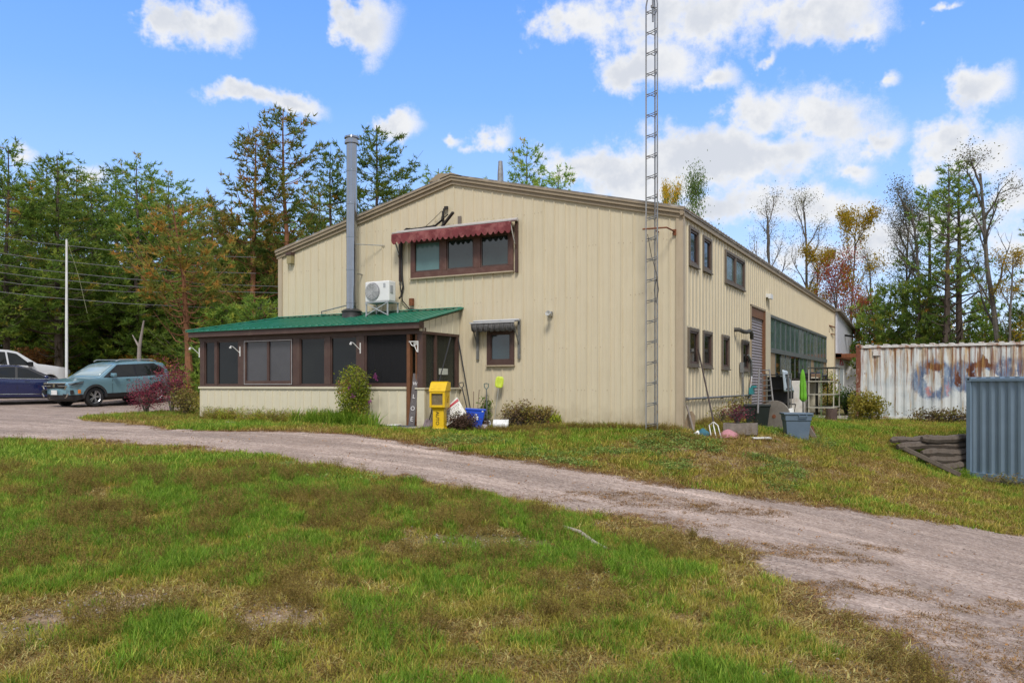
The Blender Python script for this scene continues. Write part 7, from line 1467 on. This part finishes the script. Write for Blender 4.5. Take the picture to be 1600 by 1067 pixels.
def litter_obj():
    rng = np.random.default_rng(15); P0 = np.zeros((1, 3)); V = np.array([[-.5, 0, .02], [0, .35, .1], [.55, 0, .0], [0, -.35, .12]]) * .045; return bpy.data.objects.new('leaf_litter', mesh_np('leaf_litter', V, np.array([[0, 1, 2, 3]]), np.array([.1, .4, .9, .5]), leafmat('fallen leaf', [(.20, .09, .03), (.36, .17, .05), (.45, .28, .10)], .7, .2)))
t_f = litter_obj()
def stone_obj(name, col_):
    bm = bmesh.new(); bmesh.ops.create_icosphere(bm, subdivisions=1, radius=1)
    for v in bm.verts: v.co *= random.uniform(.75, 1.15); v.co.z *= .6
    me = bpy.data.meshes.new(name); bm.to_mesh(me); bm.free(); me.materials.append(col_); return bpy.data.objects.new(name, me)
t_st = stone_obj('pebble', M('pebble', (.31, .26, .23), .85, 0, .35, 40, randobj=.5))
def scatter(name, label, cat, src, XY, smin, smax, seed, zoff=0., tilt=.15, zs=None):
    rng = np.random.default_rng(seed); n = len(XY); z = (H(XY[:, 0], XY[:, 1]) if zs is None else zs) + zoff
    me = bpy.data.meshes.new(name); me.vertices.add(n); me.vertices.foreach_set('co', np.c_[XY, z].astype(np.float32).ravel())
    ar = me.attributes.new('rot', 'FLOAT_VECTOR', 'POINT'); ar.data.foreach_set('vector', np.c_[rng.normal(0, tilt, n), rng.normal(0, tilt, n), rng.uniform(0, 6.28, n)].astype(np.float32).ravel())
    as_ = me.attributes.new('size', 'FLOAT', 'POINT'); as_.data.foreach_set('value', rng.uniform(smin, smax, n).astype(np.float32))
    o = link(name, me); g = bpy.data.node_groups.new(name, 'GeometryNodeTree'); g.interface.new_socket('Geometry', in_out='INPUT', socket_type='NodeSocketGeometry'); g.interface.new_socket('Geometry', in_out='OUTPUT', socket_type='NodeSocketGeometry')
    N = g.nodes; L = g.links; gi = N.new('NodeGroupInput'); go = N.new('NodeGroupOutput'); ip = N.new('GeometryNodeInstanceOnPoints'); oi = N.new('GeometryNodeObjectInfo'); oi.inputs['Object'].default_value = src; oi.inputs['As Instance'].default_value = True
    a = N.new('GeometryNodeInputNamedAttribute'); a.data_type = 'FLOAT_VECTOR'; a.inputs['Name'].default_value = 'rot'; b_ = N.new('GeometryNodeInputNamedAttribute'); b_.data_type = 'FLOAT'; b_.inputs['Name'].default_value = 'size'
    e2r = N.new('FunctionNodeEulerToRotation'); L.new(a.outputs[0], e2r.inputs[0])
    L.new(gi.outputs[0], ip.inputs['Points']); L.new(oi.outputs['Geometry'], ip.inputs['Instance']); L.new(e2r.outputs[0], ip.inputs['Rotation']); L.new(b_.outputs[0], ip.inputs['Scale']); L.new(ip.outputs[0], go.inputs[0])
    m = o.modifiers.new('scatter', 'NODES'); m.node_group = g; tag(o, label, cat, kind='stuff'); return o
def cand(n, d0, d1, seed, lat=.74, mar=1.5):
    rng = np.random.default_rng(seed); t = np.sqrt(rng.uniform(d0 ** 2, d1 ** 2, n)); L = rng.uniform(-1, 1, n) * (lat * t + mar)
    x = CX + L * ca - t * sa; y = CY + L * sa + t * ca; return x, y, rng
def blocked(x, y):
    k = (x > -12.7) & (x < .12) & (y > -.12) & (y < 40); k |= (x > -14.2) & (x < -6.0) & (y > -1.8) & (y < 4); k |= (x > -7.6) & (x < -6) & (y > -2.3) & (y < -1.7)
    for c_, L_ in ((wc, 12.19), (bc, 6.06)):
        a = c_.rotation_euler.z; u = (x - c_.location.x) * math.cos(a) + (y - c_.location.y) * math.sin(a); w = -(x - c_.location.x) * math.sin(a) + (y - c_.location.y) * math.cos(a); k |= (u > 0) & (u < L_) & (w > .0) & (w < 2.44)
    return k
# near lawn
x, y, rng = cand(90000, 4.2, 13.5, 1); dd = ddist(x, y, 3); dr = dryness(x, y, np.clip(dd, 0, 9)); keep = (dd > -.06 + (fbm(x * 3, y * 3, 60, 3) - .5) * .5) & ~blocked(x, y); x, y, dr, dd = x[keep], y[keep], dr[keep], dd[keep]
spots = [GR(690, 848), GR(815, 853), GR(745, 852), GR(60, 985), GR(440, 968), GR(180, 950)]; sq = np.min([np.hypot((x - g_.x) * .8, y - g_.y) - .32 * (.4 + 1.3 * fbm(x * 3, y * 3, 66, 3)) for g_ in spots], 0) < 0
keepn = ~sq | (rng.random(len(x)) < .12)
x, y, dr, dd = x[keepn], y[keepn], dr[keepn], dd[keepn]
bare = (fbm(x * 1.3, y * 1.3, 70, 4) > .66) | ((dr > .78) & (rng.random(len(x)) < .35)); r1 = rng.random(len(x)); dr2 = dr + rng.normal(0, .16, len(x))
lush = (dr2 < .40) & ~bare; oli = (dr2 >= .36) & (dr2 < .62) & ~bare; strw = (dr2 >= .50) & (r1 < .9) | (bare & (r1 < .5)); XY = np.c_[x, y]
scatter('grass', 'short green grass of the foreground lawn', 'grass', t_l, XY[lush], .6, 1.25, 11); scatter('grass', 'taller green grass blades in the foreground lawn', 'grass', t_lb, XY[lush & (r1 < .28)], .5, 1.0, 12)
scatter('olive_grass', 'olive half dry grass of the foreground lawn', 'grass', t_o, XY[oli], .6, 1.3, 13); scatter('dry_grass', 'matted straw coloured dead grass of the foreground lawn', 'grass', t_s, XY[strw], .6, 1.3, 14)
wn_ = fbm(x * 1.5 + 20, y * 1.5, 80, 5); wk = (wn_ > .565) & (dd > .15) & (r1 < .095); wk2 = (wn_ > .47) & (dd > .05) & (r1 > .945)
scatter('dead_weeds', 'brown dead weed stalks standing in the foreground lawn', 'weeds', t_w, XY[wk], .55, 1.15, 15); scatter('dead_weeds', 'low brown weed tufts in the foreground lawn', 'weeds', t_w2, XY[wk2], .6, 1.2, 16)
# farther lawn and banks
x, y, rng = cand(60000, 12.5, 27, 2); dd = ddist(x, y, 3); dr = dryness(x, y, np.clip(dd, 0, 9)); keep = (dd > -.04) & ~blocked(x, y); x, y, dr, dd = x[keep], y[keep], dr[keep], dd[keep]; r1 = rng.random(len(x)); dr2 = dr + rng.normal(0, .12, len(x)); XY = np.c_[x, y]
lush = dr2 < .42; oli = (dr2 >= .38) & (dr2 < .66); strw = (dr2 >= .55)
scatter('grass', 'green grass between the drive and the building and beyond', 'grass', t_far, XY[lush], .55, 1.15, 21); scatter('olive_grass', 'olive grass between the drive and the building', 'grass', t_faro, XY[oli], .55, 1.1, 22); scatter('dry_grass', 'straw coloured grass on the bank by the containers', 'grass', t_fars, XY[strw & (r1 < .8)], .6, 1.2, 23)
cl = fbm(x * .5, y * .5 + 4, 90, 3); scatter('clover', 'blue green clover patches between the drive and the building', 'clover', t_c, XY[(cl > .55) & (x > -6) & (x < 3) & (dd > .25) & (r1 < .4)], .8, 1.6, 24)
wn_ = fbm(x * .6 + 20, y * .6, 81, 4); scatter('dead_weeds', 'brown weed stalks on the bank right of the building', 'weeds', t_w, XY[(wn_ > .56) & (dd > .4) & (r1 < .06)], .6, 1.1, 25)
# far field behind the vehicles
x, y, rng = cand(26000, 27, 60, 3, .9, 2); dd = ddist(x, y, 3); keep = (dd > -.02) & ~blocked(x, y) & (x < -10); XY = np.c_[x, y][keep]; scatter('olive_grass', 'rough olive grass of the field behind the parked vehicles', 'grass', t_faro, XY, 1.2, 2.4, 31)
# fringe of dead grass creeping over the gravel
x, y, rng = cand(110000, 4.5, 21, 4); dd = ddist(x, y, 3); u_ = x * math.cos(R(42)) - y * math.sin(R(42)); v_ = x * math.sin(R(42)) + y * math.cos(R(42)); q = fbm(u_ * 2.2, v_ * .75, 95, 5)
dN = np.sqrt(((x[:, None] - NR[None, ::2, 0]) ** 2 + (y[:, None] - NR[None, ::2, 1]) ** 2).min(1))
k = (dd < .40) & (dd > -.35) & (q > .44) & (rng.random(len(x)) < .8); k |= (dd < 0) & (dN < 3.0) & (q > .445 + .045 * dN) & (x > .2) & (rng.random(len(x)) < .8); k &= ~blocked(x, y); XY = np.c_[x, y][k]
scatter('dry_grass', 'brown dead grass creeping over the edges of the gravel drive', 'grass', t_m, XY, .45, .95, 41, .016)
# pebbles
x, y, rng = cand(42000, 4.6, 19, 5); dd = ddist(x, y, 3); k = (dd < .05) | ((dd < .8) & (rng.random(len(x)) < .25)) | ((fbm(x * 1.3, y * 1.3, 70, 4) > .65) & (rng.random(len(x)) < .5)); sq = np.min([np.hypot((x - g_.x) * .8, y - g_.y) for g_ in spots], 0) < .45; k |= sq; XY = np.c_[x, y][k]
scatter('gravel_stones', 'loose pinkish grey pebbles on the gravel drive', 'gravel', t_st, XY, .004, .017, 42, .018, .4)
# bed along the porch
rng = np.random.default_rng(77); n = 330; px = rng.uniform(318, 600, n); tt = np.interp(px, [318, 600], [23.6, 20.4]) - rng.uniform(.05, .75, n) ** 1.3; XY = np.array([LD(a, b) for a, b in zip(px, tt)])
low = rng.random(n); scatter('border_plants', 'yellow green border plants along the foot of the porch wall', 'plants', t_b, XY[(low < .55) & (px < 575)], .45, 1.0, 51); scatter('border_plants', 'drying border plants along the foot of the porch wall', 'plants', t_b2, XY[(low > .5) & (px < 560)], .45, 1.0, 52)
n = 160; px = rng.normal(525, 24, n); tt = np.interp(px, [318, 600], [23.4, 20.3]) - rng.uniform(.1, .7, n); XY = np.array([LD(a, b) for a, b in zip(px, tt)]); scatter('border_grass', 'long blue green leaves at the foot of the climbing vine', 'plants', t_lb, XY, 1.6, 2.9, 53)
n = 500; px = rng.uniform(660, 1062, n); tt = np.interp(px, [660, 1062], [20.6, 18.6]) - rng.uniform(.0, .3, n); XY = np.array([LD(a, b) for a, b in zip(px, tt)]); XY = XY[~blocked(XY[:, 0], XY[:, 1])]; scatter('wall_weeds', 'low dried weeds along the foot of the gable wall', 'weeds', t_w2, XY, .6, 1.5, 54)
n = 260; yy = rng.uniform(.2, 9, n); xx = rng.uniform(.1, .5, n); scatter('wall_weeds', 'low weeds along the foot of the side wall', 'weeds', t_w2, np.c_[xx, yy], .6, 1.6, 55)

x, y, rng = cand(2600, 4.4, 20, 6); keep = ~blocked(x, y) & (fbm(x * .6, y * .6, 33, 3) > .42); scatter('fallen_leaves', 'scattered tan and orange fallen leaves on the lawn and drive', 'leaves', t_f, np.c_[x, y][keep], .5, 1.1, 61, .045, .4)
